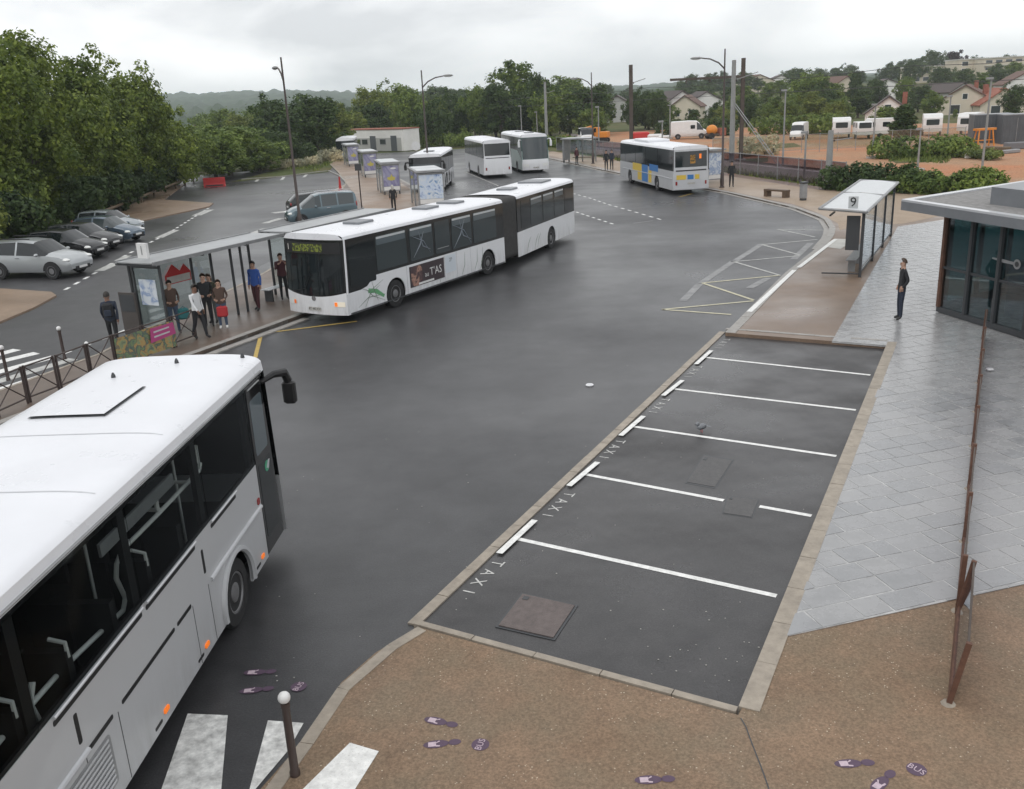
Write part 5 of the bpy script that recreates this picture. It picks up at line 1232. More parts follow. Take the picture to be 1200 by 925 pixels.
for k in range(4): MB().lathe([(.03, 0), (.1, .06), (.03, .12), (.1, .18), (.03, .3)], (1.5 + k * 2.2, 0, -.3), (0, 0, 1), 8).build('insulator', 'mast_brown', bm)
stay = thing('stay_cable', 'pair of slanting stay wires beside the thick grey mast', 'cable', (0, 0, 0))
pM = gp(857, 199)
for dz in (0, .25): MB().tube([(pM.x, pM.y, 5.4 + dz), (pM.x + 3.2 + dz, pM.y - 3.5, .1)], .035, 5).build('wire', 'galv', stay)
wa, wb = gp(531, 161), gp(868, 188)
for k, (z0, z1, lab) in enumerate([(5.0, 6.0, 'lower contact wire along the railway'), (6.3, 7.4, 'upper carrier wire along the railway')]):
    pts = []
    for i in range(25):
        f = i / 24 * 1.6 - .05; p = wa.lerp(wb, f); pts.append((p.x, p.y, z0 + (z1 - z0) * f - .35 * math.sin(PI * ((f * 5) % 1)) * k))
    tag(MB().tube(pts, .022, 5).build('overhead_wire', 'cable'), lab, 'cable', 'railway wires')

# railway: ballast, sleepers, rails, platform edge wall and mesh fence
ra, rb2 = Vector((27.5, 60, 0)), Vector((8.0, 136, 0)); rv = (rb2 - ra).normalized(); rn = Vector((rv.y, -rv.x, 0)); RLEN = (rb2 - ra).length
rl = Matrix.Translation(ra) @ Matrix.Rotation(math.atan2(rv.y, rv.x), 4, 'Z')
tr = MB(rl).box(-6, RLEN, -1.9, 1.9, .0, .16).build('railway_track', 'ballast'); tag(tr, kind='structure')
for y in (-.75, .75): MB(rl).box(-6, RLEN, y - .04, y + .04, .20, .36).build('rail', 'corten', tr)
for k in range(120): MB(rl).box(-5.8 + k * .68, -5.56 + k * .68, -1.25, 1.25, .14, .22).build('sleeper', 'concrete', tr)
wa_ = Vector((24.1, 62.5, 0)); wl_ = Matrix.Translation(wa_) @ Matrix.Rotation(math.atan2(rv.y, rv.x), 4, 'Z')
rw = thing('platform_wall', 'long low pale concrete wall along the railway', 'wall', (0, 0, 0))
for k in range(18): MB(wl_).box(k * 3.0, k * 3.0 + 2.97, -.15, .15, 0, .62).build('panel', 'pale_concrete', rw)
fa2, fb2 = Vector((22.3, 60.6, .05)), Vector((7.2, 120, .05)); fvv = fb2 - fa2; nf = 22
rf = thing('mesh_fence', 'grey mesh fence between the platform and the railway', 'fence', tuple(fa2), math.atan2(fvv.y, fvv.x))
for k in range(nf + 1):
    x = fvv.length * k / nf; MB().tube([(x, 0, 0), (x, 0, 1.75)], .035, 6).build('post', 'galv', rf)
    if k < nf:
        x1 = fvv.length * (k + 1) / nf; MB().box(x + .04, x1 - .04, -.004, .004, .08, 1.65).build('mesh_panel', 'fence_mesh', rf); MB().box(x + .03, x1 - .03, -.018, .018, 1.65, 1.70).build('top_rail', 'galv', rf)

# temporary site fence and thin poles across the building site
sfa, sfb = gp(835, 184), gp(1130, 171); sfv = sfb - sfa; nsf = 14
sf = thing('site_fence', 'thin wire site fence crossing the building ground behind the hedge', 'fence', tuple(sfa), math.atan2(sfv.y, sfv.x))
for k in range(nsf + 1):
    x = sfv.length * k / nsf; MB().tube([(x, 0, 0), (x, 0, 1.9)], .03, 6).build('post', 'galv', sf)
    if k < nsf:
        x1 = sfv.length * (k + 1) / nsf
        for z in (.3, 1.8): MB().tube([(x, 0, z), (x1, 0, z)], .018, 5).build('rail', 'galv', sf)
        MB().box(x + .03, x1 - .03, -.003, .003, .3, 1.8).build('mesh_panel', 'shelter_glass', sf)
for u, v, H_, lab in ((1022, 186, 4.6, 'thin pole rising from the orange earth left of the conifer bush'), (1108, 182, 5.0, 'thin pole standing right of the conifer bush'), (1075, 200, 3.0, 'short pole standing just behind the hedge'), (702, 180, 5.2, 'thin pole by the railway right of the far shelter'), (612, 170, 5.5, 'thin pole behind the touring coach roof')):
    mast(lab, u, v, H_, 'thin')

# ================================================================ CARS, VANS, CARAVANS
def loft_car(t, st, body, side_glass, top_glass, glass='dark_glass'):
    """st: (x, half width, low z, belt z, top z, roof half width) from tail to nose; intervals listed as glazed become panes of their own"""
    rings = []
    for x, w_, zl_, zb_, zt_, rw_ in st:
        hf = [(w_ * .90, zl_), (w_ * .985, zl_ + .16), (w_, (zl_ + zb_) / 2 + .08), (w_ * .965, zb_), (rw_, zt_ - .05), (rw_ * .86, zt_), (rw_ * .45, zt_ + .025)]
        rings.append([(x, y, z) for y, z in hf] + [(x, 0, zt_ + .03)] + [(x, -y, z) for y, z in reversed(hf)])
    n = len(rings[0]); B, G = MB(), {}
    for i in range(len(st) - 1):
        for j in range(n - 1):
            f = [rings[i][j], rings[i][j + 1], rings[i + 1][j + 1], rings[i + 1][j]]
            if j in (3, 10) and i in side_glass: key = ('side_window', i, j)
            elif 4 <= j <= 9 and i in top_glass: key = ('windscreen' if i > len(st) / 2 else 'rear_window', i, 0)
            else: key = None
            (B if key is None else G.setdefault(key, MB())).add(f, [(0, 1, 2, 3)])
    for r_, fl in ((rings[0], False), (rings[-1], True)): B.add(r_, [tuple(range(n)) if fl else tuple(reversed(range(n)))])
    bm = bmesh.new(); me = bpy.data.meshes.new('body'); me.from_pydata(B.v, [], B.f); bm.from_mesh(me)
    bmesh.ops.remove_doubles(bm, verts=bm.verts, dist=.0005); bmesh.ops.recalc_face_normals(bm, faces=bm.faces); bm.to_mesh(me); bm.free()
    o = obj('body', me, body, t, True)
    for (nm, i, j), g_ in G.items():
        bm = bmesh.new(); me = bpy.data.meshes.new(nm); me.from_pydata(g_.v, [], g_.f); bm.from_mesh(me); bmesh.ops.remove_doubles(bm, verts=bm.verts, dist=.0005); bmesh.ops.recalc_face_normals(bm, faces=bm.faces); bm.to_mesh(me); bm.free()
        obj(nm, me, glass, t, True)
    return o
def car_wheel(t, x, sy, yf, R=.33, wd=.22, rimm='rim'):
    O = (x, sy * (yf - wd), R)
    MB().ext([(x + R * 1.17 * math.cos(q), R + R * 1.17 * math.sin(q)) for q in [math.pi * (i / 12) for i in range(13)]], (0, sy * (yf - .10), 0), (1, 0, 0), (0, 0, 1), (0, sy * .108, 0)).build('wheel_arch', 'black_trim', t)
    o = MB().lathe([(R * .6, 0), (R * .95, .01), (R, .04), (R, wd - .03), (R * .94, wd + .012), (R * .66, wd + .018)], O, (0, sy, 0), 20).build('wheel', 'rubber', t, True)
    MB().lathe([(R * .64, wd - .01), (R * .64, wd + .02), (R * .5, wd + .012), (R * .2, wd + .024)], O, (0, sy, 0), 12).build('rim', rimm, o, True)
def car(name, label, loc, rz, paint, kind='hatch', group='cars parked on the left', S=1.0, glass='dark_glass'):
    t = thing(name, label, 'car', tuple(loc), rz, group)
    if kind == 'hatch':
        st = [(-2.0, .74, .34, .86, .92, .60), (-1.92, .80, .26, .94, 1.02, .62), (-1.5, .85, .2, .95, 1.38, .60), (-1.42, .85, .2, .95, 1.40, .60), (-.35, .86, .2, .92, 1.46, .60), (-.27, .86, .2, .92, 1.46, .60), (.42, .86, .2, .90, 1.40, .58), (1.08, .85, .2, .90, .97, .66), (1.6, .82, .2, .78, .84, .62), (1.92, .76, .24, .62, .70, .55), (2.02, .66, .34, .52, .58, .46)]
        sg, tg, wx, R = {1, 3, 5, 6}, {1, 6}, (-1.3, 1.25), .32
    elif kind == 'suv':
        st = [(-2.25, .80, .42, 1.02, 1.08, .66), (-2.18, .88, .36, 1.08, 1.18, .68), (-1.85, .93, .3, 1.10, 1.58, .66), (-1.75, .93, .3, 1.10, 1.62, .66), (-.45, .94, .3, 1.07, 1.68, .66), (-.36, .94, .3, 1.07, 1.68, .66), (.45, .94, .3, 1.04, 1.60, .64), (1.15, .93, .3, 1.04, 1.12, .74), (1.8, .90, .3, .96, 1.02, .70), (2.15, .84, .34, .80, .88, .62), (2.27, .74, .42, .66, .72, .54)]
        sg, tg, wx, R = {1, 3, 5, 6}, {1, 6}, (-1.38, 1.38), .37
    else:  # family van
        st = [(-2.1, .80, .36, 1.05, 1.12, .70), (-2.06, .88, .28, 1.10, 1.62, .70), (-1.98, .89, .24, 1.10, 1.72, .68), (-1.90, .90, .24, 1.09, 1.74, .68), (-.95, .90, .24, 1.06, 1.78, .68), (-.86, .90, .24, 1.06, 1.78, .68), (.05, .90, .24, 1.03, 1.76, .66), (.13, .90, .24, 1.03, 1.75, .66), (.45, .90, .24, 1.02, 1.68, .64), (1.28, .89, .24, 1.00, 1.10, .70), (1.75, .86, .24, .90, .98, .66), (2.05, .78, .28, .70, .80, .58), (2.15, .68, .36, .58, .64, .48)]
        sg, tg, wx, R = {3, 5, 7, 8}, {1, 8}, (-1.35, 1.38), .33
    loft_car(t, st, paint, sg, tg, glass)
    nose = st[-2]; tail = st[1]; W_ = max(s[1] for s in st)
    for sy in (-1, 1):
        for x in wx: car_wheel(t, x, sy, W_, R)
        hx, hw, hz = st[-2][0], st[-2][1], st[-2][4]
        MB().ball((hx - .12, sy * hw * .86, hz - .06), (.22, .14, .085), 10, 6).build('headlight', 'lamp_lens', t, True)
        MB().ball((tail[0] + .02, sy * tail[1] * .92, tail[3] - .08), (.07, .07, .20 if kind == 'van' else .12), 8, 6).build('tail_light', 'red_lens', t, True)
        MB().ball((st[-5][0] + .02 if kind == 'van' else st[6][0] + .35, sy * (W_ + .09), st[6][3] + .06), (.09, .11, .07), 8, 6).build('mirror', paint, t, True)
        MB().tube([(-.2, sy * (W_ + .006), st[4][3] - .12), (-.42, sy * (W_ + .006), st[4][3] - .12)], .018, 5).build('door_handle', 'chrome', t)
    MB().box(st[-1][0] - .08, st[-1][0] + .035, -.45, .45, .32, .50).build('grille', 'black_trim', t); MB().box(st[-1][0] + .035, st[-1][0] + .045, -.26, .26, .40, .50).build('number_plate', 'caravan_white', t)
    MB().box(st[0][0] - .03, st[0][0] - .005, -.26, .26, .62, .73).build('number_plate', 'caravan_white', t)
    if kind in ('suv', 'van'):
        for sy in (-.55, .55): MB().tube([(-1.6, sy, st[4][4] + .07), (.2, sy, st[4][4] + .06)], .025, 6).build('roof_rail', 'chrome' if kind == 'van' else 'black_trim', t)
    t.scale = (S, S, S)
    return t
hd_ = (gp(57, 331) - gp(-40, 331)).normalized(); ha = math.atan2(hd_.y, hd_.x)
def park(u, v): return gp(u, v) - hd_ * 2.1
car('sport_utility_car', 'silver off-road car nearest of the parked row, at the left edge', park(84, 328) + Vector((0, 1.0, 0)), ha, mat('car_silver', (.40, .42, .43), .28, metal=.4, coat=.5), 'suv', glass='dark_glass')
car('hatchback', 'black hatchback parked next to the silver off-road car', park(112, 306) + Vector((0, .9, 0)), ha, mat('car_black', (.006, .0065, .009), .25, coat=.25), 'hatch')
car('hatchback', 'dark grey hatchback third in the parked row', park(131, 296) + Vector((0, .9, 0)), ha, mat('car_grey', (.014, .015, .017), .25, coat=.3), 'hatch')
car('hatchback', 'steel blue hatchback fourth in the parked row', park(158, 286) + Vector((0, .9, 0)), ha, mat('car_blue', (.085, .12, .16), .2, metal=.4, coat=.6), 'hatch', glass='mid_glass')
car('hatchback', 'pale grey hatchback farthest in the parked row', park(158, 277) + Vector((0, .9, 0)), ha, mat('car_pale', (.26, .29, .31), .25, metal=.4, coat=.6), 'hatch')
b0, b1 = gp(407, 260), gp(355, 265); bd = (b1 - b0).normalized()
car('family_car', 'blue-grey family van car parked facing left near the tall lamp', (b0 + b1) / 2 + Vector((-bd.y, bd.x, 0)) * -.88, math.atan2(bd.y, bd.x), mat('car_teal', (.115, .165, .19), .25, metal=.35, coat=.6), 'van', group='cars by the island', glass='mid_glass')
car('hatchback', 'black car with red tail light behind the blue-grey family van', gp(356, 257) + Vector((.6, 2.2, 0)), math.atan2(-bd.y, -bd.x), 'car_black', 'hatch', group='cars by the island')

def van(label, base, rz, S=1.0, paint='caravan_white'):
    t = thing('delivery_van', label, 'van', tuple(base), rz, 'vehicles at the building site')
    st = [(-2.6, .92, .45, 1.2, 2.30, .84), (-2.55, .96, .4, 1.25, 2.42, .86), (-.2, .97, .4, 1.25, 2.48, .86), (.9, .97, .4, 1.25, 2.42, .84), (1.0, .97, .4, 1.25, 2.38, .84), (1.35, .97, .4, 1.25, 2.1, .8), (1.9, .95, .4, 1.2, 1.32, .8), (2.45, .88, .45, .95, 1.02, .7), (2.6, .78, .5, .75, .82, .6)]
    loft_car(t, st, paint, {4, 5}, {5}, 'dark_glass')
    for sy in (-1, 1):
        for x in (-1.6, 1.65): car_wheel(t, x, sy, .97, .36)
        MB().ball((2.4, sy * .7, .92), (.16, .14, .12), 8, 5).build('headlight', 'lamp_lens', t)
        MB().box(-2.62, -2.58, sy * .85 - .06, sy * .85 + .06, .9, 1.4).build('tail_light', 'red_lens', t)
    MB().box(.15, .75, -.985, -.972, 1.42, 1.9).build('side_window', 'dark_glass', t)
    t.scale = (S,) * 3; return t
van('white panel van standing beside the orange machine', gp(808, 163), rad(-12), 1.0)
van('white van half hidden behind the earth bank, left of the caravans', gp(936, 163.5), rad(-118), .85)
def caravan(label, u, v, L, rz, H=2.45, W=2.1, stripe=None):
    t = thing('caravan', label, 'caravan', tuple(gp(u, v)), rz, 'caravans behind the building site')
    prof = [(-L / 2, .55), (-L / 2, H - .25), (-L / 2 + .2, H), (L / 2 - .45, H), (L / 2 - .08, H - .4), (L / 2, 1.25), (L / 2 - .12, .55)]
    MB().ext(prof, (0, -W / 2, 0), (1, 0, 0), (0, 0, 1), (0, W, 0)).build('body', 'caravan_white', t)
    for sy in (-1, 1):
        for x in (-L * .28, L * .18): MB().ext(rrect(x - .42, x + .42, 1.35, 1.9, .08), (0, sy * W / 2, 0), (1, 0, 0), (0, 0, 1), (0, sy * .02, 0)).build('window', 'dark_glass', t)
        MB().lathe([(.2, 0), (.32, .01), (.32, .2), (.2, .21)], (0, sy * (W / 2 - .2), .32), (0, sy, 0), 14).build('wheel', 'rubber', t)
    MB().ext(rrect(-.7, .7, 1.3, 1.95, .1), (L / 2 - .02, 0, 0), (0, 1, 0), (0, 0, 1), (.03, 0, 0)).build('front_window', 'mid_glass', t)
    MB().ext(rrect(-.7, .7, 1.3, 1.95, .1), (-L / 2, 0, 0), (0, 1, 0), (0, 0, 1), (-.02, 0, 0)).build('rear_window', 'mid_glass', t)
    MB().tube([(L / 2 - .1, 0, .5), (L / 2 + 1.0, 0, .5)], .05, 6).build('drawbar', 'galv', t)
caravan('white caravan standing first on the left, end towards us', 985, 162, 4.0, rad(-108)); caravan('small low caravan between two taller ones', 1010, 163, 3.2, rad(-100), 2.0, 1.7)
caravan('white caravan with its side to us, below the gabled house', 1031, 162, 3.6, rad(-22), 2.3); caravan('caravan right of the lone dark conifer bush', 1091, 159, 4.2, rad(-112), 2.5); caravan('caravan beside the grey containers', 1136, 158, 4.0, rad(-128), 2.5)
for lab, u, v, Lc, rz in (('left one of the two dark grey site containers', 1158, 167, 3.6, -14), ('right one of the two dark grey site containers', 1192, 168, 3.6, -14)):
    t = thing('site_container', lab, 'container', tuple(gp(u, v)), rad(rz), 'site containers')
    MB().box(-Lc / 2, Lc / 2, -1.2, 1.2, .0, 2.75).build('body', 'container', t); MB().box(-Lc / 2 - .03, Lc / 2 + .03, -1.23, 1.23, 2.75, 2.85).build('roof', 'zinc', t)
    for k in range(12): x = -Lc / 2 + .15 + k * (Lc - .3) / 11; MB().box(x - .05, x + .05, -1.24, -1.2, .12, 2.65).build('rib', 'container', t)
    for x in (-.5, .7): MB().box(x - .02, x + .02, -1.28, -1.24, .3, 2.5).build('lock_bar', 'galv', t)
# flatbed truck and orange excavator
t = thing('flatbed_truck', 'white-cab flatbed truck in front of the orange excavator', 'truck', tuple(gp(684, 168)), rad(-80), 'vehicles at the building site')
loft_car(t, [(.2, .95, .5, 1.2, 1.95, .85), (.3, .98, .5, 1.25, 2.15, .86), (1.2, .98, .5, 1.25, 2.15, .86), (1.6, .97, .5, 1.2, 1.9, .82), (2.0, .95, .5, 1.1, 1.2, .8), (2.2, .9, .5, .9, 1.0, .75)], 'caravan_white', {1, 2}, {2, 3})
MB().box(-3.2, .1, -1.05, 1.05, .75, .9).build('bed', 'galv', t)
for sy in (-1, 1):
    MB().box(-3.2, .1, sy * 1.05 - .03, sy * 1.05 + .03, .9, 1.3).build('side_board', 'galv', t)
    for x in (-2.2, 1.2): car_wheel(t, x, sy, .98, .4)
t = thing('excavator', 'orange excavator with its arm raised behind the flatbed truck', 'excavator', tuple(gp(704, 167)), rad(160), 'vehicles at the building site'); t.scale = (.75, .75, .75)
for sy in (-1, 1): MB().ext(rrect(-1.6, 1.6, .0, .8, .38), (0, sy * .75, 0), (1, 0, 0), (0, 0, 1), (0, sy * .45, 0)).build('track', 'rubber', t)
MB().cbox((-.3, 0, 1.45), (2.6, 2.2, 1.1), .1).build('upper_body', 'orange', t); MB().cbox((.55, .6, 2.1), (1.1, .9, 1.5), .08).build('cab', 'orange', t); MB().box(.62, 1.13, .2, 1.07, 1.9, 2.7).build('cab_window', 'dark_glass', t)
ar = MB().tube([(.8, -.3, 1.5), (2.0, -.3, 3.0), (3.2, -.3, 2.7)], [.22, .2, .15], 8).build('boom', 'orange', t); MB().tube([(3.2, -.3, 2.7), (3.5, -.3, 1.2)], [.16, .1], 8).build('dipper', 'orange', ar); MB().ext([(0, 0), (.7, .1), (.75, .6), (.1, .6)], (3.2, -.7, .6), (1, 0, 0), (0, 0, 1), (0, .8, 0)).build('bucket', 'rubber', ar)
t = thing('concrete_mixer', 'small orange machine standing right of the white panel van', 'machine', tuple(gp(834, 163)), rad(10), 'vehicles at the building site')
MB().ball((0, 0, 1.2), (.8, .7, .7), 12, 8).build('drum', 'orange', t, True); MB().box(-.9, .9, -.6, .6, .45, .7).build('frame', 'mast_brown', t); MB().box(1.0, 1.9, -.5, .5, .4, 1.4).build('engine_box', 'brick_red', t)
for sy in (-1, 1): MB().lathe([(.2, 0), (.42, .01), (.42, .18), (.2, .2)], (-.3, sy * .6, .42), (0, sy, 0), 14).build('wheel', 'rubber', t)
t = thing('orange_trestle', 'orange steel trestle in front of the grey containers', 'machine', tuple(gp(1152, 172)), rad(10))
for x in (-.9, .9):
    for y in (-.4, .4): MB().tube([(x, y, 0), (x * .8, y * .5, 1.6)], .07, 6).build('leg', 'orange', t)
MB().box(-1.1, 1.1, -.25, .25, 1.55, 1.75).build('top_bar', 'orange', t); MB().tube([(-.9, 0, .6), (.9, 0, .6)], .05, 6).build('brace', 'orange', t)
for k, (u, v, L_, H_) in enumerate([(768, 163, 2.2, .7), (779, 163, 1.8, .5)]):
    tag(MB().cbox((0, 0, H_ / 2), (L_, 1.3, H_), .2).build('material_sack', 'caravan_white'), ['larger', 'smaller'][k] + ' white sack lying left of the white panel van', 'sack', 'sacks on site').location = gp(u, v)
tag(MB().cbox((0, 0, .5), (2.4, 1.2, 1.0), .15).build('red_skip', 'red'), 'low red skip behind the dark rail mast', 'skip').location = gp(751, 163)
rngp = random.Random(12)
for k, (u, v, m_, s_, lab) in enumerate([(1126, 178, 'concrete', (1.6, .7, .5), 'grey concrete block left of the orange trestle'), (1140, 180, 'pale_concrete', (.9, .6, .4), 'pale stone block below the orange trestle'), (1168, 177, 'wood', (2.4, .8, .35), 'stack of brown planks below the left site container'), (1184, 180, 'galv', (2.0, .5, .3), 'grey metal bundle below the right site container'), (1192, 175, 'tarp', (2.2, 1.0, .6), 'dark tarpaulin heap at the right picture edge'), (1134, 186, 'caravan_white', (.7, .5, .4), 'small white sack on the earth above the hedge')]):
    p_ = gp(u, v); o = MB().cbox((0, 0, s_[2] / 2), s_, .05).build('rubble_block', m_); o.location = (p_.x, p_.y, .03); o.rotation_euler = (0, 0, rngp.uniform(0, 3)); tag(o, lab, 'rubble', 'rubble on the building site')

# ================================================================ PEOPLE
mat('skin_a', (.42, .26, .19), .55); mat('skin_b', (.20, .11, .075), .55)
mat('hair_dark', (.02, .016, .013), .6); mat('hair_brown', (.07, .045, .03), .6); mat('hair_grey', (.4, .39, .37), .6); mat('shoe_dark', (.02, .02, .02), .5); mat('shoe_white', (.6, .6, .58), .5)
mat('cloth_black', (.016, .017, .02), .85); mat('cloth_navy', (.022, .03, .05), .85); mat('denim', (.05, .075, .12), .85); mat('cloth_white', (.62, .63, .64), .8); mat('cloth_red', (.42, .03, .035), .75)
mat('cloth_maroon', (.07, .022, .028), .85); mat('cloth_blue', (.03, .09, .34), .75); mat('cloth_grey', (.14, .15, .15), .85); mat('cloth_olive', (.075, .075, .05), .85); mat('cloth_teal', (.03, .16, .17), .8); mat('cloth_brown', (.08, .05, .038), .85)
def person(label, base, rz, h=1.74, top='cloth_black', legs='denim', skin='skin_a', hair='hair_dark', shoes='shoe_dark', stride=0.0, arms='down', lean=0.0, bag=None, group='people at the station', long_hair=False):
    t = thing('person', label, 'person', tuple(base), rz, group); k = h / 1.75
    V, E, Rr, lab = [], [], [], []
    def vtx(p, r): V.append((p[0] + lean * max(0, p[2] - .9), p[1], p[2])); Rr.append(r); return len(V) - 1
    def edge(a, b, l): E.append((a, b)); lab.append(l)
    pel, wai, che, nck, hb, ht = vtx((0, 0, .95), .135), vtx((0, 0, 1.12), .120), vtx((.0, 0, 1.32), .140), vtx((.0, 0, 1.475), .058), vtx((.015, 0, 1.575), .078), vtx((.02, 0, 1.675), .082)
    edge(pel, wai, 'top'); edge(wai, che, 'top'); edge(che, nck, 'top'); edge(nck, hb, 'skin'); edge(hb, ht, 'skin'); hands = []
    for s in (1, -1):
        a = vtx((0, s * .165, 1.405), .062)
        mode = arms if isinstance(arms, str) else arms[0 if s > 0 else 1]
        el, wr, hn = {'down': ((-.02, .225, 1.14), (.03, .235, .90), (.05, .235, .82)), 'bent': ((-.05, .235, 1.15), (.17, .16, 1.06), (.245, .11, 1.06)), 'pocket': ((-.08, .26, 1.16), (.04, .21, .96), (.07, .19, .90)),
                      'swing': ((.08, .225, 1.15), (.22, .21, .95), (.27, .20, .89)), 'back': ((-.12, .225, 1.15), (-.16, .22, .92), (-.15, .22, .84)), 'up': ((.06, .24, 1.17), (.2, .14, 1.34), (.2, .08, 1.42))}[mode]
        e = vtx((el[0], s * el[1], el[2]), .047); w2 = vtx((wr[0], s * wr[1], wr[2]), .036); hd2 = vtx((hn[0], s * hn[1], hn[2]), .034)
        edge(che, a, 'top'); edge(a, e, 'top'); edge(e, w2, 'top'); edge(w2, hd2, 'skin'); hands.append((Vector(V[w2]), Vector(V[hd2]), s))
        fx = stride * s
        hp = vtx((0, s * .088, .90), .095); kn = vtx((fx * .55 + .02, s * .10, .50), .066); an = vtx((fx - (.06 if fx < 0 else 0), s * .105, .095 + (.05 if fx < -.1 else 0)), .046); to = vtx((fx + .13, s * .12, .040), .040)
        edge(pel, hp, 'legs'); edge(hp, kn, 'legs'); edge(kn, an, 'legs'); edge(an, to, 'shoe')
    me = bpy.data.meshes.new('skeleton'); bm = bmesh.new(); sk = bm.verts.layers.skin.verify()
    bv = [bm.verts.new(p) for p in V]
    for v_, r_ in zip(bv, Rr): v_[sk].radius = (r_, r_)
    bv[0][sk].use_root = True
    for a, b in E: bm.edges.new((bv[a], bv[b]))
    bm.to_mesh(me); bm.free()
    tmp = bpy.data.objects.new('skeleton', me); C.objects.link(tmp); tmp.modifiers.new('skin', 'SKIN'); ss = tmp.modifiers.new('sub', 'SUBSURF'); ss.levels = ss.render_levels = 1
    dg = bpy.context.evaluated_depsgraph_get(); ev = bpy.data.meshes.new_from_object(tmp.evaluated_get(dg)); bpy.data.objects.remove(tmp)
    co = np.array([v.co[:] for v in ev.vertices])
    # flatten the trunk front to back and widen it
    tr_ = (np.abs(co[:, 1]) < .19) & (co[:, 2] > .92) & (co[:, 2] < 1.42); co[tr_, 1] *= 1.18; co[tr_, 0] = (co[tr_, 0] - lean * (co[tr_, 2] - .9)) * .86 + lean * (co[tr_, 2] - .9)
    ix = {'skin': 0, 'top': 1, 'legs': 2, 'shoe': 3}
    segs = [(np.array(V[a]), np.array(V[b]), ix[l]) for (a, b), l in zip(E, lab)]
    fs = [tuple(p.vertices) for p in ev.polygons]; mi = []
    for f in fs:
        c = co[list(f)].mean(0); best = (9, 0)
        for a, b, l in segs:
            u_ = np.clip(((c - a) @ (b - a)) / ((b - a) @ (b - a)), 0, 1); dd = np.linalg.norm(c - a - (b - a) * u_)
            if dd < best[0]: best = (dd, l)
        l = best[1]
        if l == 2 and c[2] > .93: l = 1
        if l == 1 and c[2] < .90 and abs(c[1]) < .17: l = 2
        mi.append(l)
    vs = [tuple(p) for p in co]
    x_ = MB()
    for wv, hv, s in hands:
        d_ = (hv - wv).normalized(); sd_ = Vector((d_.z, 0, -d_.x)); sd_ = (sd_ if sd_.length > .1 else Vector((1, 0, 0))).normalized()
        for q in range(4):
            o_ = hv + sd_ * (.024 - q * .016); x_.tube([o_ - d_ * .01, o_ + d_ * .045 + Vector((0, -s * .006, 0)), o_ + d_ * (.078 - abs(q - 1.2) * .008) + Vector((0, -s * .022, 0))], [.009, .0085, .006], 5)
        x_.tube([hv - d_ * .04 + sd_ * .02, hv - d_ * .0 + sd_ * .048, hv + d_ * .03 + sd_ * .052], [.011, .01, .007], 5)
    hx = V[4][0]; zz_ = 1.60
    x_.ball((hx + .083, 0, zz_), (.018, .013, .02), 6, 5)
    for s in (-1, 1): x_.ball((hx - .005, s * .083, zz_ + .005), (.018, .010, .028), 6, 5)
    nb0 = len(vs); vs += x_.v; fs += [tuple(i + nb0 for i in f) for f in x_.f]; mi += [0] * len(x_.f)
    bpy.data.meshes.remove(ev)
    me2 = bpy.data.meshes.new('body'); me2.from_pydata([(a * k, b * k, c * k) for a, b, c in vs], [], fs)
    for m_ in (skin, top, legs, shoes): me2.materials.append(MATS[m_])
    me2.polygons.foreach_set('material_index', mi); o = obj('body', me2, None, t, True)
    hh = MB(); hx2 = V[5][0]
    def hair_fn(u, v):
        ph = 2 * PI * u; th_ = PI * (.54 - .24 * max(0, math.cos(ph)) ** .7) * v; f_ = 1 - .12 * max(0, math.cos(ph)) * v
        return ((hx2 - .012 + .098 * math.sin(th_) * math.cos(ph) * f_) * k, .092 * math.sin(th_) * math.sin(ph) * k, (1.655 + .107 * math.cos(th_) + (.03 * math.cos(ph) * v)) * k)
    hh.grid(hair_fn, 16, 6)
    if long_hair: hh.ball(((hx2 - .06) * k, 0, 1.54 * k), (.065 * k, .10 * k, .17 * k), 10, 6)
    hh.build('hair', hair, t, True)
    e_ = MB()
    for s in (-1, 1): e_.ball(((V[4][0] + .073) * k, s * .031 * k, 1.625 * k), (.010, .013, .009), 6, 4)
    e_.build('eyes', 'hair_dark', t); MB().ball(((V[4][0] + .075) * k, 0, 1.556 * k), (.008, .024, .006), 6, 4).build('mouth', mat('lip', (.25, .10, .09), .5), t)
    cl = MB(); cl.lathe([(.150 * k, 0), (.148 * k, .05 * k)], (0, 0, .885 * k), (0, 0, 1), 14)
    if bag == 'backpack':
        bpk = MB().cbox(((-.21 + lean * .35) * k, 0, 1.24 * k), (.17, .29, .42), .05).build('backpack', 'cloth_black', t, True); MB().cbox(((-.31 + lean * .35) * k, 0, 1.16 * k), (.05, .2, .2), .02).build('pocket', 'cloth_navy', bpk)
    elif bag:
        m_, y_ = bag
        bb = MB().cbox((.06 * k, y_ * k, .62 * k), (.14, .34, .36), .05).build('hand_bag', m_, t, True); MB().tube([(.06 * k, (y_ - .1) * k, .78 * k), (.06 * k, y_ * k, .86 * k), (.06 * k, (y_ + .1) * k, .78 * k)], .012, 6).build('bag_handle', m_, bb)
    return t
person('man in a black jacket standing alone on the wet slabs', gp(1054, 375, KZ), rad(172), 1.78, 'cloth_black', 'cloth_navy', hair='hair_brown', arms='pocket', bag=None)
person('walker in dark clothes with a backpack beside the crossed barriers', gp(136, 409, KZ), rad(105), 1.74, 'cloth_navy', 'cloth_black', skin='skin_b', stride=.2, arms=('swing', 'back'), bag='backpack')
person('person in a dark coat and jeans holding a teal bag', gp(207, 391, KZ), rad(-60), 1.72, 'cloth_brown', 'denim', arms='bent', bag=('cloth_teal', .3))
person('person in a white hooded jacket stepping off the shelter', gp(236, 397, KZ), rad(-25), 1.70, 'cloth_white', 'cloth_black', skin='skin_b', stride=.16, arms=('down', 'swing'))
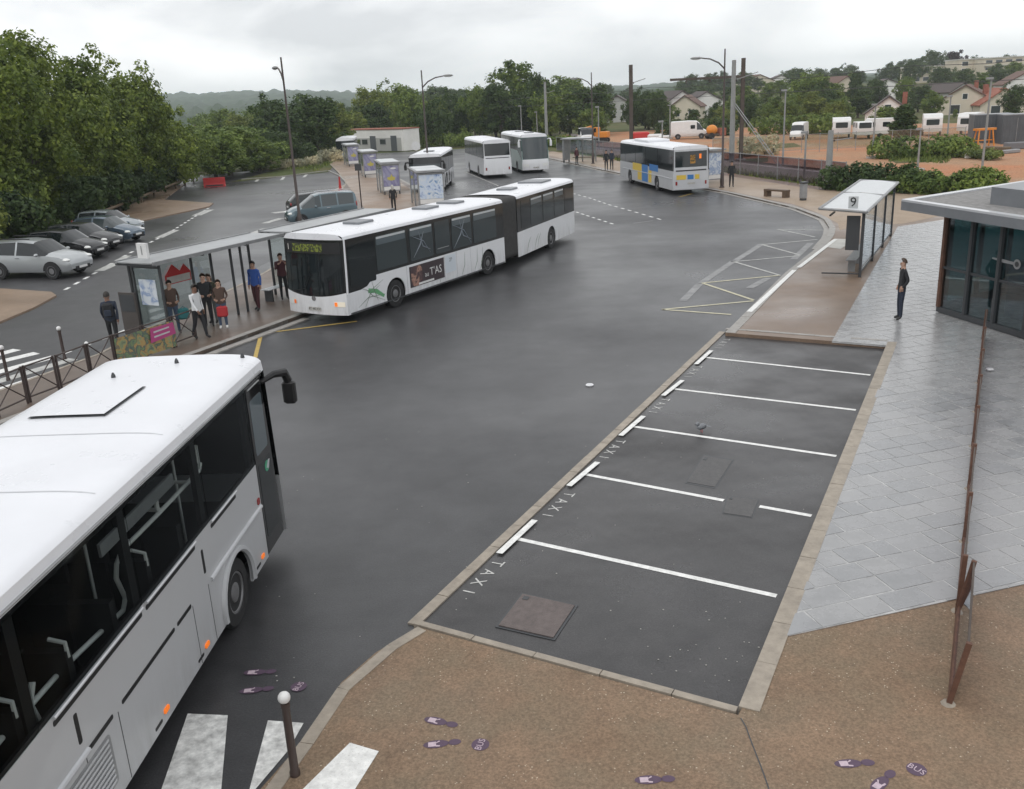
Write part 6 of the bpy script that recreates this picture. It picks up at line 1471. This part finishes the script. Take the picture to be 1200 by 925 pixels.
person('person all in black behind the white jacket', gp(246, 383, KZ), rad(-70), 1.76, 'cloth_black', 'cloth_black', hair='hair_brown', arms='bent')
person('person in an olive parka at the back of the shelter', gp(252, 379, KZ), rad(-100), 1.66, 'cloth_olive', 'cloth_grey', hair='hair_brown', long_hair=True)
person('girl with white shoes carrying a bright red bag', gp(263, 385, KZ), rad(-80), 1.60, 'cloth_brown', 'denim', hair='hair_brown', shoes='shoe_white', arms='bent', bag=('cloth_red', .02), long_hair=True)
person('man in a blue vest standing under the shelter end', gp(303, 364, KZ), rad(-110), 1.74, 'cloth_blue', 'cloth_maroon', arms='down', stride=.1)
person('person in maroon and black next to the nose of the articulated bus', gp(334, 351, KZ), rad(-60), 1.7, 'cloth_maroon', 'cloth_black', arms='up', hair='hair_brown')
person('grey-haired person in black by the lilac poster', gp(462, 248, KZ), rad(100), 1.68, 'cloth_black', 'cloth_black', hair='hair_grey', long_hair=True)
person('lone figure in black near the tallest street lamp', gp(857, 219.5, KZ), rad(-100), 1.76, 'cloth_black', 'cloth_black', stride=.06)
person('figure in a dark jacket half behind the coach with colour blocks', gp(829, 221, KZ), rad(180), 1.74, 'cloth_brown', 'cloth_black')
person('left one of a dark pair waiting at the nose of the coloured coach', gp(710.5, 200, KZ), rad(-80), 1.78, 'cloth_black', 'cloth_black')
person('right one of a dark pair waiting at the nose of the coloured coach', gp(717, 199, KZ), rad(-120), 1.76, 'cloth_navy', 'cloth_black')
person('person in maroon leaning at the far right shelter', gp(676, 193.5, KZ), rad(-60), 1.72, 'cloth_maroon', 'cloth_black')

# ================================================================ VEGETATION
def leaf_mesh(name, lobes, n, size, seed, up=.25):
    """many small bent leaf clumps spread over and through a set of lobes (centre, radii)"""
    rg = np.random.default_rng(seed); A = np.array([l[1][0] * l[1][1] + l[1][0] * l[1][2] for l in lobes]); idx = rg.choice(len(lobes), n, p=A / A.sum())
    cen = np.array([l[0] for l in lobes])[idx]; rad_ = np.array([l[1] for l in lobes])[idx]
    d = rg.normal(size=(n, 3)); d /= np.linalg.norm(d, axis=1)[:, None]
    r = 1 - np.abs(rg.normal(0, .16, n)); r = np.clip(r, .35, 1.08)
    # uneven clumping: pull leaves towards random bunch centres
    p = cen + d * rad_ * r[:, None]
    nb_ = max(12, n // 45); bc = p[rg.choice(n, nb_)]
    near = rg.choice(nb_, n); 
    blk = 2000
    for i in range(0, n, blk):
        q = p[i:i + blk]; dist = ((q[:, None, :] - bc[None, :, :]) ** 2).sum(2); near[i:i + blk] = dist.argmin(1)
    p = p + (bc[near] - p) * rg.uniform(.15, .55, n)[:, None] + rg.normal(0, size * .35, (n, 3))
    p[:, 2] = np.maximum(p[:, 2], .12)
    nrm = d + rg.normal(0, .55, (n, 3)) + np.array([0, 0, up]); nrm /= np.linalg.norm(nrm, axis=1)[:, None]
    a = np.cross(nrm, rg.normal(size=(n, 3))); a /= np.linalg.norm(a, axis=1)[:, None]; b = np.cross(nrm, a)
    s = size * rg.uniform(.55, 1.25, n)[:, None]
    v = np.stack([p - a * s * .5, p + b * s * .32 + nrm * s * .10, p + a * s * .55, p - b * s * .32 + nrm * s * .08], 1).reshape(-1, 3)
    me = bpy.data.meshes.new(name); me.vertices.add(len(v)); me.vertices.foreach_set('co', v.ravel().astype(np.float32))
    me.loops.add(n * 4); me.loops.foreach_set('vertex_index', np.arange(n * 4, dtype=np.int32)); me.polygons.add(n)
    me.polygons.foreach_set('loop_start', np.arange(0, n * 4, 4, dtype=np.int32)); me.polygons.foreach_set('loop_total', np.full(n, 4, dtype=np.int32))
    me.update(calc_edges=True); me.validate(); return me
def crown_lobes(rg, H, R, base, k, cone=False):
    l = []
    for i in range(k):
        f = rg.uniform(0, 1); z = base + (H - base) * (.12 + .78 * f); w = (math.sin(PI * min(1, .18 + .72 * f)) if not cone else (1.05 - f))
        a = rg.uniform(0, 2 * PI); rr = R * w * rg.uniform(.25, .72); s = R * rg.uniform(.32, .55) * (.6 + .4 * w)
        l.append(((rr * math.cos(a), rr * math.sin(a), min(z, H - s * .8)), (s, s, s * rg.uniform(.7, 1.0))))
    for i in range(k):                      # loose sprays standing out of the crown
        f = rg.uniform(.15, 1); w = math.sin(PI * min(1, .2 + .68 * f)) if not cone else (1.1 - f); a = rg.uniform(0, 2 * PI); s = R * rg.uniform(.10, .19)
        l.append(((R * w * 1.02 * math.cos(a), R * w * 1.02 * math.sin(a), base + (H - base) * f * rg.uniform(.95, 1.05)), (s, s, s * 1.2)))
    l.append(((0, 0, (H + base) / 2), (R * .55, R * .55, (H - base) * .45)))
    return l
def trunk_mesh(H, r, rg, lobes):
    mb = MB(); mb.tube([(0, 0, -.1), (r * .3, 0, H * .2), (-r * .3, r * .4, H * .5), (0, 0, H * .82)], [r * 1.3, r, r * .7, r * .2], 9)
    for c, s in lobes[:7]:
        z0 = H * rg.uniform(.2, .5); mb.tube([(0, 0, z0), (c[0] * .5, c[1] * .5, (z0 + c[2]) / 2), (c[0] * .95, c[1] * .95, c[2])], [r * .5, r * .35, r * .1], 6)
    return mb
def tree(label, base, H, R, m, seed, n, size, low=.15, k=16, cone=False, cat='tree', name='tree', group='trees round the station', r=.2):
    rg = random.Random(seed); lobes = crown_lobes(rg, H, R, H * low, k, cone)
    t = thing(name, label, cat, tuple(base), rg.uniform(0, 6), group)
    trunk_mesh(H, r, rg, lobes).build('trunk', 'bark', t, True)
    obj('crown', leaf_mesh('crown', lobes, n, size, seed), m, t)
    return t
G = lambda x, y: Vector((x, y, th(x, y) - .05))
# big trees along the left edge
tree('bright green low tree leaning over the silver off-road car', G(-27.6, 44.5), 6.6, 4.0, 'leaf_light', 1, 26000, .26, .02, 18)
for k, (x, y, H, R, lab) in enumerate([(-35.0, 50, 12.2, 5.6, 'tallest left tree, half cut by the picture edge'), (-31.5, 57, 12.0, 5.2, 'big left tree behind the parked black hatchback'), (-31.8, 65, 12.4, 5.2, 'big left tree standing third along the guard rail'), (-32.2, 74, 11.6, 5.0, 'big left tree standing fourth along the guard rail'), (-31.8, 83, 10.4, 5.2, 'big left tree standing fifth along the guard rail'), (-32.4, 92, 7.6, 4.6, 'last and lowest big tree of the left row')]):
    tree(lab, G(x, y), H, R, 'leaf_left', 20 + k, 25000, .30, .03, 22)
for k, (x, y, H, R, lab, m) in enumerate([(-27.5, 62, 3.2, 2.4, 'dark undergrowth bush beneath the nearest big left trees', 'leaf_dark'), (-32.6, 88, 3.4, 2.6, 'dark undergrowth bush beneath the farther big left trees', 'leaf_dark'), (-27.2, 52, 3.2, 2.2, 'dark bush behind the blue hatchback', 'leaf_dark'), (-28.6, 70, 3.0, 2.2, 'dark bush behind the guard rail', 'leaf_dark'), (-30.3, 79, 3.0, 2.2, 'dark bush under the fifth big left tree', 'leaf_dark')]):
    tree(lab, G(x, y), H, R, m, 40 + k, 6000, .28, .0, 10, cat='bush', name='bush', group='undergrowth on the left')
# shared crowns for trees further off
CR = []
for k in range(6):
    rg = random.Random(100 + k); H, R = 10, [3.6, 4.2, 3.2, 4.8, 3.9, 2.2][k]; lobes = crown_lobes(rg, H, R, .8, 18, cone=(k == 5))
    CR.append((leaf_mesh('crown', lobes, 8500, .42, 100 + k), trunk_mesh(H, .24, rg, lobes)))
TM = {}
def far_tree(label, base, H, kind, m, wide=1.0, group='trees beyond the station', cat='tree'):
    t = thing('tree', label, cat, tuple(base), random.uniform(0, 6), group); cm, tm = CR[kind]
    key = (kind, m)
    if key not in TM:
        c2 = cm.copy(); c2.materials.clear(); c2.materials.append(MATS[m]); TM[key] = c2
    obj('crown', TM[key], None, t)
    if kind not in TM: TM[kind] = tm.build('trunk', 'bark', t, True).data
    else: obj('trunk', TM[kind], None, t)
    s = H / 10; t.scale = (s * wide * 1.35, s * wide * 1.35, s)
    return t
def tree_px(label, u, vtop, Y, kind, m, wide=1.0, **kw):
    p = at(u, vtop, Y); z = th(p.x, Y) - .05
    return far_tree(label, (p.x, Y, z), (p.z - z) * 1.03, kind, m, wide, **kw)
mid = [(262, 148, 104, 0, 'leaf_mid', 1.5, 'rounded green shrub tree right of the big left trees'), (300, 165, 108, 1, 'leaf_mid', 1.5, 'low green shrub tree behind the far parking bays'),
       (322, 113, 128, 1, 'leaf_dark', .95, 'dark tree just left of the tall left lamp'), (364, 112, 132, 0, 'leaf_dark', .95, 'dark tree just right of the tall left lamp'), (395, 122, 140, 2, 'leaf_light', .9, 'light green tree left of the low white building'),
       (438, 105, 175, 3, 'leaf_light', .8, 'light green tree above the left end of the low white building'), (463, 97, 185, 1, 'leaf_mid', .9, 'full green tree above the low white building'), (480, 112, 160, 0, 'leaf_mid', .8, 'green tree above the right end of the low white building'),
       (505, 118, 150, 4, 'leaf_dark', .8, 'dark tree behind the second street lamp'), (532, 108, 170, 1, 'leaf_dark', .8, 'dark tree left of the tall wood'), (560, 103, 165, 3, 'leaf_mid', .7, 'green tree in the left part of the tall wood'),
       (585, 97, 160, 0, 'leaf_dark', .8, 'dark tree in the middle of the tall wood'), (607, 76, 172, 2, 'leaf_mid', 1.1, 'highest tree of the wood behind the coaches'), (628, 90, 165, 4, 'leaf_dark', .8, 'dark tree beside the slim grey mast'), (640, 105, 158, 1, 'leaf_mid', .7, 'green tree right of the slim grey mast'),
       (655, 118, 175, 3, 'leaf_dark', .55, 'dark tree above the flatbed truck'), (700, 108, 178, 0, 'leaf_mid', .8, 'green tree above the orange excavator'), (742, 108, 172, 4, 'leaf_dark', .6, 'dark tree left of the dark rail mast'), (760, 104, 175, 1, 'leaf_dark', .8, 'dark tree right of the dark rail mast'), (772, 112, 165, 3, 'leaf_dark', .6, 'dark tree left above the white panel van'),
       (812, 128, 160, 0, 'leaf_dark', .8, 'dark tree right above the white panel van'), (838, 120, 165, 4, 'leaf_dark', .8, 'dark tree left of the tallest lamp'), (876, 112, 168, 1, 'leaf_dark', .8, 'dark tree behind the thick grey rail mast'), (900, 122, 160, 3, 'leaf_mid', .8, 'green tree right of the stay wires'),
       (925, 118, 155, 0, 'leaf_mid', .9, 'green tree above the hidden white van'), (950, 84, 200, 1, 'leaf_mid', .9, 'large round green tree above the caravans'), (978, 120, 150, 3, 'leaf_light', .9, 'light green tree left of the gabled house'), (965, 95, 185, 4, 'leaf_dark', .7, 'dark tree beside the large round one'),
       (1003, 84, 230, 5, 'leaf_dark', 1.0, 'slim dark conifer above the gabled house'), (1012, 100, 200, 0, 'leaf_far', .8, 'pale tree left behind the gabled house'), (1032, 94, 215, 3, 'leaf_dark', .6, 'dark tree right behind the gabled house'), (1062, 92, 220, 1, 'leaf_mid', .7, 'green tree above the chimney of the gabled house'), (1095, 108, 165, 4, 'leaf_mid', .9, 'green tree between the gabled house and the brown-roofed houses'),
       (1062, 122, 98, 5, 'leaf_dark', 1.45, 'lone dark conifer bush in front of the gabled house'), (1120, 128, 160, 0, 'leaf_mid', .6, 'small green tree left of the brown-roofed houses'), (1190, 98, 150, 1, 'leaf_dark', .8, 'dark tree above the right site container'), (1068, 70, 300, 0, 'leaf_far', .8, 'hazy tree at the left end of the cream flats'),
       (1098, 60, 360, 3, 'leaf_far', .8, 'grey-green tree rising behind the cream flats'), (1120, 60, 362, 0, 'leaf_plum', .9, 'dark purple tree rising behind the cream flats'), (1145, 66, 365, 1, 'leaf_far', .9, 'pale tree above the roof of the cream flats'), (810, 88, 420, 3, 'leaf_dark', .9, 'dark round tree on the hill left of the tallest lamp'), (800, 93, 430, 1, 'leaf_far', .8, 'pale tree on the hill by the terraced houses'), (707, 98, 400, 0, 'leaf_far', 1.0, 'hazy tree on the hill above the excavator')]
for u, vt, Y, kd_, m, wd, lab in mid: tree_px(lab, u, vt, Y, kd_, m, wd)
rg = random.Random(77)
def landmark(u, table):
    return min(table, key=lambda t_: abs(t_[0] - u))[1]
LM = [(250, 'right of the big left trees'), (335, 'behind the tall left lamp'), (400, 'left of the low white building'), (450, 'above the low white building'), (505, 'behind the second street lamp'), (570, 'behind the grey coach'), (615, 'behind the touring coach'), (660, 'behind the far right shelter'), (700, 'behind the excavator'), (745, 'behind the dark rail mast'), (810, 'behind the white panel van'), (860, 'behind the thick grey mast'), (910, 'behind the hidden van'), (950, 'around the large round tree'), (1000, 'behind the first caravans'), (1045, 'behind the gabled house'), (1100, 'left of the brown-roofed houses'), (1150, 'among the brown-roofed houses'), (1190, 'above the site containers')]
KN = {'leaf_far': 'pale hazy', 'leaf_dark': 'dark', 'leaf_mid': 'green', 'leaf_light': 'light green'}
def scatter(n, u0, u1, y0, y1, h0, h1, ms, sizes, grp):
    for k in range(n):
        u = u0 + (u1 - u0) * (k + rg.uniform(.1, .9)) / n; Y = rg.uniform(y0, y1); p = at(u, 100, Y); H = rg.uniform(h0, h1); m = rg.choice(ms)
        if y0 < 230 and u0 > 600 and any(abs(u - c_) < 14 for c_ in (668, 724, 800, 815, 1040)): continue
        far_tree('%s %s tree %s' % ('tall' if H > (h0 + h1) / 2 else 'lower', KN[m], landmark(u, LM)) + sizes, (p.x, Y, th(p.x, Y) - .05), H, rg.randrange(5), m, rg.uniform(.9, 1.15), group=grp)
scatter(26, 690, 1200, 300, 430, 5, 9, ['leaf_far', 'leaf_far', 'leaf_dark'], ' on the far slope', 'trees on the far slope')
scatter(26, 650, 1200, 195, 290, 4.5, 7, ['leaf_far', 'leaf_dark', 'leaf_mid'], ' on the near slope', 'trees on the near slope')
scatter(24, 640, 1010, 152, 185, 3.6, 5.6, ['leaf_dark', 'leaf_mid', 'leaf_mid', 'leaf_light'], ' at the edge of the site', 'trees edging the building site')
scatter(24, 225, 690, 240, 420, 8, 12, ['leaf_far', 'leaf_mid', 'leaf_far'], ' in the far wood', 'far wood behind the station')
scatter(24, 225, 690, 160, 215, 5.5, 8.5, ['leaf_mid', 'leaf_dark', 'leaf_mid', 'leaf_light'], ' in the near wood', 'near wood behind the station')
for u, Y, H, m, lab in [(238, 99, 4.6, 'leaf_mid', 'rounded tree closing the end of the left row'), (246, 112, 4.8, 'leaf_mid', 'bushy tree above the red road barrier'), (282, 110, 5.0, 'leaf_mid', 'bushy tree behind the first far parking bay'), (325, 116, 4.2, 'leaf_dark', 'dark bushy tree behind the creamy shrubs'), (1045, 122, 3.4, 'leaf_mid', 'low bush left of the lone conifer')]:
    p = at(u, 100, Y); far_tree(lab, (p.x, Y, 0), H, 3, m, 1.25)
# hedges and low planting
def hedge(label, pts, H, W, m, n, seed, size=.22, name='hedge', cat='hedge', group='hedges'):
    q = resample(pts, W * .75); rg = random.Random(seed); c = sum((Vector((p.x, p.y)) for p in q), Vector((0, 0))) / len(q)
    lobes = [((p.x - c.x + rg.uniform(-.3, .3), p.y - c.y + rg.uniform(-.3, .3), H * .42), (W * rg.uniform(.5, .75), W * rg.uniform(.5, .75), H * rg.uniform(.45, .66))) for p in q]
    t = thing(name, label, cat, (c.x, c.y, .02), 0, group); obj('foliage', leaf_mesh('foliage', lobes, n, size, seed), m, t)
    st = MB()
    for l in lobes: st.tube([(l[0][0], l[0][1], -.05), (l[0][0] + .1, l[0][1], H * .5)], [.05, .02], 5)
    st.build('stems', 'bark', t); t['kind'] = 'thing'
hedge('dark green hedge behind shelter 9, left part', [gp(978, 224), gp(1062, 228)], 1.7, 1.6, 'leaf_dark', 9000, 301)
hedge('green hedge behind shelter 9, right part beside the station roof', [gp(1066, 228), gp(1150, 229)], 1.5, 1.7, 'leaf_mid', 9000, 302)
hedge('scrubby bush mass below the lone dark conifer', [gp(1040, 186), gp(1120, 184)], 1.8, 2.4, 'leaf_mid', 6000, 303, .3)
hedge('row of creamy flowering shrubs above the far parking bays', [gp(303, 201), gp(372, 194)], 1.1, 1.5, 'leaf_straw', 5000, 304, .26)
hedge('beige ornamental grass clump beside the sandy platform', [gp(383, 190), gp(395, 190)], 1.6, 1.8, 'leaf_straw', 3500, 305, .3)
hedge('yellow-green shrubs behind the creamy flowering row', [gp(345, 186), gp(392, 182)], 2.4, 2.6, 'leaf_grass', 6000, 306, .3)
hedge('scrub along the railway behind the grey coach', [gp(498, 172), gp(545, 172)], 2.2, 2.4, 'leaf_mid', 5000, 307, .3)
hedge('straw-coloured scrub by the stay wires', [gp(875, 184), gp(905, 182)], 2.2, 1.4, 'leaf_straw', 2500, 308, .22)
hedge('green growth left of the flatbed truck', [gp(625, 172), gp(668, 173)], 1.6, 2.0, 'leaf_mid', 4000, 311, .28)
hedge('weedy growth in front of the site containers', [gp(1105, 181), gp(1160, 188)], .9, 1.6, 'leaf_grass', 3500, 312, .24)
hedge('dark bushes behind the white panel van', [gp(780, 160), gp(850, 159)], 2.6, 3.0, 'leaf_dark', 5000, 313, .34)
hedge('bushes behind the caravans', [gp(890, 158), gp(975, 157)], 2.8, 3.2, 'leaf_mid', 6000, 314, .34)
# grass tufts on the verges, too many to count
rg = np.random.default_rng(5); tf = []
def tufts(poly, n):
    out = []; xs_ = [p[0] for p in poly]; ys_ = [p[1] for p in poly]
    while len(out) < n:
        x, y = rg.uniform(min(xs_), max(xs_)), rg.uniform(min(ys_), max(ys_)); ins = False; j = len(poly) - 1
        for i in range(len(poly)):
            if (poly[i][1] > y) != (poly[j][1] > y) and x < (poly[j][0] - poly[i][0]) * (y - poly[i][1]) / (poly[j][1] - poly[i][1]) + poly[i][0]: ins = not ins
            j = i
        if ins: out.append((x, y))
    return out
gm = MB()
for x, y in tufts([(21.4, 61.6), (17.4, 80.8), (11.4, 97), (13.5, 106), (20.5, 86), (25.5, 62)], 2500) + tufts([tuple(gp(u, v)[:2]) for u, v in [(372, 201), (395, 190), (405, 183), (330, 180), (290, 196)]], 2500) + tufts([tuple(gp(u, v)[:2]) for u, v in [(1040, 190), (1110, 192), (1120, 180), (1050, 176)]], 900):
    a = rg.uniform(0, 6.28); h = rg.uniform(.15, .45); w_ = .09; lx, ly = rg.normal(0, .1, 2)
    gm.add([(x - w_ * math.cos(a), y - w_ * math.sin(a), .02), (x + w_ * math.cos(a), y + w_ * math.sin(a), .02), (x + lx, y + ly, h)], [(0, 1, 2)])
tag(gm.build('grass', 'leaf_grass'), 'rough grass tufts on the verges', 'grass', kind='stuff')

# ================================================================ BUILDINGS
def house(name, label, base, rz, w_, d_, he, hr, wall, roof, wins=(), chim=None, group='houses on the slope', over=.35):
    """gable ends face local -y and +y; ridge along y. wins: (face, x, z, w, h) with face 'f' the -y gable, 'r' the +x side, 'l' the -x side"""
    t = thing(name, label, 'house', tuple(base), rz, group)
    g = [(-w_ / 2, -3), (w_ / 2, -3), (w_ / 2, he), (0, he + hr), (-w_ / 2, he)]
    MB().ext(g, (0, -d_ / 2, 0), (1, 0, 0), (0, 0, 1), (0, d_, 0)).build('wall', wall, t)
    for s in (-1, 1):
        sl_ = hr / (w_ / 2); x1 = w_ / 2 + over
        MB().ext([(0, he + hr + .04), (s * x1, he + hr - x1 * sl_ + .04), (s * x1, he + hr - x1 * sl_ + .24), (0, he + hr + .26)], (0, -d_ / 2 - over, 0), (1, 0, 0), (0, 0, 1), (0, d_ + 2 * over, 0)).build('roof', roof, t)
    for f, x, z, ww, hh in wins:
        O, U, N = {'f': ((x, -d_ / 2, z), (1, 0, 0), (0, -1, 0)), 'r': ((w_ / 2, x, z), (0, 1, 0), (1, 0, 0)), 'l': ((-w_ / 2, x, z), (0, -1, 0), (-1, 0, 0))}[f]
        o = MB().ext([(-ww / 2 - .08, -hh / 2 - .08), (ww / 2 + .08, -hh / 2 - .08), (ww / 2 + .08, hh / 2 + .08), (-ww / 2 - .08, hh / 2 + .08)], O, U, (0, 0, 1), Vector(N) * .04).build('window', 'render_white', t)
        MB().ext([(-ww / 2, -hh / 2), (ww / 2, -hh / 2), (ww / 2, hh / 2), (-ww / 2, hh / 2)], Vector(O) + Vector(N) * .04, U, (0, 0, 1), Vector(N) * .015).build('pane', 'mid_glass', o)
    if chim: MB().box(chim[0] - .35, chim[0] + .35, chim[1] - .45, chim[1] + .45, he, he + hr + chim[2]).build('chimney', 'brick_red', t)
    return t
p = at(1040, 142, 150)
house('gabled_house', 'white gabled house with one dark window and a brick chimney', (p.x, 150, .1), rad(-22), 6.6, 9, 1.6, 2.4, 'render_white', 'roof_dark', [('f', -.1, 2.3, .9, 1.2)], (2.3, 1.2, .6))
p = at(1128, 135, 190)
house('brown_roof_house', 'cream house with a large brown roof below the flats', (at(1133, 120, 178).x, 178, -.5), rad(-30), 9.5, 11, 2.6, 2.8, 'render_cream', 'roof_tile', [('f', -1.5, 1.4, 1.6, 1.5), ('f', 1.8, 1.6, .9, 1.3), ('f', 0, 3.6, .8, .9)], (1.2, 2, .8))
house('brown_roof_house', 'house with reddish tiled roof right of the cream one', (at(1166, 120, 172).x, 172, -.8), rad(-10), 7.5, 9, 2.4, 2.5, 'render_cream', 'brick_red', [('f', -1.2, 1.4, 1.5, 1.5), ('f', 1.6, 1.4, .9, 1.4)], (-1.5, 1, .9))
house('slope_house', 'grey-walled house just below the left end of the flats', (at(1108, 110, 215).x, 215, .5), rad(25), 8, 9, 2.8, 1.8, 'render_grey', 'roof_dark', [('f', -1.2, 1.8, 1.0, 1.2), ('f', 1.5, 1.8, 1.0, 1.2)])
house('slope_house', 'white house at the far right of the slope', (at(1196, 110, 205).x, 205, 1.0), rad(-15), 9, 9, 3.4, 2.4, 'render_white', 'roof_tile', [('f', -1.8, 2, 1.2, 1.3), ('f', 1.8, 2, 1.2, 1.3)])
for k, (u, Y, z, w_, he, rz, wm, rm, lab) in enumerate([(790, 236, 4.2, 8, 4.0, 15, 'render_white', 'roof_dark', 'white terraced house on the hill left of the tallest lamp'), (806, 226, 3.4, 7, 3.0, -20, 'render_cream', 'roof_tile', 'cream house below the terrace on the hill'), (822, 238, 3.2, 9, 3.4, 5, 'render_white', 'roof_dark', 'white house on the hill just left of the tallest lamp'), (668, 225, 2.8, 7.5, 4.4, 20, 'render_white', 'roof_dark', 'white house showing between the trees above the flatbed truck'), (724, 232, 3.0, 8, 3.8, -10, 'render_grey', 'roof_dark', 'grey house between the trees left of the dark rail mast'), (884, 380, 7, 12, 4, 10, 'render_cream', 'roof_tile', 'cream house on the skyline right of the thick grey mast'), (912, 390, 7, 13, 3, -5, 'render_white', 'roof_dark', 'long white house on the skyline left of the round tree'), (981, 250, 2.0, 8, 4.2, 10, 'render_cream', 'roof_tile', 'cream house showing beside the slim conifer'), (1036, 245, 3.5, 12, 3.0, -12, 'render_white', 'roof_dark', 'low white house above the gabled one')]):
    x = at(u, 110, Y).x
    house('hill_house', lab, (x, Y, th(x, Y) - .3), rad(rz), w_, 9, he, 2.4, wm, rm, [('f', -w_ * .25, he * .55, 1.2, 1.3), ('f', w_ * .22, he * .55, 1.2, 1.3)])
# cream apartment block along the hilltop
def flats(label, u0, u1, vb, vt, Y, floors, rec):
    a, b = at(u0, vt, Y), at(u1, vt, Y); W_ = b.x - a.x; H_ = (a.z + b.z) / 2 - th(a.x, Y)
    t = thing('apartment_block', label, 'building', (a.x, Y, th(a.x, Y)), math.atan2((b.z - a.z) * 0, 1), 'flats on the hilltop')
    MB().box(0, W_, 0, 10, -4, H_).build('wall', 'render_cream', t); MB().box(-.2, W_ + .2, -.3, 10.2, H_, H_ + .35).build('roof', 'pale_concrete', t)
    fh = min(3.0, H_ / floors); nx = max(2, int(W_ / 3.2))
    for f in range(floors):
        for i in range(nx):
            x = (i + .5) * W_ / nx; z = H_ - (f + .55) * fh
            o = MB().box(x - 1.1, x + 1.1, -.06, 0, z - .7, z + .75).build('window', 'render_white' if not rec else 'render_grey', t); MB().box(x - .98, x + .98, -.09, -.06, z - .6, z + .65).build('pane', 'mid_glass', o)
        if rec:
            MB().box(0, W_, -1.2, -.06, H_ - (f + 1) * fh - .12, H_ - (f + 1) * fh + .05).build('balcony_slab', 'pale_concrete', t); MB().box(0, W_, -1.2, -1.1, H_ - (f + 1) * fh + .05, H_ - (f + 1) * fh + .85).build('balcony_front', 'render_cream', t)
flats('left low wing of the cream flats on the hilltop', 1070, 1124, 92, 78, 335, 2, False)
flats('middle taller block of the cream flats on the hilltop', 1124, 1154, 95, 70, 325, 3, False)
flats('right wing of the cream flats with rows of balconies', 1154, 1235, 98, 67, 318, 3, True)
# low white building behind the platform
a, b = gp(404, 177), gp(474, 177); v_ = b - a; L_ = v_.length
t = thing('low_building', 'low white flat-roofed building with a grey base and two doors', 'building', tuple(a), math.atan2(v_.y, v_.x))
MB().box(0, L_, 0, 3.2, 0, 3.1).build('wall', 'render_white', t); MB().box(-.1, L_ + .1, -.1, 3.3, 3.1, 3.25).build('roof', 'brick_red', t); MB().box(0, L_ * .96, -.04, 0, 0, 1.9).build('base_panel', 'render_grey', t)
for f in (.46, .80): o = MB().box(L_ * f, L_ * f + 1.3, -.08, -.04, 0, 2.2).build('door', 'container', t); MB().lathe([(.04, 0), (.04, .05)], (L_ * f + 1.1, -.08, 1.05), (0, -1, 0), 8).build('handle', 'chrome', o)
for f in (.05, .2, .32, .62): o = MB().box(L_ * f, L_ * f + 1.4, -.08, -.04, .9, 1.75).build('window', 'galv', t); MB().box(L_ * f + .1, L_ * f + 1.3, -.10, -.08, 1.0, 1.68).build('pane', 'mid_glass', o)
tag(MB().ext([(.62 * math.cos(q), .75 + .62 * math.sin(q)) for q in [i * PI / 12 for i in range(24)]], (0, 0, .2), (1, 0, 0), (0, 0, 1), (0, .15, .0)).build('round_sign', 'caravan_white'), 'round white disc standing at the right end of the low building', 'sign').location = gp(484, 179) + Vector((.6, -1.5, 0))
tag(MB().ext([(-6, 0), (6, 0), (4, 2.4), (-4, 2.4)], (0, 0, 0), (1, 0, 0), (0, 0, 1), (0, 12, 0)).build('distant_roof', 'brick_red'), 'distant red roof showing between the left trees', 'roof').location = tuple(at(246, 147, 330) + Vector((0, 0, -.5)))

# ================================================================ FAR WOODS AND HAZE
cw = MB(); na, nr = 620, 46
r0, r1 = 620, 3300
for i in range(na + 1):
    a = rad(-42) + rad(84) * i / na
    for j in range(nr + 1):
        r_ = r0 * (r1 / r0) ** (j / nr); x, y = r_ * math.sin(a), r_ * math.cos(a)
        s = 16 + r_ * .006
        k_ = .45 + .55 * sstep(.12, -.15, a)
        z = th(x, y) + (3 + 7 * abs(mnoise.noise((x / s, y / s, 0))) + 8 * mnoise.noise((x / 130, y / 130, 7)) + 6.5 * mnoise.noise((x / (s * .45), y / (s * .45), 4))) * k_
        cw.v.append((x, y, z if j else th(x, y) - 2))
for i in range(na):
    for j in range(nr): cw.f.append((i * (nr + 1) + j, i * (nr + 1) + j + 1, (i + 1) * (nr + 1) + j + 1, (i + 1) * (nr + 1) + j))
mat('far_wood', (.036, .058, .026), .95, var=.5, vscale=.03, spec=.1)
tag(cw.build('distant_wood', 'far_wood', smooth=True), 'distant wooded hills closing the horizon', 'wood', kind='stuff')
HAZE = 1.0
if HAZE:
    m = bpy.data.materials.new('haze_air'); m.use_nodes = True; N, L = m.node_tree.nodes, m.node_tree.links; N.remove(N['Principled BSDF'])
    pv = N.new('ShaderNodeVolumePrincipled'); pv.inputs['Color'].default_value = (.88, .95, 1.0, 1); pv.inputs['Density'].default_value = .00026; pv.inputs['Anisotropy'].default_value = .2
    L.new(pv.outputs[0], N['Material Output'].inputs['Volume']); MATS['haze_air'] = m
    tag(MB().box(-4300, 4300, -700, 4300, -40, 110).build('haze', 'haze_air'), 'thin pale haze lying over the whole place', 'haze', kind='stuff')
same = {}
for o in bpy.data.objects:
    if o.parent is None and o.get('category') == 'tree': same.setdefault(o['label'], []).append(o)
for lab, l in same.items():
    if len(l) > 1:
        l.sort(key=lambda o: o.location.x / o.location.y)
        for i, o in enumerate(l): o['label'] = ('leftmost ' if i == 0 else 'rightmost ' if i == len(l) - 1 else 'middle ') + lab
for o in bpy.data.objects:
    if o.name.startswith('wheel_nut') or o.name.startswith('stud'): o['kind'] = 'stuff'
